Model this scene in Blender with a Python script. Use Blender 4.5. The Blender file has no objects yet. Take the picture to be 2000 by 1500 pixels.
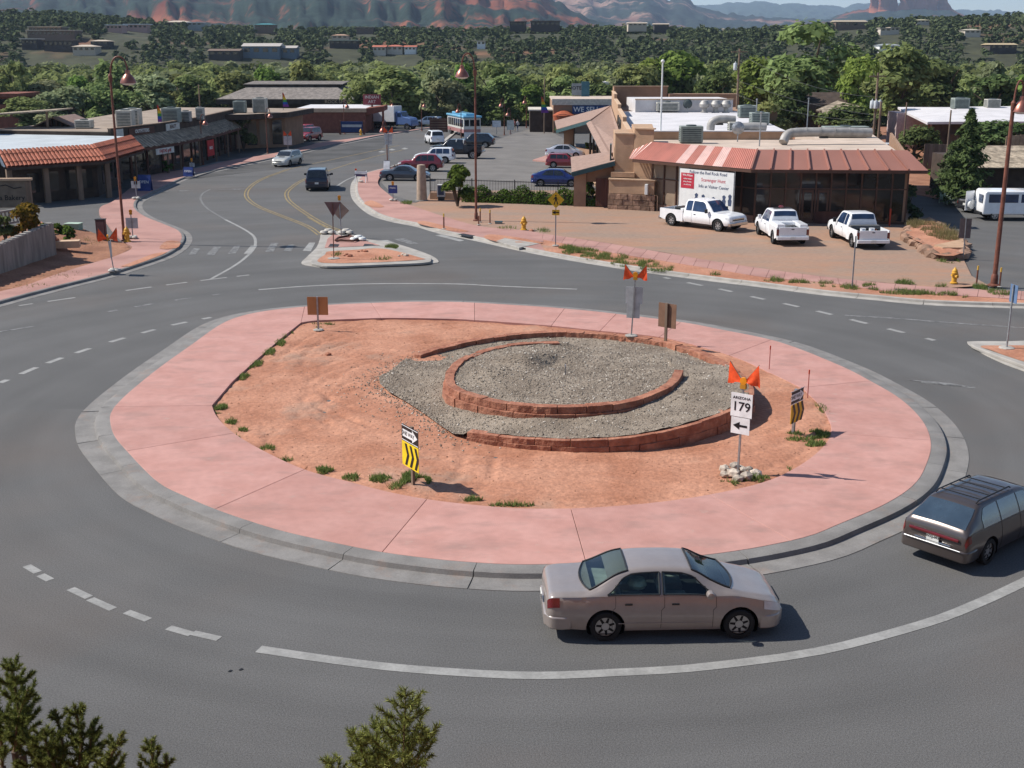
import bpy, bmesh, math, random
import numpy as np
from mathutils import Vector, Matrix, noise, geometry
R = math.radians
random.seed(7)
S = bpy.context.scene
COL = S.collection

# ------------------------------------------------------------------ camera, sky, sun, exposure
F = 2350.0; YH = 100.0; CAMH = 11.3                      # focal length in photo pixels, horizon row, camera height (m)
TH = math.atan((750 - YH) / F)
CT, ST = math.cos(TH), math.sin(TH)
cam_d = bpy.data.cameras.new('camera'); cam = bpy.data.objects.new('camera', cam_d); COL.objects.link(cam)
cam.location = (0, 0, CAMH); cam.rotation_euler = (math.pi / 2 - TH, 0, 0)
cam_d.sensor_width = 36; cam_d.lens = F / 2000 * 36; cam_d.clip_start = .1; cam_d.clip_end = 40000
S.camera = cam

SUN_EL = 46; SUN_DIR = Vector((-math.cos(R(8)) * math.cos(R(SUN_EL)), math.sin(R(8)) * math.cos(R(SUN_EL)), math.sin(R(SUN_EL))))
W = bpy.data.worlds.new('World'); S.world = W; W.use_nodes = True
nt = W.node_tree; bg = nt.nodes['Background']
sky = nt.nodes.new('ShaderNodeTexSky'); sky.sky_type = 'NISHITA'; sky.sun_disc = False
sky.sun_elevation = R(SUN_EL); sky.sun_rotation = R(-82); sky.altitude = 1300; sky.air_density = 1.0; sky.dust_density = .6; sky.ozone_density = 2.0
nt.links.new(sky.outputs[0], bg.inputs[0]); bg.inputs[1].default_value = .085
sun_d = bpy.data.lights.new('sun', 'SUN'); sun_d.energy = 4.0; sun_d.angle = R(.5); sun_d.color = (1, .955, .89)
sun = bpy.data.objects.new('sun', sun_d); COL.objects.link(sun); sun.rotation_euler = (-SUN_DIR).to_track_quat('-Z', 'Y').to_euler(); sun.location = (-60, 20, 80)
S.view_settings.view_transform = 'Standard'; S.view_settings.look = 'None'; S.view_settings.gamma = 1.0; S.view_settings.exposure = .66
S.view_settings.use_curve_mapping = False
S.render.engine = 'CYCLES'; S.cycles.max_bounces = 6; S.cycles.transparent_max_bounces = 8; S.cycles.caustics_reflective = False; S.cycles.caustics_refractive = False

# ------------------------------------------------------------------ helpers
def G(u, v, z=0.0):
    "ground point (height z) seen at photo pixel u, v"
    x = u - 1000; y = v - 750
    t = (CAMH - z) / (F * ST + y * CT)
    return Vector((x * t, (F * CT - y * ST) * t, z))
def AT(u, v, Y):
    "point seen at photo pixel u, v that stands Y metres in front of the camera"
    x = u - 1000; y = v - 750
    t = Y / (F * CT - y * ST)
    return Vector((x * t, Y, CAMH - (F * ST + y * CT) * t))
def G2(pts, z=0.0): return [G(p[0], p[1], z).to_2d() for p in pts]

class MB:
    def __init__(s): s.v = []; s.f = []
    def add(s, vs, fs):
        b = len(s.v); s.v += [tuple(v) for v in vs]; s.f += [tuple(i + b for i in f) for f in fs]; return s
    def bx(s, x0, x1, y0, y1, z0, z1):
        return s.add([(x0,y0,z0),(x1,y0,z0),(x1,y1,z0),(x0,y1,z0),(x0,y0,z1),(x1,y0,z1),(x1,y1,z1),(x0,y1,z1)],
                     [(3,2,1,0),(4,5,6,7),(0,1,5,4),(1,2,6,5),(2,3,7,6),(3,0,4,7)])
    def box(s, c, d, rz=0.0):
        cs, sn = math.cos(rz), math.sin(rz); vs = []
        for z in (-1, 1):
            for x, y in ((-1,-1),(1,-1),(1,1),(-1,1)):
                a, b = x*d[0]/2, y*d[1]/2
                vs.append((c[0]+a*cs-b*sn, c[1]+a*sn+b*cs, c[2]+z*d[2]/2))
        return s.add(vs, [(3,2,1,0),(4,5,6,7),(0,1,5,4),(1,2,6,5),(2,3,7,6),(3,0,4,7)])
    def beam(s, p, q, w, h, up=Vector((0,0,1))):
        p = Vector(p); q = Vector(q); d = (q-p).normalized(); a = d.cross(up)
        if a.length < 1e-4: a = Vector((1,0,0))
        a.normalize(); b = a.cross(d)
        vs = []
        for e in (p, q):
            for i, j in ((-1,-1),(1,-1),(1,1),(-1,1)): vs.append(e + a*(i*w/2) + b*(j*h/2))
        return s.add(vs, [(3,2,1,0),(4,5,6,7),(0,1,5,4),(1,2,6,5),(2,3,7,6),(3,0,4,7)])
    def tube(s, pts, r, n=8, caps=True):
        pts = [Vector(p) for p in pts]; rs = r if isinstance(r, (list, tuple)) else [r]*len(pts)
        vs = []; fs = []; pa = None
        for i, p in enumerate(pts):
            d = (pts[min(i+1,len(pts)-1)] - pts[max(i-1,0)])
            d = d.normalized() if d.length > 1e-9 else Vector((0,0,1))
            a = d.orthogonal().normalized() if pa is None else (pa - d*pa.dot(d)).normalized()
            pa = a; b = d.cross(a)
            for k in range(n):
                t = 2*math.pi*k/n; vs.append(p + (a*math.cos(t)+b*math.sin(t))*rs[i])
        for i in range(len(pts)-1):
            for k in range(n): fs.append((i*n+k, i*n+(k+1)%n, (i+1)*n+(k+1)%n, (i+1)*n+k))
        if caps: fs.append(tuple(reversed(range(n)))); fs.append(tuple(range((len(pts)-1)*n, len(pts)*n)))
        return s.add(vs, fs)
    def cyl(s, p, q, r0, r1=None, n=12): return s.tube([p, q], [r0, r0 if r1 is None else r1], n)
    def lathe(s, prof, c=(0,0,0), n=16, axis='z', caps=True):
        vs = []; fs = []
        for r, z in prof:
            for k in range(n):
                t = 2*math.pi*k/n; a, b = r*math.cos(t), r*math.sin(t)
                vs.append((c[0]+a, c[1]+b, c[2]+z) if axis == 'z' else (c[0]+a, c[1]+z, c[2]+b))
        for i in range(len(prof)-1):
            for k in range(n):
                f = (i*n+k, i*n+(k+1)%n, (i+1)*n+(k+1)%n, (i+1)*n+k); fs.append(f if axis == 'z' else f[::-1])
        a, b = tuple(reversed(range(n))), tuple(range((len(prof)-1)*n, len(prof)*n))
        if caps: fs += [a, b] if axis == 'z' else [a[::-1], b[::-1]]
        return s.add(vs, fs)
    def prism(s, poly, z0, z1):
        n = len(poly); ar = sum(poly[i][0]*poly[(i+1)%n][1]-poly[(i+1)%n][0]*poly[i][1] for i in range(n))
        P = list(poly) if ar > 0 else list(reversed(poly))
        zt = z1 if callable(z1) else (lambda x, y: z1)
        vs = [(p[0],p[1],z0) for p in P] + [(p[0],p[1],zt(p[0],p[1])) for p in P]
        return s.add(vs, [tuple(reversed(range(n))), tuple(range(n,2*n))] + [(i,(i+1)%n,n+(i+1)%n,n+i) for i in range(n)])
    def sheet(s, poly, z):
        n = len(poly); ar = sum(poly[i][0]*poly[(i+1)%n][1]-poly[(i+1)%n][0]*poly[i][1] for i in range(n))
        P = list(poly) if ar > 0 else list(reversed(poly))
        return s.add([(p[0],p[1],z) for p in P], [tuple(range(n))])
    def extr(s, poly, o, a, b, d):
        "flat polygon (2D) at origin o with axes a, b, thickened along vector d"
        o = Vector(o); a = Vector(a); b = Vector(b); d = Vector(d); n = len(poly)
        vs = [o+a*p[0]+b*p[1] for p in poly]; vs += [v+d for v in vs]
        return s.add(vs, [tuple(reversed(range(n))), tuple(range(n,2*n))] + [(i,(i+1)%n,n+(i+1)%n,n+i) for i in range(n)])
    def mesh(s, name, mat, smooth=False, ang=35, fix=False):
        me = bpy.data.meshes.new(name); me.from_pydata(s.v, [], s.f); me.update()
        if fix:
            bm = bmesh.new(); bm.from_mesh(me); bmesh.ops.recalc_face_normals(bm, faces=bm.faces); bm.to_mesh(me); bm.free()
        if mat: me.materials.append(mat)
        if smooth:
            me.polygons.foreach_set('use_smooth', [True]*len(me.polygons))
            if ang < 179: me.set_sharp_from_angle(angle=R(ang))
        return me
    def build(s, name, mat, parent=None, loc=None, rz=None, smooth=False, ang=35, bevel=0, fix=False):
        o = bpy.data.objects.new(name, s.mesh(name, mat, smooth, ang, fix)); COL.objects.link(o)
        if parent is not None: o.parent = parent
        if loc is not None: o.location = loc
        if rz is not None: o.rotation_euler.z = rz
        if bevel:
            m = o.modifiers.new('bevel', 'BEVEL'); m.width = bevel; m.segments = 2; m.limit_method = 'ANGLE'; m.angle_limit = R(40)
        return o

def tag(o, label=None, cat=None, group=None, kind=None):
    if label: o['label'] = label
    if cat: o['category'] = cat
    if group: o['group'] = group
    if kind: o['kind'] = kind
    return o
def thing(name, label, cat, loc=(0,0,0), rz=0.0, group=None):
    o = bpy.data.objects.new(name, None); COL.objects.link(o); o.empty_display_size = .2
    o.location = loc; o.rotation_euler = (0,0,rz); return tag(o, label, cat, group)
def setting(name):
    o = bpy.data.objects.new(name, None); COL.objects.link(o); o['kind'] = 'structure'; return o
def link(name, me, parent=None, loc=(0,0,0), rot=None, scale=None):
    o = bpy.data.objects.new(name, me); COL.objects.link(o); o.parent = parent; o.location = loc
    if rot is not None: o.rotation_euler = rot
    if scale is not None: o.scale = scale if hasattr(scale, '__len__') else (scale,)*3
    return o
def copy_tree(o, parent=None):
    c = o.copy(); COL.objects.link(c); c.parent = parent
    for ch in list(o.children): copy_tree(ch, c)
    return c
def text(name, s, size, mat, parent, loc, rot, extrude=.004, align='CENTER', sx=1.0):
    cu = bpy.data.curves.new(name, 'FONT'); cu.body = s; cu.size = size; cu.extrude = extrude; cu.align_x = align; cu.align_y = 'CENTER'; cu.resolution_u = 2; cu.offset = size*.012
    t = bpy.data.objects.new(name, cu); COL.objects.link(t)
    dg = bpy.context.evaluated_depsgraph_get(); me = bpy.data.meshes.new_from_object(t.evaluated_get(dg)); bpy.data.objects.remove(t)
    me.materials.clear(); me.materials.append(mat)
    return link(name, me, parent, loc, rot, (sx,1,1))

def catmull(pts, step=.5, closed=False):
    P = [Vector(p) for p in pts]; n = len(P); out = []
    for i in range(n if closed else n-1):
        p1, p2 = P[i], P[(i+1)%n]
        p0 = P[i-1] if (closed or i > 0) else p1*2-p2
        p3 = P[(i+2)%n] if (closed or i+2 < n) else p2*2-p1
        m = max(1, int(math.ceil((p2-p1).length/step)))
        for k in range(m):
            t = k/m
            out.append(.5*((2*p1)+(p2-p0)*t+(2*p0-5*p1+4*p2-p3)*t*t+(3*p1-p0-3*p2+p3)*t**3))
    if not closed: out.append(P[-1])
    return out
def lens(P):
    L = [0.0]
    for a, b in zip(P, P[1:]): L.append(L[-1]+(b-a).length)
    return L
def at_len(P, L, s):
    s = max(0, min(L[-1], s)); i = int(np.searchsorted(L, s)); i = max(1, min(i, len(P)-1))
    d = L[i]-L[i-1]; t = (s-L[i-1])/d if d > 1e-9 else 0
    return P[i-1].lerp(P[i], t)
def sub(P, s0, s1, step=.4):
    L = lens(P); n = max(1, int(math.ceil((s1-s0)/step)))
    return [at_len(P, L, s0+(s1-s0)*k/n) for k in range(n+1)]
def near_len(P, q):
    L = lens(P); best = (1e9, 0)
    for i in range(len(P)-1):
        a, b = P[i], P[i+1]; d = b-a; t = max(0, min(1, (Vector(q)-a).dot(d)/max(d.length_squared,1e-9)))
        e = (a+d*t-Vector(q)).length
        if e < best[0]: best = (e, L[i]+d.length*t)
    return best[1]
def offset(P, d, closed=False):
    n = len(P); out = []
    for i in range(n):
        a = P[i-1] if (closed or i > 0) else P[i]; b = P[(i+1)%n] if (closed or i < n-1) else P[i]
        t = (b-a).normalized(); out.append(P[i] + Vector((t.y, -t.x))*d)   # right-hand side of travel
    return out
def sweep(P, prof, mb=None):
    "sweep profile [(offset to the right, z)] along an open 2D path"
    mb = mb or MB(); m = len(prof); vs = []; fs = []
    rows = [offset(P, o) for o, z in prof]
    for i in range(len(P)):
        for k in range(m): vs.append((rows[k][i].x, rows[k][i].y, prof[k][1]))
    for i in range(len(P)-1):
        for k in range(m-1): fs.append((i*m+k, i*m+k+1, (i+1)*m+k+1, (i+1)*m+k))
    fs.append(tuple(range(m-1,-1,-1))); fs.append(tuple(range((len(P)-1)*m, len(P)*m)))
    return mb.add(vs, fs)
def sections(name, root, P, prof, L, mat, gap=.014, step=.5):
    tot = lens(P)[-1]; n = max(1, round(tot/L))
    for k in range(n): sweep(sub(P, tot*k/n+gap/2, tot*(k+1)/n-gap/2, step), prof).build(name, mat, root, smooth=True, ang=40, fix=True)
def slabs(name, root, A, B, n, z0, z1, mat, gap=.014, step=.6, fr=None):
    la, lb = lens(A)[-1], lens(B)[-1]
    fr = fr or [k/n for k in range(n+1)]
    for f0, f1 in zip(fr, fr[1:]):
        a = sub(A, la*f0+gap/2, la*f1-gap/2, step); b = sub(B, lb*f0+gap/2, lb*f1-gap/2, step)
        MB().prism(a+b[::-1], z0, z1).build(name, mat, root, bevel=.008)
def inside(poly, x, y):
    c = False; n = len(poly); j = n-1
    for i in range(n):
        if (poly[i][1] > y) != (poly[j][1] > y) and x < (poly[j][0]-poly[i][0])*(y-poly[i][1])/(poly[j][1]-poly[i][1])+poly[i][0]: c = not c
        j = i
    return c
def patch(name, poly, step, zf, mat, parent=None, smooth=True):
    "uneven ground inside a polygon"
    P = [Vector((p[0],p[1])) for p in poly]; n = len(P); vs = list(P)
    x0, x1 = min(p.x for p in P), max(p.x for p in P); y0, y1 = min(p.y for p in P), max(p.y for p in P)
    for i in range(int((x1-x0)/step)+1):
        for j in range(int((y1-y0)/step)+1):
            x = x0+(i+random.uniform(.25,.75))*step; y = y0+(j+random.uniform(.25,.75))*step
            if inside(P, x, y): vs.append(Vector((x, y)))
    V, E_, Fa, *_ = geometry.delaunay_2d_cdt(vs, [(i,(i+1)%n) for i in range(n)], [], 1, 1e-5)
    me = bpy.data.meshes.new(name); me.from_pydata([(v.x, v.y, zf(v.x, v.y)) for v in V], [], Fa)
    if len(me.polygons) and me.polygons[0].normal.z < 0: me.flip_normals()
    me.materials.append(mat)
    if smooth: me.polygons.foreach_set('use_smooth', [True]*len(me.polygons))
    o = bpy.data.objects.new(name, me); COL.objects.link(o)
    if parent is not None: o.parent = parent
    return o
def nz(x, y, s=1.0, o=0.0): return noise.noise(Vector((x*s, y*s, o)))

# ------------------------------------------------------------------ materials
MATS = {}
def mat(name, col, rough=.85, var=.12, scale=3.0, bump=0.0, bscale=None, metal=0.0, rnd=0.0, spec=.3, col2=None, coat=0.0, fine=0.0, fscale=60.0, glob=False, stretch=None, trans=0.0, emit=0.0, alpha=1.0, mixlo=.38, mixhi=.62):
    if name in MATS: return MATS[name]
    m = bpy.data.materials.new(name); m.use_nodes = True; t = m.node_tree; N = t.nodes.new; K = t.links.new
    p = t.nodes['Principled BSDF']; p.inputs['Roughness'].default_value = rough; p.inputs['Metallic'].default_value = metal
    p.inputs['Specular IOR Level'].default_value = spec; p.inputs['Coat Weight'].default_value = coat; p.inputs['Coat Roughness'].default_value = .04
    tc = N('ShaderNodeTexCoord'); vec = tc.outputs['Object']
    if glob: vec = N('ShaderNodeNewGeometry').outputs['Position']
    if stretch:
        mp = N('ShaderNodeMapping'); mp.inputs['Scale'].default_value = stretch; K(vec, mp.inputs[0]); vec = mp.outputs[0]
    nz_ = N('ShaderNodeTexNoise'); nz_.inputs['Scale'].default_value = scale; nz_.inputs['Detail'].default_value = 5; K(vec, nz_.inputs['Vector'])
    rp = N('ShaderNodeValToRGB'); e = rp.color_ramp.elements; e[0].position = mixlo; e[1].position = mixhi
    if col2 is None:
        e[0].color = tuple(c*(1-var) for c in col)+(1,); e[1].color = tuple(min(1,c*(1+var)) for c in col)+(1,)
    else:
        e[0].color = tuple(col)+(1,); e[1].color = tuple(col2)+(1,)
    K(nz_.outputs['Fac'], rp.inputs[0]); out = rp.outputs[0]
    if fine:
        n2 = N('ShaderNodeTexNoise'); n2.inputs['Scale'].default_value = fscale; n2.inputs['Detail'].default_value = 3; K(vec, n2.inputs['Vector'])
        mr = N('ShaderNodeMapRange'); mr.inputs[1].default_value = .3; mr.inputs[2].default_value = .7; mr.inputs[3].default_value = 1-fine; mr.inputs[4].default_value = 1+fine; K(n2.outputs['Fac'], mr.inputs[0])
        mx = N('ShaderNodeVectorMath'); mx.operation = 'SCALE'; K(out, mx.inputs[0]); K(mr.outputs[0], mx.inputs['Scale']); out = mx.outputs[0]
    if rnd:
        oi = N('ShaderNodeObjectInfo'); mr = N('ShaderNodeMapRange'); mr.inputs[3].default_value = 1-rnd; mr.inputs[4].default_value = 1+rnd; K(oi.outputs['Random'], mr.inputs[0])
        mx = N('ShaderNodeVectorMath'); mx.operation = 'SCALE'; K(out, mx.inputs[0]); K(mr.outputs[0], mx.inputs['Scale']); out = mx.outputs[0]
    K(out, p.inputs['Base Color'])
    if bump:
        nb = N('ShaderNodeTexNoise'); nb.inputs['Scale'].default_value = bscale or scale*4; nb.inputs['Detail'].default_value = 4; K(vec, nb.inputs['Vector'])
        bp = N('ShaderNodeBump'); bp.inputs['Strength'].default_value = min(1, bump); bp.inputs['Distance'].default_value = .02 if bump <= 1 else .02*bump; K(nb.outputs['Fac'], bp.inputs['Height']); K(bp.outputs[0], p.inputs['Normal'])
    if trans:
        p.inputs['Transmission Weight'].default_value = trans; p.inputs['IOR'].default_value = 1.1
    if emit: p.inputs['Emission Color'].default_value = tuple(col)+(1,); p.inputs['Emission Strength'].default_value = emit
    MATS[name] = m; return m
def paint(name, col, rough=.32, metal=0.0, coat=.7): return mat(name, col, rough, var=.04, scale=2, metal=metal, spec=.5, coat=coat, fine=.03, fscale=9)
def leafmat(name, dark, light, rnd=.18, tl=.35):
    if name in MATS: return MATS[name]
    m = bpy.data.materials.new(name); m.use_nodes = True; t = m.node_tree; N = t.nodes.new; K = t.links.new
    t.nodes.remove(t.nodes['Principled BSDF']); out = t.nodes['Material Output']
    g = N('ShaderNodeNewGeometry'); rp = N('ShaderNodeValToRGB'); e = rp.color_ramp.elements; e[0].color = tuple(dark)+(1,); e[1].color = tuple(light)+(1,)
    K(g.outputs['Random Per Island'], rp.inputs[0])
    oi = N('ShaderNodeObjectInfo'); mr = N('ShaderNodeMapRange'); mr.inputs[3].default_value = 1-rnd; mr.inputs[4].default_value = 1+rnd; K(oi.outputs['Random'], mr.inputs[0])
    mx = N('ShaderNodeVectorMath'); mx.operation = 'SCALE'; K(rp.outputs[0], mx.inputs[0]); K(mr.outputs[0], mx.inputs['Scale'])
    hs = N('ShaderNodeHueSaturation'); m2 = N('ShaderNodeMapRange'); m2.inputs[3].default_value = .47; m2.inputs[4].default_value = .53
    mu = N('ShaderNodeMath'); mu.operation = 'FRACT'; mm = N('ShaderNodeMath'); mm.operation = 'MULTIPLY'; mm.inputs[1].default_value = 7.31; K(oi.outputs['Random'], mm.inputs[0]); K(mm.outputs[0], mu.inputs[0]); K(mu.outputs[0], m2.inputs[0])
    K(m2.outputs[0], hs.inputs['Hue']); K(mx.outputs[0], hs.inputs['Color'])
    d = N('ShaderNodeBsdfDiffuse'); tr = N('ShaderNodeBsdfTranslucent'); ms = N('ShaderNodeMixShader'); ms.inputs[0].default_value = tl
    K(hs.outputs[0], d.inputs[0]); K(hs.outputs[0], tr.inputs[0]); K(d.outputs[0], ms.inputs[1]); K(tr.outputs[0], ms.inputs[2]); K(ms.outputs[0], out.inputs[0])
    MATS[name] = m; return m

def stain(m, scale, col, lo, hi, amt, stretch=(1,1,1)):
    "irregular stains mixed over a material's colour"
    t = m.node_tree; N = t.nodes.new; K = t.links.new; p = t.nodes['Principled BSDF']; src = p.inputs['Base Color'].links[0].from_socket
    g = N('ShaderNodeNewGeometry'); mp = N('ShaderNodeMapping'); mp.inputs['Scale'].default_value = stretch; K(g.outputs['Position'], mp.inputs[0]); n = N('ShaderNodeTexNoise'); n.inputs['Scale'].default_value = scale; n.inputs['Detail'].default_value = 8; n.inputs['Roughness'].default_value = .65; K(mp.outputs[0], n.inputs['Vector'])
    r = N('ShaderNodeMapRange'); r.inputs[1].default_value = lo; r.inputs[2].default_value = hi; r.inputs[3].default_value = 0; r.inputs[4].default_value = amt; K(n.outputs['Fac'], r.inputs[0])
    x = N('ShaderNodeMixRGB'); x.inputs[2].default_value = tuple(col)+(1,); K(r.outputs[0], x.inputs[0]); K(src, x.inputs[1]); K(x.outputs[0], p.inputs['Base Color'])
C0 = G(1040, 790, .15)                                    # middle of the central island
def asphalt_mat():
    m = mat('asphalt', (.108,.105,.101), rough=.88, var=.06, scale=.25, bump=.6, bscale=55, fine=.26, fscale=30, glob=True, spec=.25)
    t = m.node_tree; N = t.nodes.new; K = t.links.new; p = t.nodes['Principled BSDF']; src = p.inputs['Base Color'].links[0].from_socket
    g = N('ShaderNodeNewGeometry'); sb = N('ShaderNodeVectorMath'); sb.operation = 'SUBTRACT'; sb.inputs[1].default_value = (C0.x, C0.y, 0); K(g.outputs['Position'], sb.inputs[0])
    sp = N('ShaderNodeSeparateXYZ'); K(sb.outputs[0], sp.inputs[0]); ln = N('ShaderNodeVectorMath'); ln.operation = 'LENGTH'; K(sb.outputs[0], ln.inputs[0])
    an = N('ShaderNodeMath'); an.operation = 'ARCTAN2'; K(sp.outputs[1], an.inputs[0]); K(sp.outputs[0], an.inputs[1])
    cb = N('ShaderNodeCombineXYZ'); K(ln.outputs['Value'], cb.inputs[0]); K(an.outputs[0], cb.inputs[1])
    mp = N('ShaderNodeMapping'); mp.inputs['Scale'].default_value = (.75, .8, 1); K(cb.outputs[0], mp.inputs[0])
    nn = N('ShaderNodeTexNoise'); nn.inputs['Scale'].default_value = 1; nn.inputs['Detail'].default_value = 4; K(mp.outputs[0], nn.inputs['Vector'])
    mr = N('ShaderNodeMapRange'); mr.inputs[1].default_value = .32; mr.inputs[2].default_value = .68; mr.inputs[3].default_value = .91; mr.inputs[4].default_value = 1.09; K(nn.outputs['Fac'], mr.inputs[0])
    mx = N('ShaderNodeVectorMath'); mx.operation = 'SCALE'; K(src, mx.inputs[0]); K(mr.outputs[0], mx.inputs['Scale'])
    # reddish dust blown over the roadway
    nd = N('ShaderNodeTexNoise'); nd.inputs['Scale'].default_value = .11; nd.inputs['Detail'].default_value = 6; K(g.outputs['Position'], nd.inputs['Vector'])
    r2 = N('ShaderNodeMapRange'); r2.inputs[1].default_value = .52; r2.inputs[2].default_value = .78; r2.inputs[3].default_value = 0; r2.inputs[4].default_value = .42; K(nd.outputs['Fac'], r2.inputs[0])
    mi = N('ShaderNodeMixRGB'); mi.inputs[2].default_value = (.135,.098,.075,1); K(r2.outputs[0], mi.inputs[0]); K(mx.outputs[0], mi.inputs[1]); K(mi.outputs[0], p.inputs['Base Color'])
    return m
M_asphalt = asphalt_mat()
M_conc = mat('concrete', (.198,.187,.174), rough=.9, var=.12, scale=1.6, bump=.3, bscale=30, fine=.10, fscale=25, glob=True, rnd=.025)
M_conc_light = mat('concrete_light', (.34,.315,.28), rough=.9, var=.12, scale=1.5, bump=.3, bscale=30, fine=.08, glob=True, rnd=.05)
M_pink = mat('pink_concrete', (.425,.22,.182), rough=.9, col2=(.47,.255,.215), scale=.9, bump=.35, bscale=40, fine=.055, fscale=4, glob=True, rnd=.05)
M_pinkwalk = mat('pink_sidewalk', (.39,.213,.177), rough=.9, var=.14, scale=.5, bump=.3, bscale=40, fine=.08, fscale=20, glob=True, rnd=.07)
M_dirt = mat('red_dirt', (.35,.152,.088), rough=.95, col2=(.45,.22,.138), scale=.5, bump=1.6, bscale=9, fine=.16, fscale=7, glob=True)
M_dirtbrown = mat('brown_dirt', (.23,.105,.06), rough=.95, col2=(.33,.16,.095), scale=.6, bump=1.6, bscale=9, fine=.2, fscale=9, glob=True)
stain(M_pink, .55, (.26,.17,.145), .52, .72, .55, (1,2.2,1)); stain(M_pink, 2.5, (.40,.33,.27), .62, .75, .5); stain(M_pinkwalk, .5, (.24,.165,.14), .5, .72, .5)
stain(M_conc, 1.1, (.26,.17,.125), .56, .72, .5); stain(M_dirt, .22, (.30,.235,.18), .56, .70, .6)
M_lot = mat('lot_dirt', (.275,.195,.145), rough=.95, col2=(.33,.20,.135), scale=.22, bump=1.0, bscale=14, fine=.14, fscale=8, glob=True, stretch=(.5,1.6,1))
stain(M_lot, .35, (.36,.19,.115), .5, .68, .8, (.6,1.6,1))
M_line = mat('road_paint_white', (.265,.26,.245), rough=.8, var=.12, scale=2, fine=.1, fscale=14, glob=True)
M_lineworn = mat('road_paint_worn', (.155,.153,.148), rough=.8, var=.35, scale=4, fine=.3, fscale=12, glob=True)
M_liney = mat('road_paint_yellow', (.25,.185,.085), rough=.8, var=.3, scale=4, fine=.2, fscale=12, glob=True)
M_black = mat('black', (.012,.012,.013), rough=.6)
M_dark = mat('dark_metal', (.03,.028,.027), rough=.6)  # one even dark metal colour
M_bag = mat('sandbag_cloth', (.46,.43,.38), rough=.9, var=.15, scale=6)
M_white = mat('white_paint', (.72,.72,.70), rough=.5, var=.05)
M_steel = mat('galvanised', (.34,.35,.36), rough=.45, metal=.6, var=.15, scale=6)
M_signback = mat('sign_back', (.48,.48,.47), rough=.5, metal=.1, var=.12, scale=3)
M_rust = mat('rusty_brown', (.165,.062,.04), rough=.55, var=.2, scale=4, metal=.1)
M_amber = mat('amber_lens', (.72,.26,.01), rough=.25, spec=.5)
M_orange = mat('orange_cloth', (.82,.095,.022), rough=.7, var=.12, scale=8)
M_redrock = mat('red_sandstone', (.26,.10,.06), rough=.95, col2=(.38,.17,.105), scale=2.2, bump=2.5, bscale=8, fine=.14, fscale=9, glob=True, rnd=.10)
M_whiterock = mat('pale_rock', (.44,.37,.30), rough=.95, var=.22, scale=3, bump=3, bscale=6, glob=True, rnd=.12)
# ------------------------------------------------------------------ terrain and mountains
def terrain_z(x, y):
    "height of the natural ground, metres"
    u = 1000 + 2438*x/np.maximum(y, 60)
    US = [-600, 0, 100, 250, 400, 550, 700, 850, 1000, 1150, 1300, 1450, 1600, 1700, 1800, 1900, 2000, 2600]
    VC = [  18, 28,  26,  36,  54,  58,  60,  57,   50,   50,   52,   56,   52,   46,  42,   40,   34,  30]
    crest = 11.3 + (100-np.interp(u, US, VC))*720/2530 - 3
    t = np.clip((y-400)/320, 0, 1); t = t*t*(3-2*t)
    low = np.interp(y, [0, 130, 160, 200, 240, 420], [-.08, -.08, -.25, -2.0, -4, -3])
    side = np.clip((np.abs(x)-70)/60, 0, 1)
    z = low + (crest-low)*t
    back = np.clip((y-760)/500, 0, 1); z = z - back*np.minimum(z, 10)
    return z
def grid_mesh(name, X, Y, Z, m, smooth=True):
    ny, nx = X.shape; me = bpy.data.meshes.new(name)
    V = np.stack([X, Y, Z], -1).reshape(-1, 3); i = np.arange(ny*nx).reshape(ny, nx)
    Q = np.stack([i[:-1,:-1], i[:-1,1:], i[1:,1:], i[1:,:-1]], -1).reshape(-1, 4)
    me.from_pydata(V.tolist(), [], Q.tolist()); me.materials.append(m)
    if smooth: me.polygons.foreach_set('use_smooth', [True]*len(me.polygons))
    o = bpy.data.objects.new(name, me); COL.objects.link(o); return o
def vnoise(x, y, seed=0, oct=4):
    "cheap vectorised value noise, about -1..1"
    out = np.zeros_like(x); a = 1.0; tot = 0
    for k in range(oct):
        xs, ys = x*2**k, y*2**k; xi, yi = np.floor(xs), np.floor(ys); fx, fy = xs-xi, ys-yi; fx = fx*fx*(3-2*fx); fy = fy*fy*(3-2*fy)
        def h(i, j): s = np.sin(i*127.1+j*311.7+seed*74.7+k*13.3)*43758.5453; return (s-np.floor(s))*2-1
        out += a*(h(xi,yi)*(1-fx)*(1-fy)+h(xi+1,yi)*fx*(1-fy)+h(xi,yi+1)*(1-fx)*fy+h(xi+1,yi+1)*fx*fy); tot += a; a *= .5
    return out/tot

M_land = mat('hill_ground', (.050,.052,.027), rough=1, col2=(.22,.10,.055), scale=.011, glob=True, fine=.3, fscale=.12, mixlo=.58, mixhi=.68)
yy = np.concatenate([[-60, 0, 60, 110], np.linspace(140, 460, 22), np.linspace(480, 900, 32), np.geomspace(950, 13000, 16)])
tt = np.linspace(-1.5, 1.5, 150)
Yg, Tg = np.meshgrid(yy, tt, indexing='ij'); Xg = np.where(Yg > 110, Tg*Yg, Tg*140)
Zg = terrain_z(Xg, Yg); far = np.clip((Yg-420)/150, 0, 1)
Zg = Zg + far*vnoise(Xg*.012, Yg*.012, 3)*5
terr = grid_mesh('terrain', Xg, Yg, Zg, M_land); tag(terr, kind='structure')

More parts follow.
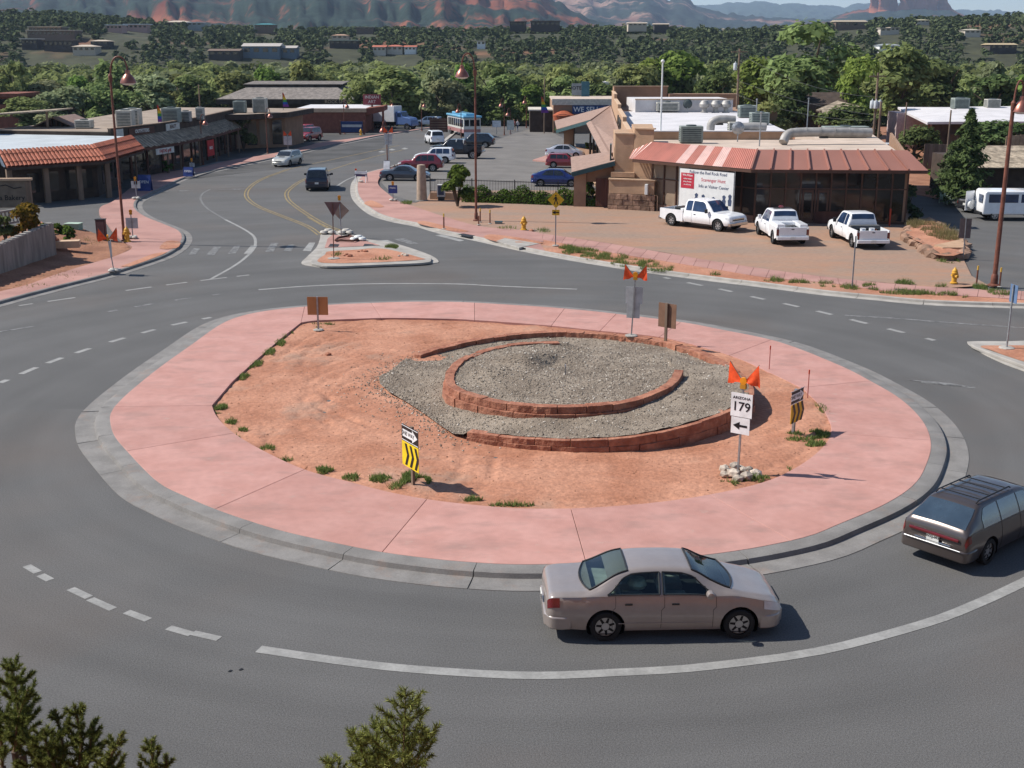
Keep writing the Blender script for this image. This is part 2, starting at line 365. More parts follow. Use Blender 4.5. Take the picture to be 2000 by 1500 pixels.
def rock_mat(name, rock, rock2, green, cover=.5, zs=.03, zoff=0.0):
    "strata of red rock with scrub on the benches"
    m = bpy.data.materials.new(name); m.use_nodes = True; t = m.node_tree; N = t.nodes.new; K = t.links.new; p = t.nodes['Principled BSDF']; p.inputs['Roughness'].default_value = 1; p.inputs['Specular IOR Level'].default_value = .05
    g = N('ShaderNodeNewGeometry')
    def nse(sc, det, vec=(1,1,1), rough=.6):
        mp = N('ShaderNodeMapping'); mp.inputs['Scale'].default_value = vec; K(g.outputs['Position'], mp.inputs[0])
        n = N('ShaderNodeTexNoise'); n.inputs['Scale'].default_value = sc; n.inputs['Detail'].default_value = det; n.inputs['Roughness'].default_value = rough; K(mp.outputs[0], n.inputs['Vector']); return n.outputs['Fac']
    def ramp(src, lo, hi, c0, c1):
        r = N('ShaderNodeValToRGB'); e = r.color_ramp.elements; e[0].position = lo; e[1].position = hi; e[0].color = tuple(c0)+(1,); e[1].color = tuple(c1)+(1,); K(src, r.inputs[0]); return r.outputs[0]
    def mth(op, a, b):
        q = N('ShaderNodeMath'); q.operation = op
        for i, x in enumerate((a, b)):
            if hasattr(x, 'links') or hasattr(x, 'is_output'): K(x, q.inputs[i])
            else: q.inputs[i].default_value = x
        return q.outputs[0]
    strata = nse(1, 4, (.0009,.0009,zs)); rockc = ramp(strata, .38, .62, rock, rock2)
    bench = nse(1, 3, (.0022,.0022,zs*.62))
    sx = N('ShaderNodeSeparateXYZ'); K(g.outputs['Normal'], sx.inputs[0])
    veg = mth('ADD', mth('ADD', mth('MULTIPLY', bench, 1.1), mth('MULTIPLY', nse(.011, 8, rough=.75), .9)), mth('MULTIPLY', sx.outputs[2], .25))
    fac = ramp(mth('MULTIPLY', veg, .6), cover, cover+.07, (0,0,0), (1,1,1))
    gv = ramp(nse(.03, 5, rough=.8), .35, .65, tuple(c*.45 for c in green), tuple(c*1.4 for c in green))
    mi = N('ShaderNodeMixRGB'); K(fac, mi.inputs[0]); K(rockc, mi.inputs[1]); K(gv, mi.inputs[2]); K(mi.outputs[0], p.inputs['Base Color'])
    return m
def ridge(name, y0, depth, prof, vfoot, m, du=6, rows=26, seed=1, crag=.0, terr=0.5, gully=.25, ext=300):
    us = np.arange(prof[0][0]-0, prof[-1][0]+1, du, dtype=float)
    vt = np.interp(us, [p[0] for p in prof], [p[1] for p in prof]); vf = np.interp(us, [p[0] for p in vfoot], [p[1] for p in vfoot])
    zc = CAMH+(100-vt)*y0/2530; zf = CAMH+(100-vf)*(y0-depth)/2530-25
    zc = zc + crag*vnoise(us*.06, us*0, seed)*y0/2530
    ts = np.concatenate([np.linspace(0, 1, rows), [1.08, 1.5]])
    T, U = np.meshgrid(ts, us, indexing='ij')
    gl = vnoise(U*.030, T*1.6, seed+5, 4)*gully*np.clip(T*4, 0, 1)*np.clip((1.02-T)*5, 0, 1)
    tq = np.clip(T+gl*.5, 0, 1)
    steps = 5; st = (np.floor(tq*steps)+np.clip((tq*steps-np.floor(tq*steps)-.55)/.45, 0, 1)**1.0)/steps
    g = tq*(1-terr)+st*terr
    ZC, ZF = np.meshgrid(zc, ts, indexing='xy')[0], np.meshgrid(zf, ts, indexing='xy')[0]
    Z = np.where(T <= 1, ZF+(ZC-ZF)*g, ZC*(1-(T-1)*.9))
    Y = y0-depth+depth*T + vnoise(U*.015, T*2, seed+9, 3)*depth*.12*np.clip((1-T)*6, 0, 1)*np.clip(T*6, 0, 1)
    X = (U-1000)/2438*Y
    o = grid_mesh(name, X, Y, Z+vnoise(U*.11, T*9, seed+20, 3)*(y0*.0016)*np.clip(T*5,0,1), m, smooth=True); return tag(o, kind='structure')
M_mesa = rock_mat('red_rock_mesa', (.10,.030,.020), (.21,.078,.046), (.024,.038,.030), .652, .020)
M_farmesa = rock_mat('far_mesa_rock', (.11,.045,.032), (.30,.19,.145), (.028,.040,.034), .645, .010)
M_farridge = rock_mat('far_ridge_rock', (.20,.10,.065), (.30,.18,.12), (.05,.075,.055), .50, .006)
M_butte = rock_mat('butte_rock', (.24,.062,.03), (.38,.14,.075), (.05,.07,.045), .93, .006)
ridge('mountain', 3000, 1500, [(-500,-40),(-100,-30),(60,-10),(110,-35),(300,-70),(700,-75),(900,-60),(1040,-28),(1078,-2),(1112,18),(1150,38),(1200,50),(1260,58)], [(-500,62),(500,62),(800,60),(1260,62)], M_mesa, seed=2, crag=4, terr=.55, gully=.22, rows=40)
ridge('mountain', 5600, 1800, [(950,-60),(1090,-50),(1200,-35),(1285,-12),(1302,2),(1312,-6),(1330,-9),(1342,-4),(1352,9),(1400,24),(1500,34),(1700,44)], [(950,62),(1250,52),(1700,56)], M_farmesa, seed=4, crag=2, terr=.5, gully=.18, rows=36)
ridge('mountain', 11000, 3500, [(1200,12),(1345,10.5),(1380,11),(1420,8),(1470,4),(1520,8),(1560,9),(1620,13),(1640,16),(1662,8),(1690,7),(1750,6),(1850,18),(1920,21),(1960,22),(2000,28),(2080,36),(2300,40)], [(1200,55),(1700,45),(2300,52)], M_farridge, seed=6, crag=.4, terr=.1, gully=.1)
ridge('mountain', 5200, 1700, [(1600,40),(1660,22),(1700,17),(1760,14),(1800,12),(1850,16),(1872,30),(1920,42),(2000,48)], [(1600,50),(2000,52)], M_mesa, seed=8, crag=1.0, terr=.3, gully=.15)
# butte: a wall of rounded red towers on the saddle
butte = setting('butte')
for k, (u, w, top) in enumerate([(1708,17,-22),(1724,20,-30),(1742,15,-38),(1757,16,-34),(1776,26,-46),(1800,24,-40),(1822,22,-44),(1841,20,-36)]):
    mb = MB(); Yb = 5000; c = AT(u, 20, Yb); n = 12; prof = []
    zb = AT(u, 38, Yb).z; zt = AT(u, top, Yb).z; rw = w*Yb/2438*.62
    for i in range(12):
        t = i/11; rr = rw*(1.15-.35*t + .10*math.sin(t*9+k*2)) if t < .93 else rw*.35
        prof.append((rr*random.uniform(.95,1.05), (zt-zb)*t))
    mb.lathe(prof, (c.x, Yb+random.uniform(-40,60), zb), 12)
    mb.v = [(x+nz(x,z,.02,k)*25, y+nz(y,z,.02,k+9)*25, z) for x, y, z in mb.v]
    mb.build('rock_tower', M_butte, butte)

# ------------------------------------------------------------------ roadway and its markings
road = MB().sheet([(-95,12.5),(95,12.5),(95,120),(75,190),(-25,192),(-60,170),(-95,120)], 0).build('road', M_asphalt); tag(road, kind='structure')
emb = []
Xe, Ye = np.meshgrid(np.linspace(-60, 60, 40), np.linspace(-40, 14.5, 30)); te = np.clip((Ye-1)/12.5, 0, 1); te = te*te*(3-2*te)
tag(grid_mesh('embankment', Xe, Ye, 9.4*(1-te)-.15*te+vnoise(Xe*.3, Ye*.3, 8)*.12*(1-te), M_dirtbrown), kind='structure')

ZN = [0]
def zup(): ZN[0] += 1; return .004+.00022*ZN[0]
def quad(px, name, m): MB().sheet(G2(px), zup()).build(name, m, road)
def line(px, w, name, m, off=0.0, step=.8):
    z = zup()
    P = catmull(G2(px), step)
    if off: P = offset(P, off)
    a, b = offset(P, -w/2), offset(P, w/2); mb = MB()
    mb.add([(p.x,p.y,z) for p in b]+[(p.x,p.y,z) for p in a], [(i, i+1, len(P)+i+1, len(P)+i) for i in range(len(P)-1)])
    mb.build(name, m, road)
def dashes(px, ln, w, name, m):
    P = catmull(G2(px), .5); z = zup()
    for q in px:
        s = near_len(P, G(q[0], q[1]).to_2d()); l = ln*random.uniform(.85,1.15); s0, s1 = max(0, s-l/2), s+l/2
        a = sub(P, s0, min(lens(P)[-1], s1), .5)
        if (a[-1]-a[0]).length < .2: continue
        A, B = offset(a, -w/2), offset(a, w/2); mb = MB()
        mb.add([(p.x,p.y,z) for p in B]+[(p.x,p.y,z) for p in A], [(i, i+1, len(a)+i+1, len(a)+i) for i in range(len(a)-1)]); mb.build(name, m, road)
dashes([(412,620),(350,632),(290,647),(229,664),(162,685),(107,704),(56,724),(0,748)], .85, .24, 'lane_dash', M_line)
dashes([(37,597),(120,585),(271,564),(345,554),(417,545),(487,537)], 1.3, .20, 'lane_dash', M_line)
dashes([(210,609),(282,596),(357,584),(432,574)], .9, .20, 'lane_dash', M_lineworn)
dashes([(1297,542),(1357,555),(1417,567),(1480,582),(1545,596),(1610,611),(1677,628),(1750,646),(1825,665)], 1.0, .26, 'lane_dash', M_line)
dashes([(1800,746),(1850,752),(1905,757)], .9, .2, 'lane_dash', M_lineworn)
for a, b in (((52,1105),(74,1118)),((79,1123),(98,1133)),((138,1150),(174,1167)),((176,1170),(221,1190)),((247,1195),(290,1211)),((329,1226),(374,1239)),((376,1236),(428,1248))):
    line([a, b], .20, 'lane_dash', M_line)
line([(505,566),(600,559),(700,555),(800,554),(900,555),(975,559),(1127,565)], .22, 'lane_line', M_line)
line([(1650,616),(1750,622),(1850,630),(2010,641)], .20, 'lane_line', M_lineworn)
line([(-20,651),(32,643),(68,637)], .18, 'lane_line', M_lineworn)
line([(505,1268),(625,1286),(750,1302),(870,1312),(1000,1319),(1100,1319),(1200,1314),(1300,1309),(1400,1300),(1600,1272),(1800,1220),(1900,1183),(2000,1137),(2100,1085)], .28, 'lane_line', M_line)
line([(410,370),(396,378),(392,390),(405,407),(440,429)], .16, 'lane_line', M_lineworn)
line([(440,429),(475,447),(494,460),(499,472),(495,487),(475,507),(450,524),(412,545)], .18, 'lane_line', M_line)
line([(657,364),(680,350),(710,340),(760,329)], .18, 'lane_line', M_line)
for q, m_ in (([(591,490),(604,474),(616,474),(607,491)], M_line), ([(553,491),(563,478),(576,478),(569,491)], M_lineworn), ([(518,492),(530,475),(544,475),(534,492)], M_lineworn), ([(476,496),(490,480),(503,480),(491,496)], M_line),
        ([(445,496),(458,480),(470,480),(460,495)], M_lineworn), ([(402,499),(418,482),(432,482),(418,499)], M_lineworn), ([(368,498),(378,485),(392,485),(382,497)], M_lineworn),
        ([(738,470),(757,469),(797,484),(776,484)], M_line), ([(850,460),(862,458),(907,470),(898,472)], M_line), ([(768,467),(790,466),(818,476),(800,477)], M_lineworn)):
    quad(q, 'crosswalk_bar', m_)
for off in (-.13, .13):
    line([(625,459),(600,442),(550,422),(512,407),(491,395),(481,382),(487,367),(512,350),(562,331)], .11, 'centre_line', M_liney, off=off)
    line([(668,452),(637,440),(602,420),(576,402),(563,390),(560,377),(570,366),(592,352),(640,334)], .11, 'centre_line', M_liney, off=off)
line([(655,453),(632,442),(600,424)], .1, 'centre_line', M_liney)
line([(640,334),(655,329),(720,309),(790,292)], .14, 'centre_line', M_liney); line([(562,331),(620,318),(700,301),(780,284)], .14, 'centre_line', M_liney)
for c in ((350,373),(455,370)):                           # worn lane arrows
    a = G(c[0]-28, c[1]+1).to_2d(); b = G(c[0]+30, c[1]-1).to_2d(); d = (b-a).normalized(); n = Vector((-d.y, d.x))
    MB().sheet([a-n*.12, b-d*1.2-n*.12, b-d*1.4-n*.5, b, b-d*1.4+n*.5, b-d*1.2+n*.12, a+n*.12], zup()).build('lane_arrow', M_lineworn, road)
for c in ((745,296),(765,292),(790,290)): quad([(c[0]-7,c[1]+1),(c[0],c[1]-1.5),(c[0]+8,c[1]+.5),(c[0]+1,c[1]+2)], 'lane_arrow', M_line)
for c in ((449,1311),(470,1308)): quad([(c[0]-5,c[1]+2),(c[0]+1,c[1]-2),(c[0]+6,c[1]-1),(c[0],c[1]+2)], 'road_reflector', M_black)  # two small road reflectors drawn as flat black quads
quad([(1770,742),(1850,748),(1900,756),(1840,752)], 'tyre_scuff', M_lineworn)

# ------------------------------------------------------------------ central island: kerb, pink apron, dirt, stone spirals, gravel
OUT = [(224,794),(216,808),(215,822),(223,850),(250,883),(307,940),(360,968),(421,994),(490,1018),(561,1039),(669,1063),(747,1078),(820,1088),(897,1096),(1000,1102),(1100,1101),(1200,1097),(1300,1091),(1400,1081),(1490,1067),(1580,1047),(1640,1023),(1730,984),(1787,945),(1811,903),(1818.5,864),(1802,822),(1760,780),(1700,744),(1634,711),(1520,667.5),(1400,642),(1330,629),(1204,613),(1102,602.5),(1000,595.5),(897,590),(800,589.5),(720,592),(650,595),(595,599),(535,605),(475,616),(430,634),(373,674),(310,719),(250,768),(224,794)]
INN = [(414,792),(424,814),(457,846),(514,880),(595,917),(690,943),(760,961),(834,975),(897,983),(1000,992),(1115,993),(1220,987),(1300,979),(1385,966),(1481,945),(1535,924),(1580,897),(1610,870),(1623,846),(1620,822),(1604,795),(1577,768),(1564,757),(1510,731),(1444,701),(1375,679),(1288,658),(1172,646),(1077,636),(927,625),(850,622),(750,621),(660,624),(612,626),(588,630),(550,660),(505,699),(454,745),(414,792)]
OP = catmull(G2(OUT, .17), .4); IP = catmull(G2(INN, .17)[:34], .4) + [p for p in G2(INN, .17)[34:]]
kerb = setting('kerb')
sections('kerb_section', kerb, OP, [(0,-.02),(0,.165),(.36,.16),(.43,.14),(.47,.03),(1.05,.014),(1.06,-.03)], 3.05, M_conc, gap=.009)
apron = setting('apron')
JO = [(224,794),(247,881),(421,994),(747,1078),(1145,1099),(1545,1056),(1760,965),(1818,860),(1700,744),(1504,664),(1330,629),(1204,613),(1103,602.5),(927,591),(725,592),(595,599),(224,794)]
JI = [(414,792),(457,846),(595,917),(834,975),(1115,993),(1385,966),(1560,910),(1623,846),(1564,757),(1426,694),(1288,658),(1172,646),(1077,636),(927,625),(745,621),(588,630),(414,792)]
lo = [near_len(OP, G(*p, .17).to_2d()) for p in JO]; li = [near_len(IP, G(*p, .17).to_2d()) for p in JI]
lo[0] = li[0] = 0; lo[-1] = lens(OP)[-1]; li[-1] = lens(IP)[-1]
for k in range(len(JO)-1):
    a = sub(OP, lo[k]+.007, lo[k+1]-.007, .4); b = sub(IP, li[k]+.007, li[k+1]-.007, .4)
    MB().prism(a+b[::-1], -.02, .175).build('apron_slab', M_pink, apron, bevel=.01)

C2 = C0.to_2d()
RUTS = [(G(1120,790).to_2d(), 8.2), (G(1090,800).to_2d(), 9.4), (G(1010,760).to_2d(), 6.5), (G(1150,870).to_2d(), 9.6), (G(1100,740).to_2d(), 9.0), (G(1080,770).to_2d(), 10.6), (G(400,900).to_2d(), 7.5), (G(1120,700).to_2d(), 10.2)]
def dirt_z(x, y):
    p = Vector((x, y)); z = .10 + .03*nz(x,y,.5) + .018*nz(x,y,2.2,3) + .010*nz(x,y,6,5)
    for c, r in RUTS:
        for q in (0, .85):
            d = abs((p-c).length-r-q + .25*nz(x,y,.35,7))
            if d < .17: z -= .05*math.cos(d/.17*1.57)*max(0, .45+nz(x,y,.3,11))*(1+.35*math.sin(math.atan2(y-c.y, x-c.x)*120))
    if x > 2: z += min(.05, (x-2)*.008)
    return z
island_dirt = patch('island_dirt', [p for p in IP[:-1]], .11, dirt_z, M_dirt); tag(island_dirt, kind='structure')

OW = [(815,691,0.27),(840,682,0.30),(900,667,0.35),(937,660,0.38),(985,653,0.40),(1050,648,0.42),(1112,647,0.44),(1175,650,0.46),(1225,655,0.49),(1285,663,0.52),(1330,674,0.55),(1375,690,0.60),(1414,709,0.67),(1440,729,0.72),(1458,748,0.76),(1463,766,0.77),(1452,780,0.77),(1432,794,0.76),(1390,812,0.72),(1330,830,0.66),(1270,844,0.59),(1210,853,0.52),(1120,857,0.45),(1060,855,0.42),(1000,851,0.39),(917,841,0.35)]
IW = [(1092,667,0.80),(1050,668,0.82),(1000,672,0.84),(950,682,0.84),(912,697,0.84),(892,711,0.84),(879,730,0.82),(881,750,0.81),(900,763,0.81),(937,774,0.82),(987,785,0.84),(1062,792,0.86),(1150,791,0.88),(1225,782,0.91),(1285,762,0.92),(1315,743,0.94),(1327,722,0.92)]
def path3(W): return catmull([G(*w) for w in W], .12)
OW3, IW3 = path3(OW), path3(IW)
CT_G = [(G(u,v,z), z) for u, v, z in [(917,857,.13),(890,852,.13),(860,832,.13),(825,807,.13),(792,785,.13),(750,760,.13),(737,740,.13),(762,727,.13),(787,705,.13),(850,720,.18),(870,770,.22),(930,800,.3)]] + [(p, p.z-.03) for p in OW3[len(OW3)//2::6]] + [(p, p.z-.26) for p in OW3[:len(OW3)//2:6]] + \
    [(G(u,v,z), z) for u, v, z in [(1380,760,.78),(1300,800,.66),(1180,828,.56),(1050,826,.5),(1100,700,.55),(1180,700,.62),(1300,700,.68),(1000,810,.4),(1150,730,.68)]]
CT_U = [(p, p.z-.06) for p in IW3[::6]] + [(G(u,v,z), z) for u, v, z in [(1110,690,.55),(1130,675,.5),(1180,690,.56),(1250,690,.62),(1300,705,.7),(1090,715,.7),(1150,720,.7),(1200,750,.85),(1050,750,.85),(960,720,.95),(1020,690,1.15),(1060,688,1.05),(1085,678,.98)]]
def idw(C, x, y, pw=3.2):
    s = w = 0.0
    for p, z in C:
        d = ((p.x-x)**2+(p.y-y)**2)+.02; k = d**(-pw/2); s += k*z; w += k
    return s/w
def g1(x, y): return .05+idw(CT_G, x, y) + .03*nz(x,y,1.3) + .02*nz(x,y,4,2)
def g2(x, y): return idw(CT_U, x, y) + .03*nz(x,y,1.3,5) + .02*nz(x,y,4,7)
M_gravel = mat('gravel_bed', (.20,.158,.118), rough=.95, col2=(.295,.24,.183), scale=.9, bump=3, bscale=22, fine=.3, fscale=18, glob=True)
spill = [G(u,v,.13).to_2d() for u, v in [(905,857),(885,851),(858,832),(825,808),(792,786),(760,768),(742,752),(740,738),(762,727),(787,706),(806,698)]]
poly1 = [p.to_2d() for p in OW3] + spill
gl_ = patch('gravel', poly1, .17, g1, M_gravel); tag(gl_, 'grey brown gravel bed between the two red stone spirals', 'gravel', kind='stuff')
poly2 = [p.to_2d() for p in IW3] + [G(u,v,.6).to_2d() for u, v in [(1300,705),(1240,690),(1180,684),(1130,678),(1110,672)]]
gu_ = patch('gravel', poly2, .17, g2, M_gravel); tag(gu_, 'grey brown gravel heaped inside the inner stone spiral', 'gravel', kind='stuff')
# loose stones on top of the bed
def scatter_stones(name, poly, zf, n, smin, smax, m, label, cat='gravel', parent=None):
    xs = [p[0] for p in poly]; ys = [p[1] for p in poly]; mb = MB(); k = 0
    while k < n:
        x, y = random.uniform(min(xs), max(xs)), random.uniform(min(ys), max(ys))
        if not inside(poly, x, y): continue
        k += 1; s = random.uniform(smin, smax)*random.choice((.7,1,1,1.3)); z = zf(x, y)
        a = random.uniform(0, 6.28); ca, sa = math.cos(a)*s, math.sin(a)*s
        j = lambda: random.uniform(.75,1.25)
        mb.add([(x+ca*j(),y+sa*j(),z+s*.15),(x-sa*j(),y+ca*j(),z+s*.2),(x-ca*j(),y-sa*j(),z+s*.1),(x+sa*j(),y-ca*j(),z+s*.15),(x+s*.2,y,z+s*.75*j())], [(0,1,4),(1,2,4),(2,3,4),(3,0,4)])
    o = mb.build(name, m, parent); return tag(o, label, cat, kind='stuff') if parent is None else o
def stone_ramp(name, stops, rough=.9):
    m = bpy.data.materials.new(name); m.use_nodes = True; t = m.node_tree; p = t.nodes['Principled BSDF']; p.inputs['Roughness'].default_value = rough; p.inputs['Specular IOR Level'].default_value = .2
    g = t.nodes.new('ShaderNodeNewGeometry'); r = t.nodes.new('ShaderNodeValToRGB'); r.color_ramp.interpolation = 'LINEAR'
    for i, (q, c) in enumerate(stops):
        e = r.color_ramp.elements[i] if i < 2 else r.color_ramp.elements.new(q)
        e.position = q; e.color = tuple(c)+(1,)
    t.links.new(g.outputs['Random Per Island'], r.inputs[0]); t.links.new(r.outputs[0], p.inputs['Base Color']); return m
M_stones = stone_ramp('gravel_stones', [(0,(.12,.098,.076)),(1,(.60,.54,.46)),(.55,(.235,.19,.148)),(.88,(.33,.285,.23))])
M_clods = stone_ramp('dirt_clods', [(0,(.24,.11,.065)),(1,(.56,.36,.25)),(.6,(.37,.18,.11)),(.95,(.44,.24,.155))])
scatter_stones('gravel_stones', poly1, g1, 8000, .018, .042, M_stones, 'loose grey gravel stones strewn over the outer spiral bed')
scatter_stones('gravel_stones', poly2, g2, 6500, .018, .042, M_stones, 'loose grey gravel stones covering the inner spiral heap')
scatter_stones('dirt_clods', [p for p in IP[::4]], dirt_z, 1800, .012, .032, M_clods, 'small red dirt clods strewn over the island dirt', 'dirt')

mbs = MB()
for _ in range(1500):
    q = at_len(spill, lens(spill), random.uniform(0, lens(spill)[-1])); d_ = abs(random.gauss(0, .9)); a_ = random.uniform(0, 6.28); x, y = q.x+math.cos(a_)*d_, q.y+math.sin(a_)*d_; sz = random.uniform(.018,.045); z = max(dirt_z(x, y), g1(x, y) if inside(poly1, x, y) else 0)
    mbs.add([(x+sz,y,z),(x,y+sz,z+.01),(x-sz,y,z),(x,y-sz,z+.01),(x,y,z+sz*.8)], [(0,1,4),(1,2,4),(2,3,4),(3,0,4)])
tag(mbs.build('gravel_stones', M_stones), 'stray gravel thinning out into the island dirt at left', 'gravel', kind='stuff')
def stone_wall(name, label, P3, courses, back, thick=.34, split=None):
    root = thing(name, label, 'stone wall'); P = [p.to_2d() for p in P3]; L = lens(P); tot = L[-1]
    zt = lambda s: P3[min(len(P3)-1, int(np.searchsorted(L, s)))].z
    for ci in range(courses):
        s = 0.0
        while s < tot-.1:
            ln = min(random.uniform(.8,1.7) if not back(s/tot) else random.uniform(.5,1.0), tot-s)
            if tot-s-ln < .35: ln = tot-s
            a = sub(P, s+.006, s+ln-.006, .22); mid = s+ln/2; fr = mid/tot
            top = zt(mid); isback = back(fr)
            if isback and ci > 0: s += ln; continue
            sv = [s+.006+(ln-.012)*i/(len(a)-1) for i in range(len(a))]; jz = random.uniform(-.05,0) if isback else random.uniform(-.012,.012)
            if isback: Z1 = [zt(q)+jz for q in sv]; Z0 = [zt(q)-.42 for q in sv]
            else:
                Z1 = [zt(q)-ci*(zt(q)-BASE(q/tot))/courses+(jz if ci == 0 else -.006) for q in sv]; Z0 = [zt(q)-(ci+1)*(zt(q)-BASE(q/tot))/courses-(.25 if ci == courses-1 else .004) for q in sv]
            t = thick*random.uniform(.95,1.05)*(1.15 if ci else 1.0); o_ = (.05 if ci else 0)
            inn = offset(a, -t*.5); out = offset(a, t*.5+o_); ni = len(a); mb = MB(); jag = [random.uniform(-.02,.03)*(1 if not isback else 1.8) for _ in range(2*ni)]
            vs = []
            for lev in range(3):
                zz = [Z0[i]+(Z1[i]-Z0[i])*lev/2 for i in range(ni)]
                for i in range(ni): vs.append((out[i].x+(out[i]-inn[i]).normalized().x*jag[i]*(1 if lev < 2 else .5), out[i].y+(out[i]-inn[i]).normalized().y*jag[i]*(1 if lev < 2 else .5), zz[i]+random.uniform(-.005,.005)))
                for i in range(ni-1, -1, -1): vs.append((inn[i].x+(inn[i]-out[i]).normalized().x*jag[ni+i]*.8, inn[i].y+(inn[i]-out[i]).normalized().y*jag[ni+i]*.8, zz[i]+random.uniform(-.005,.005)))
            m = 2*ni; fs = [tuple(range(m-1,-1,-1)), tuple(range(2*m,3*m))]
            for lv in range(2):
                for i in range(m): fs.append((lv*m+i, lv*m+(i+1)%m, (lv+1)*m+(i+1)%m, (lv+1)*m+i))
            mb.add(vs, fs).build('stone', M_redrock, root, bevel=.012, fix=True); s += ln
    return root
BASE = lambda fr: .06
stone_wall('stone_wall', 'long low outer spiral wall of split red sandstone blocks around the gravel', OW3, 2, lambda f: f < .42)
BASE = lambda fr: .25+.25*max(0, min(1, (fr-.3)/.5))
stone_wall('stone_wall', 'shorter inner spiral wall of split red sandstone blocks standing within the gravel', IW3, 2, lambda f: f < .22, thick=.30)

# ------------------------------------------------------------------ splitter islands
def splitter(px_gutter, px_kerb, px_dirt, label):
    root = setting('splitter_island'); P = G2(px_gutter)
    P = catmull(P, .4, True); MB().prism(P, -.02, .035).build('gutter', M_conc_light, root, bevel=.01)
    K_ = catmull(G2(px_kerb, .15), .3, True); MB().prism(K_, .03, .16).build('kerb_section', M_conc_light, root, bevel=.03)
    D = catmull(G2(px_dirt, .17), .3, True); patch('planting_bed', D, .25, lambda x, y: .172+.03*max(0, nz(x,y,1.5)), M_dirt, root)
splitter([(589,515),(600,502),(618,484),(625,467),(627,459),(640,455),(665,452),(690,459),(712,467),(760,474),(795,483),(840,499),(856,510),(847,515),(775,519),(650,524),(612,521)],
         [(607,511),(625,499),(632,489),(645,485),(690,483),(737,480),(775,485),(835,501),(842,507),(830,513),(740,517),(650,520),(615,516)],
         [(620,510),(635,497),(642,491),(690,488),(737,485),(773,490),(820,503),(825,507),(740,512),(650,514)], '')
for q in ([(662,462),(672,459),(700,468),(688,471)],): MB().prism(G2(q, .06), .0, .09).build('bed_edge', M_rust, None) if False else None
splitter([(1890,672),(1900,668),(1960,668),(2080,670),(2140,720),(2060,740),(1990,722),(1930,697)], [(1898,674),(1906,671),(1960,671),(2080,674),(2130,718),(2060,732),(1995,712),(1930,688)], [(1915,676),(1960,675),(2080,678),(2120,715),(2060,722),(2000,706),(1945,688)], '')
# raised nose of the near splitter: pale walk with dark tactile pads
nose = setting('refuge_walk')
MB().prism(G2([(634,484),(640,466),(650,458),(690,463),(742,479),(690,481.5)], .05), .03, .055).build('walk_slab', M_pinkwalk, nose)
for q in ([(641,482),(645,476),(663,477),(660,482)], [(709,481),(712,476),(727,477),(738,480)]): MB().prism(G2(q, .06), .05, .062).build('tactile_pad', M_dark, nose)

# ------------------------------------------------------------------ pavements, verges, lot, banks
KP = [(-.18,-.02),(-.18,.15),(-.04,.15),(-.01,.13),(.02,.025),(.45,.012),(.46,-.02)]
LK_px = [(-60,613),(0,600),(62,583),(150,560),(225,541),(300,517),(340,502),(366,485),(376,468),(367,453),(337,440),(300,425),(281,411),(279,398),(290,389),(335,366),(380,346),(450,330),(502,319),(590,300),(645,287),(687,279),(745,267),(812,257),(870,247)]
LKe = catmull(G2(LK_px), .6); LK = offset(LKe, -.45)
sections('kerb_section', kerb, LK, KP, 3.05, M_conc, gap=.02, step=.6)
walk = setting('sidewalk')
LB_px = [(-60,583),(0,569),(50,557),(112,535),(175,515),(225,500),(258,484),(244,473),(222,452),(207,432),(194,416),(198,403),(222,392),(262,362),(295,342),(350,332),(390,327),(450,313),(525,301),(600,285),(625,278),(682,271),(745,262),(800,254),(868,244)]
LA = offset(LK, -.185); LBp = catmull(G2(LB_px, .15), .6)
# pairs of joints so that slabs stay square to the kerb
na = len(LA); tl = lens(LA)[-1]; n = int(tl/2.2); fr_a = [tl*k/n for k in range(n+1)]
fb = [near_len(LBp, at_len(LA, lens(LA), s)) for s in fr_a]; fb[0] = 0; fb[-1] = lens(LBp)[-1]
for k in range(1, len(fb)): fb[k] = max(fb[k], fb[k-1])
for k in range(n):
    a = sub(LA, fr_a[k]+.007, fr_a[k+1]-.007, .6); b = sub(LBp, fb[k]+.004, max(fb[k]+.01, fb[k+1]-.004), .6)
    MB().prism(a+b[::-1], -.02, .15).build('paving_slab', M_pinkwalk, walk)
for q in ([(312,486),(326,471),(352,473),(344,485)], [(236,521),(262,511),(300,496),(326,493),(298,505),(252,521)]):
    P = G2(q, .15); patch('planting_bed', catmull(P, .5, True), .3, lambda x, y: .165+.03*max(0,nz(x,y,1.5)), M_dirt, walk)
# right-hand kerb, plaza and long sidewalk
RK_px = [(905,243),(880,262),(845,290),(810,308),(760,326),(712,338),(694,348),(685,362),(686,384),(700,403),(725,421),(762,433),(812,443),(860,457),(925,470),(1005,488),(1075,502),(1160,517),(1257,532),(1300,538),(1400,551),(1500,563),(1600,576),(1712,587),(1825,597),(2000,603),(2080,605)]
RKe = catmull(G2(RK_px), .6); RK = offset(RKe, -.45)
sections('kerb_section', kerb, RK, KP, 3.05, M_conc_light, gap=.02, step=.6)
RA = offset(RK, -.185)
PB_px = [(770,327),(752,335),(738,357),(760,380),(782,394),(812,404),(875,425),(940,442),(1025,450),(1040,452)]
PBp = catmull(G2(PB_px, .15), .6); s0 = near_len(RA, G(768,330,.15).to_2d()); s1 = near_len(RA, G(1046,492,.15).to_2d())
PA = sub(RA, s0, s1, .6); la = lens(PA)[-1]; n = int(la/2.4); fra = [la*k/n for k in range(n+1)]; fb = [near_len(PBp, at_len(PA, lens(PA), s)) for s in fra]; fb[0] = 0; fb[-1] = lens(PBp)[-1]
for k in range(1, len(fb)): fb[k] = max(fb[k], fb[k-1])
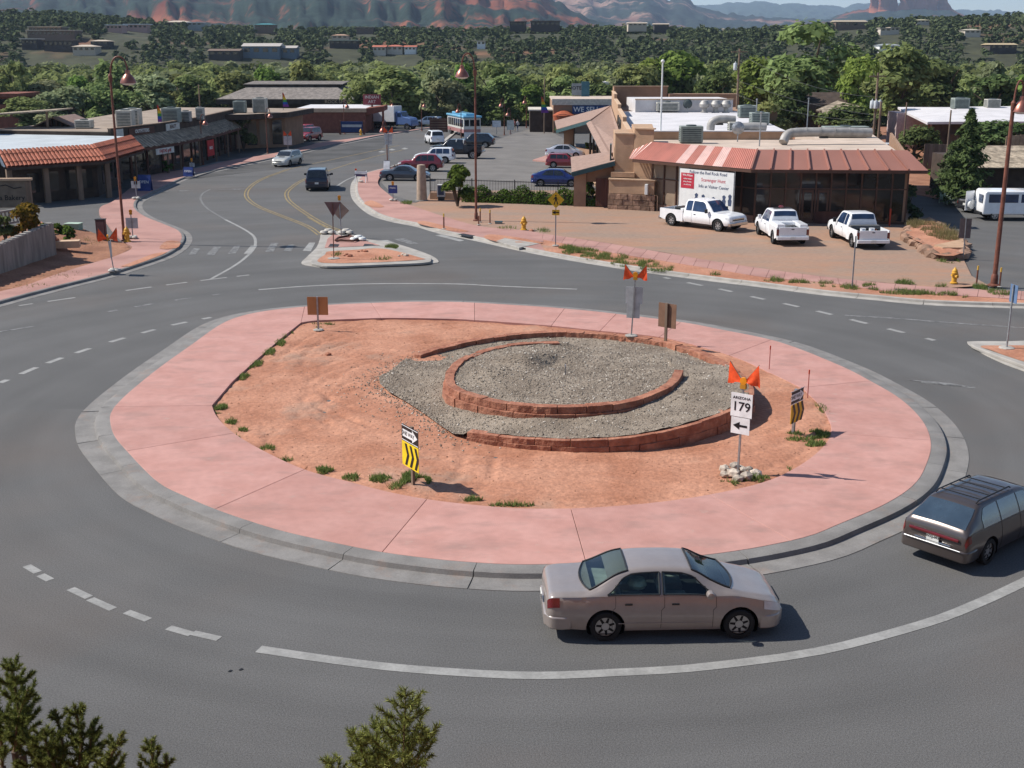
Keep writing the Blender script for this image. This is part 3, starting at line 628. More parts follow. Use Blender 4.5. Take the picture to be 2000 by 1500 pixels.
for k in range(n):
    a = sub(PA, fra[k]+.007, fra[k+1]-.007, .6); b = sub(PBp, fb[k]+.004, max(fb[k]+.01, fb[k+1]-.004), .6)
    MB().prism(a+b[::-1], -.02, .15).build('paving_slab', M_pinkwalk, walk)
for q in ([(711,397),(727,392),(750,404),(728,405)], [(817,437),(829,432),(880,444),(915,452),(880,451)], [(948,466),(957,458),(1010,464),(1060,475),(1000,477)]):
    patch('planting_bed', catmull(G2(q, .15), .5, True), .3, lambda x, y: .162+.03*max(0,nz(x,y,1.5)), M_dirt, walk)
for q in ([(894,458),(905,456),(928,460),(917,463)],): MB().prism(G2(q, .15), .15, .156).build('tactile_pad', M_dark, walk)
A_px = [(1040,464),(1087,473),(1175,490),(1300,510),(1400,526),(1500,542),(1625,553),(1725,567),(1875,577),(2080,590)]
B_px = [(1040,453),(1087,460),(1200,477),(1300,494),(1400,511),(1500,526),(1575,536),(1700,550),(1850,562),(2080,572)]
slabs('paving_slab', walk, catmull(G2(A_px,.15), .6), catmull(G2(B_px,.15), .6), 34, -.02, .1535, M_pinkwalk)
MB().prism(G2([(1014,449),(1052,454),(1062,472),(1026,476)], .14), -.02, .147).build('paving_slab', M_pinkwalk, walk)
verge_poly = [p for p in sub(RA, near_len(RA, G(1046,492,.15).to_2d()), near_len(RA, G(2060,603,.15).to_2d()), .6)] + catmull(G2(A_px,.15), .6)[::-1]
verge = patch('verge', verge_poly, .35, lambda x, y: .13+.03*nz(x,y,1.2), M_dirt); tag(verge, kind='structure')
# pale concrete catch basin cover with a dark slot under the kerb
cb = thing('catch_basin', 'pale concrete catch basin cover set behind the kerb by the crossing sign', 'catch basin')
MB().prism(G2([(969,471),(986,465),(1053,476),(1014,484)], .16), .0, .175).build('cover', M_conc_light, cb, bevel=.02)
sk = sub(RK, near_len(RK, G(966,478,.1).to_2d()), near_len(RK, G(1004,488,.1).to_2d()), .3); sa, sb_ = offset(sk, .0), offset(sk, .045); MB().prism(sa+sb_[::-1], .025, .125).build('slot', M_black, cb)
lot_poly = catmull(G2(B_px,.1)[:9], .8)[::-1] + [p for p in PBp[::-1] if G(782,394,.15).x <= p.x <= G(1035,452,.15).x] + G2([(812,396),(835,388),(842,372),(1165,372),(1168,330),(1500,330),(1760,330),(1775,420),(1800,445),(1850,470),(1882,505),(1898,538),(1930,556)], .1)
lot = patch('dirt_lot', lot_poly, .7, lambda x, y: (.10 if x < 22 else max(.02, .10-(x-22)*.012))+(.03*nz(x,y,.4)+.012*nz(x,y,1.7))*(1 if x < 22 else .4), M_lot); tag(lot, kind='structure')
lotp = MB().sheet(G2([(846,390),(1140,390),(1165,380),(1160,300),(1085,262),(1052,247),(1000,262),(935,288),(880,302),(800,322),(772,333),(745,357),(768,381),(800,392)]), .0035).build('parking_lot', mat('lot_asphalt', (.165,.152,.138), rough=.9, var=.10, scale=.4, fine=.14, fscale=20, glob=True, bump=.4, bscale=50)); tag(lotp, kind='structure')
# bank below the bakery wall
bank_poly = G2([(-60,584),(0,570),(50,558),(112,536),(175,516),(225,501),(257,485),(243,474),(215,470),(160,461),(112,462),(60,470),(0,480),(-80,490)], .15)
def bank_z(x, y):
    q = G(112,500).to_2d(); p0, p1 = G(0,569).to_2d(), G(225,500).to_2d(); d = (p1-p0).normalized(); n = Vector((-d.y, d.x)); h = max(0, (Vector((x,y))-p0).dot(n))
    return .14+min(.75, h*.17)*max(0, min(1, (G(240,480).x-x)/5))+.03*nz(x,y,1.1)
bank = patch('bank', bank_poly, .4, bank_z, M_dirtbrown); tag(bank, kind='structure')
# earth beds around the buildings
yard = MB().prism([(-95,60),(-24.5,72.5),(-33,78),(-38,92),(-30,110),(-15,135),(-18,192),(-95,192)], -.05, .006).build('yard', mat('yard_asphalt', (.075,.072,.068), var=.2, scale=.3, fine=.15, glob=True)); tag(yard, kind='structure')
MB().prism([(34,95),(95,80),(95,190),(28,190),(20,150)], -.05, .02).build('yard', M_dirtbrown)['kind'] = 'structure'
# ------------------------------------------------------------------ vehicles
def glassmat(name, col, rough=.06):
    return mat(name, col, rough, var=.25, scale=1.5, spec=.6, coat=.3)
M_glass = glassmat('car_glass', (.016,.020,.024)); M_glassblue = glassmat('car_glass_blue', (.02,.04,.09))
M_tyre = mat('tyre', (.018,.018,.018), rough=.8, bump=.3, bscale=20); M_rim = mat('alloy', (.42,.42,.42), rough=.35, metal=.7, var=.1)
M_liner = mat('wheel_liner', (.008,.008,.008), rough=.9); M_trim = mat('black_trim', (.02,.02,.021), rough=.5)
M_redlens = mat('red_lens', (.13,.007,.009), rough=.18, spec=.6, coat=.5); M_clear = mat('clear_lens', (.62,.62,.60), rough=.12, spec=.7, coat=.5)
M_chrome = mat('chrome', (.6,.6,.6), rough=.15, metal=1.0, var=.04); M_plate = mat('number_plate', (.66,.66,.62), rough=.5)
M_seat = mat('seat_cloth', (.34,.33,.29), rough=.9, var=.2)
def clear_glass(name, tint, gloss=.04):
    if name in MATS: return MATS[name]
    m = bpy.data.materials.new(name); m.use_nodes = True; t = m.node_tree; N = t.nodes.new; K = t.links.new; t.nodes.remove(t.nodes['Principled BSDF'])
    a = N('ShaderNodeBsdfTransparent'); a.inputs[0].default_value = tuple(tint)+(1,); b = N('ShaderNodeBsdfGlossy'); b.inputs['Roughness'].default_value = gloss; b.inputs[0].default_value = (.9,.95,1,1)
    f = N('ShaderNodeFresnel'); f.inputs[0].default_value = 1.5; x = N('ShaderNodeMixShader'); K(f.outputs[0], x.inputs[0]); K(a.outputs[0], x.inputs[1]); K(b.outputs[0], x.inputs[2]); K(x.outputs[0], t.nodes['Material Output'].inputs[0])
    MATS[name] = m; return m
M_tint = clear_glass('tinted_pane', (.55,.66,.64))

class Body:
    "lofted car body; x runs from the rear bumper (0) to the nose (L), y left, z up"
    def __init__(s, st): s.st = st; s.xs = [q[0] for q in st]; s.L = s.xs[-1]
    def par(s, x):
        x = max(0, min(s.L, x)); i = max(1, min(len(s.xs)-1, int(np.searchsorted(s.xs, x)))); a, b = s.st[i-1], s.st[i]
        t = (x-a[0])/(b[0]-a[0]); p0 = s.st[max(0,i-2)]; p3 = s.st[min(len(s.st)-1,i+1)]; out = []
        for k in range(1, 6):
            d = (b[k]-a[k])/(b[0]-a[0])
            m0 = d if i < 2 else (d+(a[k]-p0[k])/(a[0]-p0[0]))/2; m1 = d if i >= len(s.st)-1 else (d+(p3[k]-b[k])/(p3[0]-b[0]))/2
            if i >= 2 and d*(a[k]-p0[k]) <= 0: m0 = 0
            if i < len(s.st)-1 and d*(p3[k]-b[k]) <= 0: m1 = 0
            h = b[0]-a[0]; m0 = max(-3*abs(d), min(3*abs(d), m0)); m1 = max(-3*abs(d), min(3*abs(d), m1))
            out.append((2*t**3-3*t*t+1)*a[k]+(t**3-2*t*t+t)*h*m0+(-2*t**3+3*t*t)*b[k]+(t**3-t*t)*h*m1)
        return out
    ROWS = 23                                             # 0 floor centre .. 12 shoulder .. 17 roof edge .. 22 roof centre
    def section(s, x):
        zb, zs, zt, w, wt = s.par(x); hs = zs-zb; hg = max(zt-zs, .005); c = min(.07, hg*.45)
        P = [(0,zb),(.7*w,zb)]
        for t in (0,.06,.13,.22,.32,.42,.52,.62,.72,.82,.92):
            y = w*(.93+.07*math.sin(min(1,t/.42)*1.5708)) if t < .42 else w*(1-.055*((t-.42)/.5)**2)
            P.append((y, zb+.015+t*(hs-.015)))
        P[-1] = (P[-1][0], zs-.03*min(1,hs))              # rows 2..12
        P[12] = (.935*w, zs)
        a = P[12]; e = (wt, zt-c)
        for t in (.1,.35,.62,.88,1.0): P.append((a[0]+(e[0]-a[0])*t+.012*math.sin(t*3.14), a[1]+(e[1]-a[1])*t))
        P += [(wt-.035, zt-c*.42), (wt-.10, zt-c*.16), (wt*.62, zt-.012), (wt*.3, zt-.003), (0, zt)]
        return P
    def surf(s, x, r, side=1, off=0.0):
        P = s.section(x); i = min(s.ROWS-2, int(r)); t = r-i; y = P[i][0]+(P[i+1][0]-P[i][0])*t; z = P[i][1]+(P[i+1][1]-P[i][1])*t
        if off:
            dy = P[i+1][0]-P[i][0]; dz = P[i+1][1]-P[i][1]; l = math.hypot(dy, dz) or 1; ny, nz_ = dz/l, -dy/l
            Q = s.section(min(s.L, x+.05)); Q0 = s.section(max(0, x-.05)); zx = (Q[i][1]-Q0[i][1])/(min(s.L,x+.05)-max(0,x-.05)); yx = (Q[i][0]-Q0[i][0])/(min(s.L,x+.05)-max(0,x-.05))
            n = Vector((-(zx*nz_+yx*ny), ny, nz_)); n.normalize(); v = Vector((x, y, z))+n*off; return Vector((v.x, v.y*side, v.z))
        return Vector((x, y*side, z))
    def patch(s, mb, xr, side=1, off=.008, n=8, m=4):
        "xr: list of (x, row_lo, row_hi) along x"
        for (x0,a0,b0),(x1,a1,b1) in zip(xr, xr[1:]):
            k0 = len(mb.v); vs = []
            for i in range(n+1):
                t = i/n
                for j in range(m+1):
                    q = j/m; lo = a0+(a1-a0)*t; hi = b0+(b1-b0)*t; vs.append(s.surf(x0+(x1-x0)*t, lo+(hi-lo)*q, side, off))
            fs = []
            for i in range(n):
                for j in range(m):
                    f = (i*(m+1)+j, (i+1)*(m+1)+j, (i+1)*(m+1)+j+1, i*(m+1)+j+1); fs.append(f[::-1] if side < 0 else f)
            mb.add(vs, fs)
        return mb
def wheel(parent, x, y, r, w=.2, rimr=None, rimmat=None, spokes=7):
    sd = 1 if y > 0 else -1; rimr = rimr or r*.66
    o = bpy.data.objects.new('wheel', None); COL.objects.link(o); o.parent = parent; o.location = (x, y, r)
    key = ('wh', round(r,3), round(w,3), sd, round(rimr,3))
    if key not in MATS:
        t = MB().lathe([(rimr,-w/2),(r*.93,-w/2),(r,-w*.36),(r,w*.36),(r*.93,w/2),(rimr,w/2)], n=28, axis='y', caps=False)
        rm = MB().lathe([(0.01,-w*.3),(rimr*1.01,-w*.3),(rimr*1.01,w*.3),(0.01,w*.3)], n=28, axis='y')
        h = MB()
        pts = []
        for k in range(spokes*4):
            q = 2*math.pi*k/(spokes*4); rr_ = rimr*(.9 if k % 4 in (1,2) else .42); pts.append(Vector((math.cos(q)*rr_, sd*w*.31, math.sin(q)*rr_)))
        c0 = [Vector((math.cos(2*math.pi*k/(spokes*4))*rimr*.38, sd*w*.31, math.sin(2*math.pi*k/(spokes*4))*rimr*.38)) for k in range(spokes*4)]; n4 = spokes*4
        h.add(pts+c0, [(k,(k+1)%n4,n4+(k+1)%n4,n4+k) for k in range(n4)])
        MATS[key] = (t.mesh('tyre', M_tyre, True), rm.mesh('rim', None, True), h.mesh('rim_holes', M_black))
    t, rm, h = MATS[key]
    link('tyre', t, o); q = rm.copy(); q.materials.append(rimmat or M_rim); link('rim', q, o); link('rim_holes', h, o)
    return o
def arch_liner(parent, x, y, r, Ra):
    sd = 1 if y > 0 else -1
    mb = MB(); n = 20; vs = []; fs = []
    for yy_ in (y+sd*.09, y-sd*.30):
        for k in range(n): a = 2*math.pi*k/n; vs.append((x+math.cos(a)*Ra*1.0, yy_, r+math.sin(a)*Ra*1.0))
    for k in range(n): fs.append((k,(k+1)%n,n+(k+1)%n,n+k))
    fs.append(tuple(range(n,2*n))); mb.add([v for v in vs if True], fs)
    mb.v = [(a,b,max(c,.16)) for a,b,c in mb.v]
    return mb.build('wheel_arch', M_liner, parent)
def make_body(B, parent, m, axles, r, Ra, dx=.06, hole=None):
    L = B.L; n = int(L/dx); xs = [L*k/n for k in range(n+1)]; xs = sorted(set(xs+[.012,.03,L-.03,L-.012])); R_ = B.ROWS; vs = []; fs = []; cut = {}
    for sd in (1, -1):
        b0 = len(vs)
        for x in xs:
            for (y, z) in B.section(x):
                xx = x
                vs.append((xx, y*sd, z))
        for i in range(len(xs)-1):
            for j in range(R_-1):
                q = [b0+i*R_+j, b0+(i+1)*R_+j, b0+(i+1)*R_+j+1, b0+i*R_+j+1]
                cx = sum(vs[k][0] for k in q)/4; cz = sum(vs[k][2] for k in q)/4
                hit = [ax for ax in axles if j >= 1 and math.hypot(cx-ax, cz-r) < Ra]
                if hit:
                    for k in q: cut[k] = hit[0]
                    continue
                if hole and hole((xs[i]+xs[i+1])/2, j+.5): continue
                fs.append(tuple(q) if sd < 0 else tuple(q[::-1]))
    used = set(k for f in fs for k in f)
    for k, ax in cut.items():
        if k in used:
            x, y, z = vs[k]; d = math.hypot(x-ax, z-r)
            if d > .05 and z > .2: vs[k] = (ax+(x-ax)*Ra/d, y, max(.15, r+(z-r)*Ra/d))
    nx = len(xs)*R_
    fs.append(tuple(range(R_))+tuple(nx+k for k in range(R_-2,0,-1))); e = (len(xs)-1)*R_
    fs.append((tuple(e+k for k in range(R_))+tuple(nx+e+k for k in range(R_-2,0,-1)))[::-1])
    me = bpy.data.meshes.new('body'); me.from_pydata(vs, [], fs)
    bm = bmesh.new(); bm.from_mesh(me); bmesh.ops.remove_doubles(bm, verts=bm.verts, dist=.0006); bmesh.ops.recalc_face_normals(bm, faces=bm.faces); bm.to_mesh(me); bm.free()
    me.materials.append(m); me.polygons.foreach_set('use_smooth', [True]*len(me.polygons)); me.set_sharp_from_angle(angle=R(38))
    return link('body', me, parent)
def bumper(B, parent, m, front, z0, z1, depth=.5, off=.03):
    L = B.L; xs = [0, .02, .06, .12, .2, .32, depth]; pts = []
    for x in xs: pts.append((x, B.par(L-x if front else x)[3]*.985+off*min(1,(depth+.05-x)/.2)))
    P = [(-off*1.3, -pts[0][1]*.93)]+[(a, -b) for a, b in pts]+[(a, b) for a, b in reversed(pts)]+[(-off*1.3, pts[0][1]*.93)]
    P = [((L-a) if front else a, b) for a, b in P]
    return MB().prism(P, z0, z1).build('bumper', m, parent, bevel=.035, smooth=True, ang=50)

def car(name, label, loc, rz, st, paintm, axles, r=.31, W=1.75, windows=(), wind=None, rear=None, group=None, dx=.08, glass=None, lights='rect', Ra=None, see=False, bumpm=None, rows=(12.55,16.75), extras=None, rimm=None, tyre_w=.2, cat='car', tint=None, tail=(.02,.22,9.2,11.8), head=(.03,.4,9.6,11.8), bz=(.30,.54), mirror=None):
    B = Body(st); root = thing(name, label, cat, loc, rz, group); g = glass or M_glass; Ra = Ra or r*1.22; L = B.L
    ctr = bpy.data.objects.new('shell', None)
    def win_hole(x, rr):
        if not see: return False
        for w in windows:
            if w[0][0]+.03 < x < w[-1][0]-.03:
                for (x0,a0,b0),(x1,a1,b1) in zip(w, w[1:]):
                    if x0 <= x <= x1:
                        t = (x-x0)/(x1-x0); return a0+(a1-a0)*t+.1 < rr < b0+(b1-b0)*t-.1
        for w in (wind, rear):
            if w and w[0]+.05 < x < w[1]-.05 and rr > 18.6: return True
        return False
    make_body(B, root, paintm, axles, r, Ra, dx, win_hole if see else None)
    gp = (tint or M_tint) if see else g
    for sd in (1, -1):
        for w in windows:
            if see: B.patch(MB(), [(x, a-.25 if a < b-.3 else a, b+.22 if a < b-.3 else b) for x, a, b in [(w[0][0]-.03,)+tuple(w[0][1:])]+list(w[1:-1])+[(w[-1][0]+.03,)+tuple(w[-1][1:])]], sd, .004).build('window_trim', M_trim, root, smooth=True) if False else None
            B.patch(MB(), w, sd, .009).build('side_window', gp, root, smooth=True)
            if see:                                       # black rubber seal round the pane
                for (x0,a0,b0),(x1,a1,b1) in zip(w, w[1:]):
                    for lo in (0, 1):
                        pts = [B.surf(x0+(x1-x0)*i/6, (a0+(a1-a0)*i/6) if lo == 0 else (b0+(b1-b0)*i/6), sd, .012) for i in range(7)]
                        MB().tube(pts, .014, 5).build('window_seal', M_trim, root)
                for x_, a_, b_ in (w[0], w[-1]):
                    if b_-a_ > .6: MB().tube([B.surf(x_, a_+(b_-a_)*i/5, sd, .012) for i in range(6)], .016, 5).build('window_seal', M_trim, root)
        for ax in axles:
            y = sd*(W/2-.115); wheel(root, ax, y, r, tyre_w, rimmat=rimm); arch_liner(root, ax, y, r, Ra)
        if lights:
            B.patch(MB(), [(tail[0],tail[2],tail[3]),(tail[1],tail[2]+.2,tail[3])], sd, .012).build('tail_light', M_redlens, root, smooth=True)
            B.patch(MB(), [(L-head[1],head[2]+.5,head[3]),(L-head[0],head[2],head[3]+.1)], sd, .012).build('headlight', M_clear, root, smooth=True)
        if mirror is not False:
            mx = mirror or (windows[-1][-1][0]-.08 if windows else L*.7); p = B.surf(mx, 12.3, sd)
            MB().lathe([(.02,-.1),(.07,-.085),(.085,0),(.075,.07),(.03,.085)], (p.x, 0, 0), 10, 'y').build('mirror', paintm, root, loc=(0, p.y+sd*.10, p.z+.06), smooth=True)
    for wn, w in (('windshield', wind), ('rear_window', rear)):
        if w:
            mb = MB(); x0, x1 = w[0], w[1]; n = 8; vs = []; fs = []; cols = 9; i0 = w[2] if len(w) > 2 else .06; i1 = w[3] if len(w) > 3 else .06; bw0 = w[4] if len(w) > 4 else 0; bw1 = w[5] if len(w) > 5 else 0
            def top(x, y):
                P = B.section(x)
                for k in range(17, B.ROWS-1):
                    if P[k][0] >= abs(y) >= P[k+1][0]: t = (P[k][0]-abs(y))/max(P[k][0]-P[k+1][0],1e-6); return P[k][1]+(P[k+1][1]-P[k][1])*t
                return P[17][1]
            for i in range(n+1):
                xb = x0+(x1-x0)*i/n; hw = B.par(xb)[4]-(i0+(i1-i0)*i/n)
                for j in range(cols):
                    y = hw*(-1+2*j/(cols-1)); x = xb+(1-(y/hw)**2)*(bw0*(1-i/n)+bw1*i/n); sl = (B.par(x+.02)[2]-B.par(x-.02)[2])/.04; nl = math.hypot(1, sl); vs.append((x-sl/nl*.01, y, top(x, y)+.01/nl+.003))
            for i in range(n):
                for j in range(cols-1): fs.append((i*cols+j, (i+1)*cols+j, (i+1)*cols+j+1, i*cols+j+1))
            mb.add(vs, fs).build(wn, gp, root, smooth=True, fix=False)
            if see:
                b = [Vector(v) for v in vs]; ring = [b[j] for j in range(cols)]+[b[i*cols+cols-1] for i in range(1,n+1)]+[b[n*cols+j] for j in range(cols-2,-1,-1)]+[b[i*cols] for i in range(n-1,-1,-1)]
                MB().tube(ring, .02, 5).build('window_seal', M_trim, root)
    bumper(B, root, bumpm or paintm, True, bz[0]-.06, bz[1]-.04); bumper(B, root, bumpm or paintm, False, bz[0], bz[1]); 
    MB().box((-.055, 0, bz[1]+.10), (.02, .31, .155)).build('number_plate', M_plate, root)
    gz = B.par(L-.02)[1]; MB().box((L+.012, 0, gz-.05), (.03, .62, .10)).build('grille', M_trim, root)
    if extras: extras(B, root)
    # put the origin at the middle of the footprint
    for ch in root.children: ch.location.x -= L/2
    return root
def place(rear_px, front_px, side, xr, xf, L, track):
    "wheel contact pixels of the side that faces the camera (side: +1 left, -1 right) -> location, heading"
    a, b = G(*rear_px), G(*front_px); d = (b-a); rz = math.atan2(d.y, d.x); dn = d.normalized(); left = Vector((-dn.y, dn.x, 0))
    mid = (a+b)/2 - left*side*track/2; return mid + dn*(L/2-(xr+xf)/2), rz
def heading(p, q): d = G(*q)-G(*p); return math.atan2(d.y, d.x)

def sedan_st(L=4.79, W=1.78, H=1.41, deck=.985, belt=.95, hood=.93, tail=1.02, rr=1.85, rf=1.85, cowl=1.17, cl=.2):
    w = W/2; q = W/1.78
    return [(0,cl+.13,deck-.25,deck-.20,w*.74,w*.64),(.05,cl+.1,deck-.11,deck-.055,w*.87,w*.74),(.2,cl+.07,deck-.055,deck-.005,w*.95,w*.81),(.6,cl+.04,belt-.01,deck+.015,w*.99,w*.84),(tail,cl+.02,belt,deck+.04,w,w*.84),
            (tail+.22,cl,belt+.005,deck+.15,w,w*.79),(rr-.3,cl,belt+.005,H-.09,w,w*.70),(rr,cl,belt,H-.02,w,w*.655),(rr+.45,cl,belt-.005,H,w,w*.645),(L-rf-.2,cl,belt-.01,H-.015,w,w*.65),
            (L-rf+.06,cl,belt-.015,H-.055,w,w*.665),(L-rf+.38,cl,hood+.005,(H+hood)/2+.02,w,w*.74),(L-cowl,cl,hood,hood+.085,w*.995,w*.84),(L-.8,cl+.01,hood-.04,hood+.02,w*.985,w*.83),(L-.4,cl+.02,hood-.13,hood-.07,w*.96,w*.78),
            (L-.17,cl+.04,hood-.20,hood-.15,w*.88,w*.68),(L-.05,cl+.07,hood-.29,hood-.25,w*.74,w*.55),(L,cl+.12,hood-.37,hood-.345,w*.58,w*.44)]
def hatch_st(L, W, H, belt, hood, rr=.45, rf=1.9, cowl=1.15, cl=.24, tail=.1, tumble=.70, rear_in=0.0):
    w = W/2
    return [(0,cl+.13,belt-.30,belt-.25,w*.90,w*.84),(.04,cl+.09,belt-.10,belt-.02,w*.95,w*.86),(.10+rear_in,cl+.06,belt-.02,belt+.08,w*.975,w*.85),(rr*.6+tail,cl+.03,belt,(belt+H)/2+.06,w*.99,w*(.78 if tumble < .75 else .82)),(rr+tail,cl,belt,H-.04,w,w*(tumble+.02)),(rr+tail+.4,cl,belt,H,w,w*tumble),
            (L-rf-.3,cl,belt-.01,H-.01,w,w*tumble),(L-rf,cl,belt-.015,H-.05,w,w*(tumble+.02)),(L-rf+(rf-cowl)*.55,cl,hood+.01,(H+hood)/2+.03,w,w*(tumble+.09)),(L-cowl,cl,hood,hood+.08,w,w*.85),(L-.7,cl+.01,hood-.03,hood+.03,w*.99,w*.84),
            (L-.3,cl+.03,hood-.11,hood-.06,w*.95,w*.79),(L-.1,cl+.05,hood-.2,hood-.16,w*.88,w*.72),(L,cl+.1,hood-.34,hood-.31,w*.76,w*.6)]

# --- champagne saloon in the foreground
M_champ = paint('champagne_paint', (.335,.285,.255), rough=.30, metal=.35)
def interior(B, root, x0, x1, w):
    z0 = .45; MB().bx(x0, x1, -w, w, z0, .62).build('cabin_floor', mat('cabin_dark', (.02,.021,.022), rough=.9), root)
    for sx in (x0+.62, x0+1.5):
        for sy in (-.37, .37):
            s = MB(); s.box((sx+.22, sy, .68), (.5,.5,.16)); s.beam((sx,sy,.68),(sx-.14,sy,1.06),.48,.14,Vector((1,0,0))); s.box((sx-.12,sy,1.12),(.1,.26,.12)); s.build('seat', M_seat, root, bevel=.05)
def saloon_extras(B, root):
    interior(B, root, .9, 3.5, .66)
    MB().lathe([(.01,-.09),(.16,-.08),(.2,0),(.15,.1),(.05,.13)], (1.85,-.36,1.02), 12).build('cloth_bundle', mat('pale_cloth', (.42,.55,.45), var=.3, scale=6, rough=.95), root, smooth=True)
    MB().bx(.95,1.35,-.62,.62,.90,.93).build('parcel_shelf', M_seat, root); MB().bx(3.25,3.7,-.64,.64,.80,.93).build('dashboard', M_trim, root, bevel=.04)
    for sd in (1,-1):
        for x in (1.3, 2.27, 3.3):                       # door shut lines
            MB().tube([B.surf(x+(.06 if r_ > 9 else 0), r_, sd, .0015) for r_ in np.linspace(3.2, 12.2, 12)], .0045, 4).build('door_gap', M_trim, root)
        MB().tube([B.surf(x, 5.2, sd, .004) for x in np.linspace(1.42, 3.28, 20)], .009, 4).build('door_moulding', M_champ, root)
        for x in (1.62, 2.55): p = B.surf(x, 10.6, sd); MB().box((x, p.y+sd*.008, p.z), (.15,.03,.035)).build('door_handle', M_trim, root, bevel=.008)
        MB().tube([B.surf(x, 11.95, sd, .004) for x in np.linspace(.3, 4.3, 24)], .006, 4).build('waist_crease', M_champ, root)
    MB().tube([(.13, y, B.section(.2)[22][1]-.02-abs(y)*.02) for y in np.linspace(-.62,.62,9)], .006, 4).build('boot_gap', M_trim, root)
    text('plate_number', 'AZ 472', .1, M_trim, root, (-.067, 0, .64), (R(90),0,R(-90)), .002)
st = sedan_st(L=4.74, tail=.84, rr=1.72, deck=1.0, belt=.96, rf=1.86, cowl=1.02, H=1.43)
loc, rz = place((1180,1248), (1441,1243), -1, 1.17, 3.84, 4.74, 1.5)
sal_w = [[(1.20,12.6,13.0),(1.48,12.55,15.7),(1.66,12.55,16.6),(2.24,12.5,16.85)], [(2.30,12.5,16.85),(2.72,12.5,16.6),(2.95,12.5,15.8),(3.30,12.55,13.6)]]
car('saloon_car', 'champagne four-door saloon driving round the near side of the island', loc, rz, st, M_champ, (1.17,3.84), .315, 1.78, sal_w, (2.90,3.64,.05,.06,.0,.14), (.86,1.62,.06,.05,-.14,.0), dx=.045, see=True, extras=saloon_extras, tail=(.03,.26,9.6,11.9), head=(.05,.42,9.4,11.9), bz=(.27,.55))
# --- dark grey estate wagon leaving on the right
M_wagon = paint('dusky_grey_paint', (.085,.068,.062), rough=.30, metal=.5)
M_wagglass = mat('wagon_glass', (.035,.055,.075), .04, var=.3, scale=1.2, spec=1.0, coat=1.0)  # sky reflection put into the base colour as a lighter blue
def wagon_extras(B, root):
    for sd in (1,-1):
        MB().tube([(.8,sd*.50,1.44),(.9,sd*.50,1.485),(2.25,sd*.50,1.50),(2.32,sd*.50,1.46)], .017, 6).build('roof_rail', M_trim, root)
        for x in (1.5, 2.36): MB().tube([B.surf(x, r_, sd, .0015) for r_ in np.linspace(3.2,12.2,12)], .005, 4).build('door_gap', M_trim, root)
        MB().tube([B.surf(x, 11.9, sd, .004) for x in np.linspace(.2, 4.2, 24)], .008, 4).build('waist_crease', M_wagon, root)
    for x in (1.0,1.4,1.8,2.15): MB().beam((x,-.5,1.485),(x,.5,1.485),.035,.02).build('roof_bar', M_trim, root)
    MB().box((-.025,0,.77),(.04,1.24,.075)).build('tail_light_band', M_redlens, root, bevel=.02)
    MB().box((-.05,0,.60),(.03,.9,.035)).build('tailgate_handle', M_chrome, root, bevel=.01)
    MB().tube([(-.075,y,.555) for y in np.linspace(-.7,.7,8)], .012, 6).build('bumper_strip', M_chrome, root)
    text('plate_number', 'WXJ-093', .085, M_trim, root, (-.07,0,.705), (R(90),0,R(-90)), .002)
st = hatch_st(4.67, 1.70, 1.44, .92, .88, rr=.62, rf=1.85, cowl=1.1, cl=.22, tail=.12)
wag_w = [[(.72,12.5,14.8),(.9,12.5,16.4),(1.45,12.5,16.8)], [(1.51,12.5,16.8),(2.30,12.5,16.8)], [(2.36,12.5,16.8),(2.7,12.5,16.6),(2.95,12.5,15.6),(3.25,12.55,13.3)]]
loc, rz = place((1908,1106), (2040,1038), -1, 1.0, 3.6, 4.67, 1.45)
car('estate_car', 'dark grey estate car with black roof rack leaving at the right edge', loc, rz, st, M_wagon, (1.0,3.6), .31, 1.70, wag_w, (2.85,3.5), (.12,.66,.05,.07), dx=.05, extras=wagon_extras, tail=(.02,.18,9.8,11.9), bz=(.27,.55), glass=M_wagglass)
# --- cars on the road and in the lot
def suv(name, label, loc, rz, L, W, H, m, belt=None, hood=None, r=.36, cl=.3, group=None, rr=.3, rf=None, cowl=None, nwin=3, extras=None, glass=None, bumpm=None, tail=(.02,.16,9.0,11.9), dx=.1, cat='car', rows=(12.5,16.7)):
    belt = belt or H*.62; hood = hood or belt-.02; rf = rf or L*.42; cowl = cowl or L*.26; st = hatch_st(L, W, H, belt, hood, rr=rr, rf=rf, cowl=cowl, cl=cl, tail=.08, tumble=.76)
    x0 = rr+.22; x1 = L-rf+(rf-cowl)*.55; seg = (x1-x0)/nwin; ws = []
    for k in range(nwin):
        a, b = x0+seg*k+.03, x0+seg*(k+1)-.03
        if k == nwin-1: ws.append([(a,rows[0],rows[1]),(a+(b-a)*.45,rows[0],rows[1]-.3),(b,rows[0],rows[0]+1.3)])
        else: ws.append([(a,rows[0],rows[1]-(.5 if k == 0 else 0)),(a+.12,rows[0],rows[1]),(b,rows[0],rows[1])])
    ax = (L*.21, L*.79)
    return car(name, label, loc, rz, st, m, ax, r, W, ws, (L-rf+.03, L-cowl-.06), (.10,rr*.9+.06,.05,.08), dx=dx, group=group, extras=extras, glass=glass, bumpm=bumpm, tail=tail, bz=(cl+.06,cl+.32), cat=cat)
M_silver = paint('silver_paint', (.46,.46,.42), rough=.32, metal=.3); M_navy = paint('navy_paint', (.014,.019,.034), rough=.3, metal=.3); M_wht = paint('white_car_paint', (.80,.80,.80), rough=.35)
M_redp = paint('dark_red_paint', (.22,.012,.018), rough=.3); M_blk = paint('black_car_paint', (.012,.014,.02), rough=.25); M_slate = paint('slate_paint', (.055,.065,.085), rough=.28, metal=.4); M_blue = paint('blue_paint', (.018,.035,.16), rough=.25, metal=.3); M_ltsilver = paint('pale_silver_paint', (.55,.56,.60), rough=.3, metal=.4)
CARS = 'cars parked in the lot beside the street'
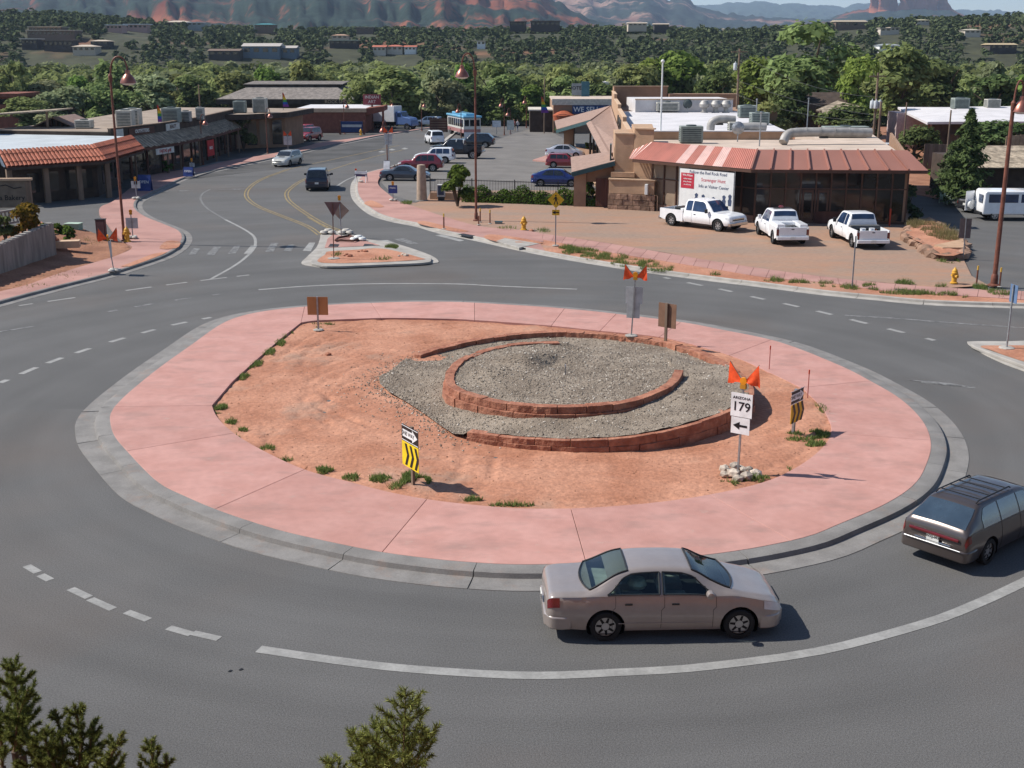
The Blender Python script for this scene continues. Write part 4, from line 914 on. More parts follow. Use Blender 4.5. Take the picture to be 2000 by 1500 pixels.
def hood_scoop(B, root): MB().box((B.L-.85, 0, B.section(B.L-.85)[22][1]+.02), (.3,.55,.05)).build('hood_scoop', M_trim, root, bevel=.02)
def rails(B, root):
    zt = max(q[3] for q in B.st)
    for sd in (1,-1): MB().tube([(B.L*.2,sd*.52,zt-.01),(B.L*.22,sd*.52,zt+.04),(B.L*.5,sd*.52,zt+.05),(B.L*.53,sd*.52,zt)], .02, 5).build('roof_rail', M_trim, root)
def se(B, root): rails(B, root); hood_scoop(B, root)
suv('estate_car', 'silver estate car with hood scoop driving toward the roundabout', G(562,323), heading((720,292),(540,333)), 4.5, 1.74, 1.52, M_silver, belt=.95, hood=.92, r=.32, cl=.22, rr=.45, rf=1.85, cowl=1.15, extras=se)
def van_ex(B, root):
    for sd in (1,-1): MB().box((B.L*.72, sd*1.12, 1.12), (.12,.22,.17)).build('door_mirror', M_trim, root, bevel=.03)
suv('minivan', 'dark navy minivan seen from behind entering the street', G(622,368), heading((622,380),(640,340)), 4.7, 1.92, 1.78, M_navy, belt=1.05, hood=1.0, r=.34, cl=.26, rr=.3, rf=1.75, cowl=.95, extras=van_ex, tail=(.02,.2,9.4,13.4))
suv('sport_utility', 'white sport utility car driving away beyond the parked cars', G(848,281), R(106), 4.4, 1.78, 1.74, M_wht, r=.36, cl=.3, extras=rails)
# parked row by the street, nose to the left
def flat_plate(B, root): pass
cp = sedan_st(4.5, 1.76, 1.36, .90, .90, .86, tail=.85, rr=1.75, rf=1.95, cowl=1.3)
car('coupe_car', 'slate grey coupe parked nearest the stucco gate post', G(792,352), R(-4), cp, M_slate, (.95,3.5), .31, 1.76, [[(1.25,12.6,13.2),(1.7,12.6,16.2),(2.2,12.55,16.7),(2.6,12.55,15.8),(2.95,12.6,13.6)]], (2.6,3.15), (.92,1.6), CARS, dx=.09)
suv('sport_utility', 'dark red sport utility car parked behind the stucco gate post', G(822,334), R(176), 4.4, 1.8, 1.68, M_redp, r=.37, cl=.34, rr=.55, rf=2.1, cowl=1.35, group=CARS)
suv('sport_utility', 'boxy white sport utility car parked behind the dark red one', G(849,318), R(174), 4.25, 1.72, 1.62, M_wht, r=.35, cl=.32, rr=.2, rf=2.0, cowl=1.4, group=CARS, glass=M_glassblue)
suv('sport_utility', 'rounded black sport utility car parked farthest along the row', G(929,288), R(172), 4.6, 1.8, 1.75, M_blk, r=.37, cl=.34, rr=.6, rf=2.0, cowl=1.3, group=CARS)
# parked by the shop, nose to the right
pr = sedan_st(4.45, 1.73, 1.49, 1.06, .95, .90, tail=.35, rr=1.45, rf=1.75, cowl=.95)
car('hatchback', 'bright blue hatchback parked behind the iron fence', G(1088,363), R(-6), pr, M_blue, (.85,3.5), .31, 1.73, [[(.95,12.6,13.4),(1.3,12.6,16.2),(1.95,12.55,16.8)],[(2.0,12.55,16.8),(2.5,12.55,16.2),(2.95,12.6,14.0)]], (2.72,3.45), (.42,1.35), 'cars parked by the shop wall', dx=.09)
suv('hatchback', 'small dark red hatchback parked between blue and silver cars', G(1103,327), R(-8), 3.7, 1.69, 1.42, M_redp, belt=.92, hood=.92, r=.31, cl=.2, rr=.2, rf=1.6, cowl=1.05, group='cars parked by the shop wall')
pr2 = sedan_st(4.3, 1.72, 1.46, 1.04, .95, .90, tail=.4, rr=1.4, rf=1.75, cowl=.95)
car('hatchback', 'pale silver hatchback parked farthest along the shop wall', G(1104,308), R(-8), pr2, M_ltsilver, (.85,3.4), .31, 1.72, [[(.95,12.6,13.4),(1.3,12.6,16.2),(1.95,12.55,16.8)],[(2.0,12.55,16.8),(2.5,12.55,16.2),(2.85,12.6,14.0)]], (2.6,3.3), (.45,1.3), 'cars parked by the shop wall', dx=.09)
# right-hand forecourt
dk = sedan_st(4.7, 1.8, 1.42, .98, .95, .92)
sal_w2 = [[(1.36,12.6,13.0),(1.62,12.55,15.7),(1.80,12.55,16.6),(2.30,12.5,16.85)], [(2.36,12.5,16.85),(2.78,12.5,16.6),(3.0,12.5,15.8),(3.25,12.55,13.6)]]
car('saloon_car', 'dark saloon parked beside the white van on the forecourt', G(1928,412), R(28), dk, paint('charcoal_paint', (.03,.03,.034), metal=.4), (1.0,3.7), .315, 1.8, sal_w2, (2.92,3.48), (1.08,1.74), dx=.1)
car('saloon_car', 'red saloon entering at the right edge of the picture', G(2120,640), R(174), dk, paint('bright_red_paint', (.42,.012,.015)), (1.0,3.7), .315, 1.8, sal_w2, (2.92,3.48), (1.08,1.74), dx=.1)

# --- pickups
def pickup(name, label, loc, rz, m, bed_fill=None, cabL=3.75, bedL=1.95, W=1.98, H=1.88, group=None, ext=True, lift=0.0, chrome=True, light_bar=False, bed_dark=True, r=.385, gl=None):
    L = cabL+bedL; w = W/2; cl = .38+lift; belt = 1.12+lift; hood = 1.08+lift; Hh = H+lift
    st = [(0,cl,belt-.02,belt+.10,w*.96,w*.80),(.03,cl,belt,(belt+Hh)/2,w*.98,w*.76),(.16,cl,belt,Hh-.04,w,w*.735),(.5,cl,belt,Hh,w,w*.725),(1.4,cl,belt-.01,Hh-.01,w,w*.73),(1.72,cl,belt-.01,Hh-.06,w,w*.75),(2.1,cl,hood+.01,(Hh+hood)/2+.02,w,w*.81),(2.42,cl,hood,hood+.09,w,w*.88),(3.1,cl+.02,hood-.03,hood+.045,w,w*.88),(3.55,cl+.03,hood-.09,hood-.02,w*.985,w*.85),(3.70,cl+.06,hood-.16,hood-.10,w*.96,w*.82),(cabL,cl+.1,hood-.24,hood-.20,w*.93,w*.78)]
    root = thing(name, label, 'pickup truck', loc, rz, group); B = Body(st); xf = cabL-.92; ra = r*1.24
    b = make_body(B, root, m, (xf,), r, ra, .08); xr = -bedL+.95; g = gl or M_glass
    for sd in (1,-1):
        ws = [[(.2,12.5,15.9),(.3,12.5,16.7),(.66,12.5,16.8)], [(.74,12.45,16.8),(1.45,12.45,16.7),(1.7,12.45,15.6),(1.98,12.5,13.4)]] if ext else [[(.3,12.45,16.5),(1.0,12.45,16.8),(1.45,12.45,16.7),(1.7,12.45,15.6),(1.98,12.5,13.4)]]
        for q in ws: B.patch(MB(), q, sd, .008).build('side_window', g, root, smooth=True)
        MB().tube([B.surf(.70, r_, sd, .002) for r_ in np.linspace(3,12.2,12)], .006, 4).build('door_gap', M_trim, root)
        MB().tube([B.surf(2.2, r_, sd, .002) for r_ in np.linspace(3,12.2,12)], .006, 4).build('door_gap', M_trim, root)
        p = B.surf(.95, 10.4, sd); MB().box((.95, p.y+sd*.01, p.z), (.16,.035,.045)).build('door_handle', M_trim, root, bevel=.01)
        p = B.surf(1.95, 12.2, sd); MB().box((1.97, p.y+sd*.16, p.z+.14), (.13,.2,.27)).build('mirror', M_trim if not light_bar else m, root, bevel=.03)
        # bed side with a round wheel cut-out
        n = 14; arc = [(xr+ra*math.cos(a), r+ra*math.sin(a)) for a in np.linspace(math.pi, 0, n) if r+ra*math.sin(a) > cl]
        poly = [(-bedL, cl+.12), (xr-ra-.01, cl)] + [q for q in arc] + [(-.02, cl), (-.02, belt), (-bedL, belt)]
        MB().extr(poly, (0, sd*(w-.01), 0), (1,0,0), (0,0,1), (0,-sd*.07,0)).build('bed_side', m, root, bevel=.012)
        for ax in (xr, xf): y = sd*(w-.13); wheel(root, ax, y, r, .25, rimmat=M_rim); arch_liner(root, ax, y, r, ra)
        MB().box((-bedL-.005, sd*(w-.09), belt-.3), (.05,.15,.36)).build('tail_light', M_redlens, root, bevel=.01)
        B.patch(MB(), [(cabL-.34,10.2,11.6),(cabL-.02,9.6,11.7)], sd, .012).build('headlight', M_clear, root, smooth=True)
    for wn, x0, x1, ii in (('windshield',1.70,2.36,.05), ('rear_window',.035,.15,.07)):
        mb = MB(); vs = []; n = 6; c = 7
        for i in range(n+1):
            x = x0+(x1-x0)*i/n; pr_ = B.par(x); hw = pr_[4]-ii
            for j in range(c): y = hw*(-1+2*j/(c-1)); vs.append((x+(.016 if wn == 'windshield' else -.02), y, pr_[2]-.02*(y/hw)**2+.008))
        mb.add(vs, [(i*c+j, (i+1)*c+j, (i+1)*c+j+1, i*c+j+1) for i in range(n) for j in range(c-1)]).build(wn, g, root, smooth=True)
    MB().bx(-bedL+.02, -.03, -w+.09, w-.09, cl+.1, cl+.22).build('bed_floor', M_trim if bed_dark else m, root)
    MB().bx(-.06, -.02, -w+.08, w-.08, cl+.1, belt-.01).build('bed_front', M_trim if bed_dark else m, root)
    MB().bx(-bedL-.03, -bedL+.03, -w+.17, w-.17, cl+.18, belt-.005).build('tailgate', m, root, bevel=.015)
    MB().bx(-bedL-.16, -bedL-.01, -w+.03, w-.03, cl+.0, cl+.20).build('bumper', M_chrome if chrome else m, root, bevel=.03)
    MB().bx(cabL-.12, cabL+.09, -w+.05, w-.05, cl+.02, cl+.26).build('bumper', M_chrome if chrome else M_trim, root, bevel=.04)
    MB().bx(cabL-.05, cabL+.02, -w*.62, w*.62, cl+.34, hood-.22).build('grille', M_trim, root, bevel=.02)
    MB().bx(cabL-.03, cabL+.035, -w*.6, w*.6, cl+.42, cl+.47).build('grille_bar', M_chrome, root)
    MB().box((-bedL-.165,0,cl+.12),(.02,.31,.15)).build('number_plate', M_plate, root); MB().box((-bedL-.035,0,belt-.12),(.02,.16,.05)).build('tailgate_latch', M_trim, root)
    MB().bx(-bedL+.2, cabL-.3, -w*.4, w*.4, .3+lift*.6, cl+.06).build('chassis', M_liner, root)
    if light_bar: MB().box((.9,0,Hh+.05),(.25,1.1,.05)).build('light_bar', M_trim, root, bevel=.02); MB().lathe([(.02,0),(.16,0),(.17,.08),(.1,.13),(.02,.14)], (.9,.05,Hh+.06), 12).build('beacon', M_redlens, root, smooth=True)
    if bed_fill: bed_fill(root, bedL, w, cl, belt)
    for ch in root.children: ch.location.x -= (cabL-bedL)/2
    return root
def fill_spray(root, bedL, w, cl, belt):
    MB().box((-.75,.1,belt-.05),(.9,.9,.3)).build('cargo_drum', M_trim, root, bevel=.05); MB().lathe([(.02,-.1),(.2,-.1),(.2,.1),(.02,.1)], (-.45,.2,belt+.2), 12, 'y').build('cargo_reel', M_white, root, smooth=True)
    MB().bx(-.3,-.08,-w+.12,w-.12,belt-.2,belt+.1).build('tool_box', M_white, root, bevel=.02)
def fill_util(root, bedL, w, cl, belt):
    for sd in (1,-1): MB().bx(-bedL+.1,-.08,sd*(w-.08) if sd < 0 else w-.55,sd*(w-.55) if sd < 0 else w-.08,belt-.05,belt+.16).build('side_locker', M_wht, root, bevel=.02)
    MB().bx(-.75,-.1,-w+.56,w-.56,belt-.02,belt+.14).build('locker_lid', M_wht, root, bevel=.015)
def fill_buckets(root, bedL, w, cl, belt):
    MB().bx(-.5,-.08,-w+.1,w-.1,belt-.12,belt+.10).build('tool_box', mat('grey_plastic', (.10,.10,.10)), root, bevel=.03)
    for x, y in ((-1.1,.35),(-1.05,-.2)): MB().lathe([(.14,0),(.17,.45),(.18,.46),(.02,.46)], (x,y,cl+.3), 14).build('bucket', M_wht, root, smooth=True)
    for k in range(3): MB().tube([(-1.7,-.5+k*.3,cl+.3),(-.6,-.6+k*.35,belt-.1)], .02, 5).build('tool_handle', M_rust, root)
PK = 'white pickups in front of the glazed shop'
def place1(px, rz, xr, L, W, side, z=.1):
    a = G(*px, z); d = Vector((math.cos(rz), math.sin(rz), 0)); l = Vector((-d.y, d.x, 0)); return a-l*side*(W/2-.13)+d*(L/2-xr)
def pk_place(rear, front, side, L=5.7): 
    loc, rz = place(rear, front, side, .95, 4.78, 5.7, 1.72); return loc+Vector((0,0,.1)), rz
loc, rz = pk_place((1315,444), (1399,455), -1); pickup('pickup_truck', 'white pickup with chrome bumper facing right in front of the banner', loc, rz, M_wht, fill_spray, group=PK, gl=M_glassblue)
pickup('pickup_truck', 'white service pickup with red roof beacon and side lockers', place1((1511,476), R(92), .95, 5.7, 1.98, 1), R(92), M_wht, fill_util, group=PK, light_bar=True, chrome=False, gl=M_glassblue, ext=False, bed_dark=False)
pickup('pickup_truck', 'white pickup with buckets in its bed beside the rock planter', place1((1665,483), R(93), .95, 5.7, 1.98, 1), R(93), M_wht, fill_buckets, group=PK, chrome=False, gl=M_glassblue)
bp = pickup('pickup_truck', 'lifted black pickup parked with its big tyres among the parked cars', G(893,309), R(172), M_blk, None, lift=.28, r=.46, ext=False, group=CARS, bed_dark=True, H=1.8)
for x in (.1,.9): MB().tube([(x-.9,.75,1.4),(x-1.0,.75,2.1)], .06, 8).build('exhaust_stack', M_white, bp)

# --- box shapes: van, trolley bus, trucks
def slabwin(root, name, x0, x1, z0, z1, y, m, t=.012): return MB().bx(x0, x1, min(y,y+t), max(y,y+t), z0, z1).build(name, m, root)
van = thing('van', 'white van with spare wheel on its open rear door on the forecourt', 'van', G(1976,428), R(-2))
prof = [(0,.42),(0,1.0),(.04,1.95),(.2,2.06),(3.3,2.06),(3.7,1.95),(4.1,1.30),(4.75,1.12),(4.85,.95),(4.85,.42)]
vb = MB(); vb.extr(prof, (-2.4,.97,0), (1,0,0), (0,0,1), (0,-1.94,0)); vb.build('body', M_wht, van, bevel=.09, smooth=True, ang=50)
for sd in (1,-1):
    for a, b in ((.35,1.25),(1.35,2.35),(2.55,3.4)): slabwin(van, 'side_window', a-2.4, b-2.4, 1.25, 1.82, sd*.97-(.0 if sd > 0 else .012), M_glassblue)
    for x in (-1.5, 1.45): wheel(van, x, sd*.85, .36, .22); arch_liner(van, x, sd*.87, .36, .43)
MB().box((-2.43,-.45,1.5),(.03,.75,.55)).build('rear_window', M_glassblue, van)
dr = MB().box((-.45,0,0),(.9,.05,1.35)).build('rear_door', M_wht, van, loc=(-2.42,.95,1.2), rz=R(35), bevel=.02); MB().box((-.45,.03,.35),(.6,.03,.5)).build('door_glass', M_glassblue, dr); MB().lathe([(.05,-.1),(.33,-.1),(.36,0),(.33,.1),(.05,.1)], (-.45,-.14,-.25), 20, 'y').build('spare_wheel_cover', M_white, dr, smooth=True)
bz_ = MB().bx(-2.55,-2.4,-.9,.9,.4,.6).build('bumper', M_trim, van, bevel=.03)

tb = thing('trolley_bus', 'pale blue and white trolley bus stopped at the far end of the street', 'bus', G(906,264), R(107))
M_skyb = paint('sky_blue_paint', (.16,.42,.60)); M_cream = paint('cream_paint', (.68,.66,.60)); M_pinkb = paint('rose_band', (.42,.20,.19))
MB().bx(-4.5,4.5,-1.2,1.2,.55,1.05).build('lower_body', M_pinkb, tb, bevel=.04); MB().bx(-4.5,4.5,-1.2,1.2,1.05,2.55).build('upper_body', M_cream, tb, bevel=.04)
MB().bx(-4.75,4.75,-1.35,1.35,2.55,2.85).build('roof', M_skyb, tb, bevel=.12); MB().bx(-3.9,3.9,-.7,.7,2.86,3.12).build('roof_monitor', M_skyb, tb, bevel=.08)
for sd in (1,-1):
    for k in range(8): slabwin(tb, 'side_window', -4.2+k*1.05, -3.35+k*1.05, 1.35, 2.35, sd*1.2-(0 if sd > 0 else .012), M_glass)
    for x in (-2.8, 2.9): wheel(tb, x, sd*1.08, .45, .25); arch_liner(tb, x, sd*1.1, .45, .53)
    MB().lathe([(.02,0),(.07,0),(.07,.03),(.02,.03)], (-4.52,sd*.95,.85), 10).build('tail_light', M_redlens, tb)
for y in (-.75, 0, .75): MB().box((-4.51,y,1.9),(.03,.6,.85)).build('rear_window', M_glass, tb)
MB().bx(-4.65,-4.5,-1.15,1.15,.45,.65).build('bumper', M_trim, tb, bevel=.03)

def box_truck(label, loc, rz, boxL=6.0, cabm=None, trailer=True):
    t = thing('box_truck', label, 'truck', loc, rz)
    MB().bx(-boxL,0,-1.2,1.2,1.1,3.4).build('cargo_box', M_wht, t, bevel=.03); MB().bx(-boxL,1.8,-.5,.5,.6,1.05).build('chassis', M_trim, t)
    MB().extr([(0.15,.7),(0.15,2.6),(.9,2.65),(1.35,1.9),(2.6,1.7),(2.8,1.4),(2.85,.7)], (0,1.05,0), (1,0,0), (0,0,1), (0,-2.1,0)).build('cab', cabm or M_wht, t, bevel=.08)
    MB().bx(2.5,2.95,-1.0,1.0,.55,1.0).build('bumper', cabm or M_trim, t, bevel=.05)
    for sd in (1,-1):
        slabwin(t, 'side_window', .45, 1.05, 1.85, 2.4, sd*1.05-(0 if sd > 0 else .012), M_glassblue)
        for x in (-boxL+1.2, 2.0): wheel(t, x, sd*.95, .48, .28)
    MB().extr([(.98,2.5),(1.33,1.98),(1.36,1.98),(1.02,2.52)], (0,.9,0), (1,0,0), (0,0,1), (0,-1.8,0)).build('windshield', M_glass, t)
    return t
box_truck('white box truck with blue and white cab parked past the brick shop', G(778,252), R(-24), 5.2, paint('blue_cab_paint', (.12,.2,.42)))
bt = thing('cargo_trailer', 'low white cargo trailer parked behind the box truck', 'trailer', G(734,248), R(-10)); MB().bx(-2.6,2.2,-1.1,1.1,.6,2.6).build('cargo_box', M_wht, bt, bevel=.03); MB().bx(2.2,3.2,-.1,.1,.5,.65).build('tow_bar', M_trim, bt)
for sd in (1,-1): wheel(bt, 0, sd*1.0, .36, .2)
suv('sport_utility', 'maroon sport utility car parked facing out by the brick shop', G(604,275), R(-110), 4.4, 1.8, 1.75, M_redp, r=.37, cl=.32)
suv('sport_utility', 'bright red car half hidden behind the maroon one', G(592,268), R(-110), 4.4, 1.8, 1.7, paint('bright_red_paint', (.42,.012,.015)), r=.37, cl=.32)
suv('sport_utility', 'white car glimpsed on the far street beyond the truck', G(838,246), R(160), 4.5, 1.8, 1.5, M_wht, r=.33, cl=.26)
# ------------------------------------------------------------------ buildings
def rebase(root, loc):
    loc = Vector(loc); root.location = loc
    for ch in root.children: ch.location = ch.location-loc
def V2(*p): return Vector(p)
M_stucco = mat('tan_stucco', (.42,.27,.17), rough=.95, var=.10, scale=1.2, bump=.5, bscale=12, fine=.05, glob=True)
M_stucco2 = mat('brown_stucco', (.30,.185,.12), rough=.95, var=.10, scale=1.2, bump=.5, bscale=12, glob=True)
M_trimtan = mat('pale_trim', (.55,.38,.25), rough=.9, var=.08)
M_roofwhite = mat('white_roof', (.58,.555,.55), rough=.8, var=.08, scale=.5, glob=True, fine=.04, fscale=6)
M_rooftan = mat('tan_roof', (.50,.40,.32), rough=.9, var=.1, scale=.6, glob=True)
M_roofgravel = mat('gravel_roof', (.30,.235,.18), rough=.95, var=.15, scale=.4, fine=.12, fscale=5, glob=True)
M_shingle = mat('brown_shingle', (.29,.195,.155), rough=.95, var=.12, scale=2.5, bump=1, bscale=9, fine=.12, fscale=9, glob=True)
M_shake = mat('weathered_shake', (.34,.275,.20), rough=.95, var=.3, scale=2.5, bump=1.5, bscale=8, fine=.2, fscale=8, glob=True, rnd=.2)
M_greyshake = mat('grey_shake', (.19,.165,.145), rough=.95, var=.2, scale=1.5, bump=1.5, bscale=6, fine=.2, fscale=6, glob=True, rnd=.1)
M_teal = mat('teal_fascia', (.035,.075,.08), rough=.6)
M_redroof = mat('red_metal', (.42,.135,.095), rough=.45, var=.10, scale=1, metal=.1, spec=.5, rnd=.08); M_faded = mat('faded_metal', (.66,.44,.39), rough=.4, var=.08, scale=2, metal=.1, spec=.5)
M_brownroof = mat('brown_metal', (.36,.165,.125), rough=.5, var=.05, scale=.5, spec=.4, rnd=.05)
M_mull = mat('mullion', (.09,.045,.03), rough=.5); M_panel = mat('papered_window', (.26,.19,.13), rough=.5, var=.15, scale=.8, rnd=.1, spec=.5, coat=.2)
M_shopglass = mat('shop_glass', (.030,.027,.024), rough=.05, var=.5, scale=.35, spec=.5, rnd=.3, glob=True)
M_flag = mat('flagstone', (.26,.16,.11), rough=.95, var=.25, scale=1.5, bump=2.5, bscale=5, glob=True, rnd=.25)
M_wood = mat('dark_wood', (.085,.035,.024), rough=.8, var=.25, scale=2, stretch=(1,1,.15)); M_woodlt = mat('weathered_wood', (.20,.14,.10), rough=.85, var=.25, scale=2, stretch=(1,1,.15))
M_hvac = mat('hvac_green_grey', (.25,.28,.25), rough=.6, var=.1, scale=3); M_hvaclt = mat('hvac_beige', (.46,.44,.38), rough=.6, var=.1, scale=3); M_duct = mat('duct_metal', (.36,.34,.315), rough=.6, metal=.25, var=.15, scale=2)
M_louvre = mat('louvre_dark', (.06,.075,.075), rough=.6)
M_brick = mat('brick_red', (.21,.075,.05), rough=.95, var=.12, scale=2, bump=.4, bscale=15, glob=True)
M_tile = mat('clay_tile', (.36,.105,.055), rough=.7, var=.18, scale=4, rnd=.16, bump=.4, bscale=12)
M_darkwall = mat('dark_brown_wall', (.06,.042,.032), rough=.9, var=.2, scale=1.5, glob=True)
M_blockwall = mat('concrete_block', (.25,.215,.185), rough=.95, var=.2, scale=1.2, bump=.8, bscale=8, stretch=(3,3,.4), glob=True)

def hvac(label, loc, size, m=None, rz=0.0, fan=True):
    t = thing('rooftop_unit', label, 'air conditioner', loc, rz); a, b, c = size; m = m or M_hvac
    MB().box((0,0,c/2+.08), (a,b,c)).build('cabinet', m, t, bevel=.03); MB().box((0,0,.04), (a*.9,b*.9,.08)).build('curb', M_dark, t)
    for k in range(max(3, int(c/.16))): MB().box((0,-b/2-.008,.2+k*.14), (a*.82,.02,.07)).build('louvre', M_louvre, t)
    for k in range(max(3, int(c/.16))): MB().box((-a/2-.008,0,.2+k*.14), (.02,b*.8,.07)).build('louvre', M_louvre, t)
    if fan: MB().lathe([(.05,0),(min(a,b)*.36,0),(min(a,b)*.36,.06),(min(a,b)*.3,.08),(.05,.05)], (0,0,c+.09), 16).build('fan_guard', M_louvre, t, smooth=True)
    return t
def wallseg(mb, p, q, z0, z1, t=.25, side=1):
    "upright wall from p to q, thickness to the left of travel (side 1)"
    d = (q-p).normalized(); n = V2(-d.y, d.x)*t*side; return mb.prism([p, q, q+n, p+n], z0, z1)
def on_wall(p, q):
    "axes of a wall: unit along, unit outward (right of travel)"
    d = (q-p).normalized(); return d, V2(d.y, -d.x)
def panel(p, d, n, a0, a1, z0, z1, off, t=.04):
    "box standing on a wall between stations a0..a1, pushed out by off"
    o = p+d*a0+n*off; e = p+d*a1+n*off; return MB().prism([o, e, e+n*t, o+n*t], z0, z1)

# --- glazed shop with metal mansard
P0, P1, P2 = V2(10.2,88.5), V2(16.4,81.6), V2(26.4,80.9); P3, P4, P5 = V2(31.0,106.5), V2(24.6,97.2), V2(10.2,97.0)
shop = thing('shop_building', 'long tan stucco shop with glazed front and red brown metal roof skirt', 'building')
mb = MB(); mb.prism([P0+V2(.3,.5), P1+V2(.2,.6), P2+V2(-.2,.6), P3, V2(24.6,106.5), P4, P5], 0, 4.55); mb.build('roof_deck', M_rooftan, shop)
for (p, q, nb, side) in ((P0, P1, 8, 'L'), (P1, P2, 10, 'R')):
    d, n = on_wall(p, q); L_ = (q-p).length; bw = L_/nb; doors = (4,) if side == 'R' else ()
    panel(p, d, n, 0, L_, 0, .55 if side == 'L' else .22, -.12, .14).build('base_course', M_flag if side == 'L' else M_mull, shop)
    for k in range(nb):
        z0 = .57 if side == 'L' else .24
        for a, b in ((z0, 2.35), (2.43, 4.0)):
            gm = M_panel if side == 'L' and k < 6 else M_shopglass
            panel(p, d, n, k*bw+.05, (k+1)*bw-.05, a, b, -.08, .03).build('pane', gm, shop)
        panel(p, d, n, k*bw-.05, k*bw+.05, .2, 4.1, -.06, .1).build('mullion', M_mull, shop)
    panel(p, d, n, L_-.05, L_+.05, .2, 4.1, -.06, .1).build('mullion', M_mull, shop)
    panel(p, d, n, .05, L_-.05, 2.35, 2.43, -.058, .08).build('transom', M_mull, shop)
    if side == 'R':
        for k in (3, 4): dd = panel(p, d, n, k*bw+.12, (k+1)*bw-.12, .1, 2.3, -.045, .05).build('door', M_mull, shop); panel(p, d, n, k*bw+.25, (k+1)*bw-.25, .45, 2.15, .006, .012).build('door_glass', M_shopglass, dd)
        panel(p, d, n, 4*bw, 6.4*bw, .1, .9, .0, .12).build('counter_panel', M_wood, shop)
panel(P2, V2(.25,.97), V2(.97,-.25), 0, 26, 0, 4.5, -.2, .2).build('side_wall', M_stucco2, shop)
# metal skirt: red ribbed run on the oblique front, plain brown run on the straight front
d1, n1 = on_wall(P0, P1); d2, n2 = on_wall(P1, P2); mit = (n1+n2).normalized(); mk = 1/mit.dot(n1); OV = 1.3
lo0, lo1, lo2 = P0+n1*OV-d1*.8, P1+mit*OV*mk, P2+n2*OV+d2*.9; up0, up1, up2 = P0+n1*.05-d1*.0, P1+mit*.05*mk, P2+n2*.05-d2*.2
ZL, ZU = 3.78, 4.98
def sloped(a0, a1, b0, b1, name, m, ribs=0, seam=True, t=.05):
    A0, A1, B0, B1 = (Vector((a0.x,a0.y,ZL)), Vector((a1.x,a1.y,ZL)), Vector((b0.x,b0.y,ZU)), Vector((b1.x,b1.y,ZU))); nn = (A1-A0).cross(B0-A0).normalized()
    if ribs:
        k = ribs*4; vs = []; fs = []
        for i in range(k+1):
            s_ = i/k; h = (0, .035, .035, 0)[i % 4]; vs += [A0.lerp(A1, s_)+nn*h, B0.lerp(B1, s_)+nn*h]
        o = MB().add(vs, [(2*i, 2*i+2, 2*i+3, 2*i+1) for i in range(k)]).build(name, m, shop)
    else: o = MB().add([A0, A1, B1, B0, A0-nn*t, A1-nn*t, B1-nn*t, B0-nn*t], [(0,1,2,3),(7,6,5,4),(0,4,5,1),(1,5,6,2),(2,6,7,3),(3,7,4,0)]).build(name, m, shop)
    return A0, B0, nn
NP = 13; faded = {1:0, 5:1, 7:1, 9:1, 3:0}
for k in range(NP): sloped(lo0.lerp(lo1,k/NP), lo0.lerp(lo1,(k+1)/NP), up0.lerp(up1,k/NP), up0.lerp(up1,(k+1)/NP), 'roof_panel', M_faded if faded.get(k) else M_redroof, ribs=5)
NP = 9
for k in range(NP):
    A0, B0, nn = sloped(lo1.lerp(lo2,k/NP), lo1.lerp(lo2,(k+1)/NP), up1.lerp(up2,k/NP), up1.lerp(up2,(k+1)/NP), 'roof_panel', M_brownroof)
    MB().beam(A0+nn*.06, B0+nn*.06, .09, .13, nn).build('roof_seam', M_brownroof, shop)
MB().prism([lo0-n1*.02, lo1-mit*.02, lo2-n2*.02, P2+d2*.5, P1+n1*.1, P0], ZL-.22, ZL-.015).build('soffit', M_mull, shop)
e0, e1 = lo0, P0-d1*.8+V2(-.4,.9)                          # ribbed return at the left end
for k in range(6):
    a0, a1 = lo0.lerp(V2(8.5,88.9),k/6), lo0.lerp(V2(8.5,88.9),(k+.62)/6); b0, b1 = up0.lerp(V2(9.2,89.6),k/6), up0.lerp(V2(9.2,89.6),(k+.62)/6); sloped(a1, a0, b1, b0, 'roof_panel', M_redroof if k % 2 else M_faded)
# stucco corner block, stone-faced low wall
MB().prism([V2(7.55,89.6), V2(8.9,89.2), V2(9.3,95.5), V2(7.9,95.5)], 0, 5.45).build('corner_tower', M_stucco, shop, bevel=.02)
MB().prism([V2(8.905,89.15), V2(10.25,88.45), V2(10.9,95.5), V2(9.305,95.5)], 0, 5.85).build('corner_tower', M_stucco, shop, bevel=.02)
for pp, z in (([V2(7.5,89.5), V2(8.88,89.1), V2(8.9,89.4), V2(7.55,89.8)], 5.46), ([V2(8.9,89.0), V2(10.25,88.3), V2(10.4,88.6), V2(8.95,89.3)], 5.86)): MB().prism(pp, z, z+.1).build('coping', M_trimtan, shop)
MB().prism([V2(7.1,88.9), V2(10.3,87.7), V2(10.45,88.3), V2(7.3,89.5)], 1.25, 2.25).build('low_wall', M_stucco, shop, bevel=.02)
MB().prism([V2(7.05,88.8), V2(10.35,87.6), V2(10.5,87.9), V2(7.1,89.2)], 2.26, 2.34).build('coping', M_trimtan, shop)
MB().prism([V2(7.25,89.2), V2(8.95,88.75), V2(8.95,89.3), V2(7.5,89.7)], 2.4, 2.75).build('low_wall', M_stucco, shop)
lw0, lw1 = V2(7.05,88.85), V2(10.35,87.62); ld, ln_ = on_wall(lw0, lw1)
for r_ in range(3):
    s = 0.0
    while s < (lw1-lw0).length-.1:
        w_ = min(random.uniform(.35,.8), (lw1-lw0).length-s); panel(lw0, ld, ln_, s+.012, s+w_-.012, r_*.41+.02, r_*.41+.40, -.25, .27+random.uniform(0,.06)).build('stone', M_flag, shop, bevel=.015); s += w_
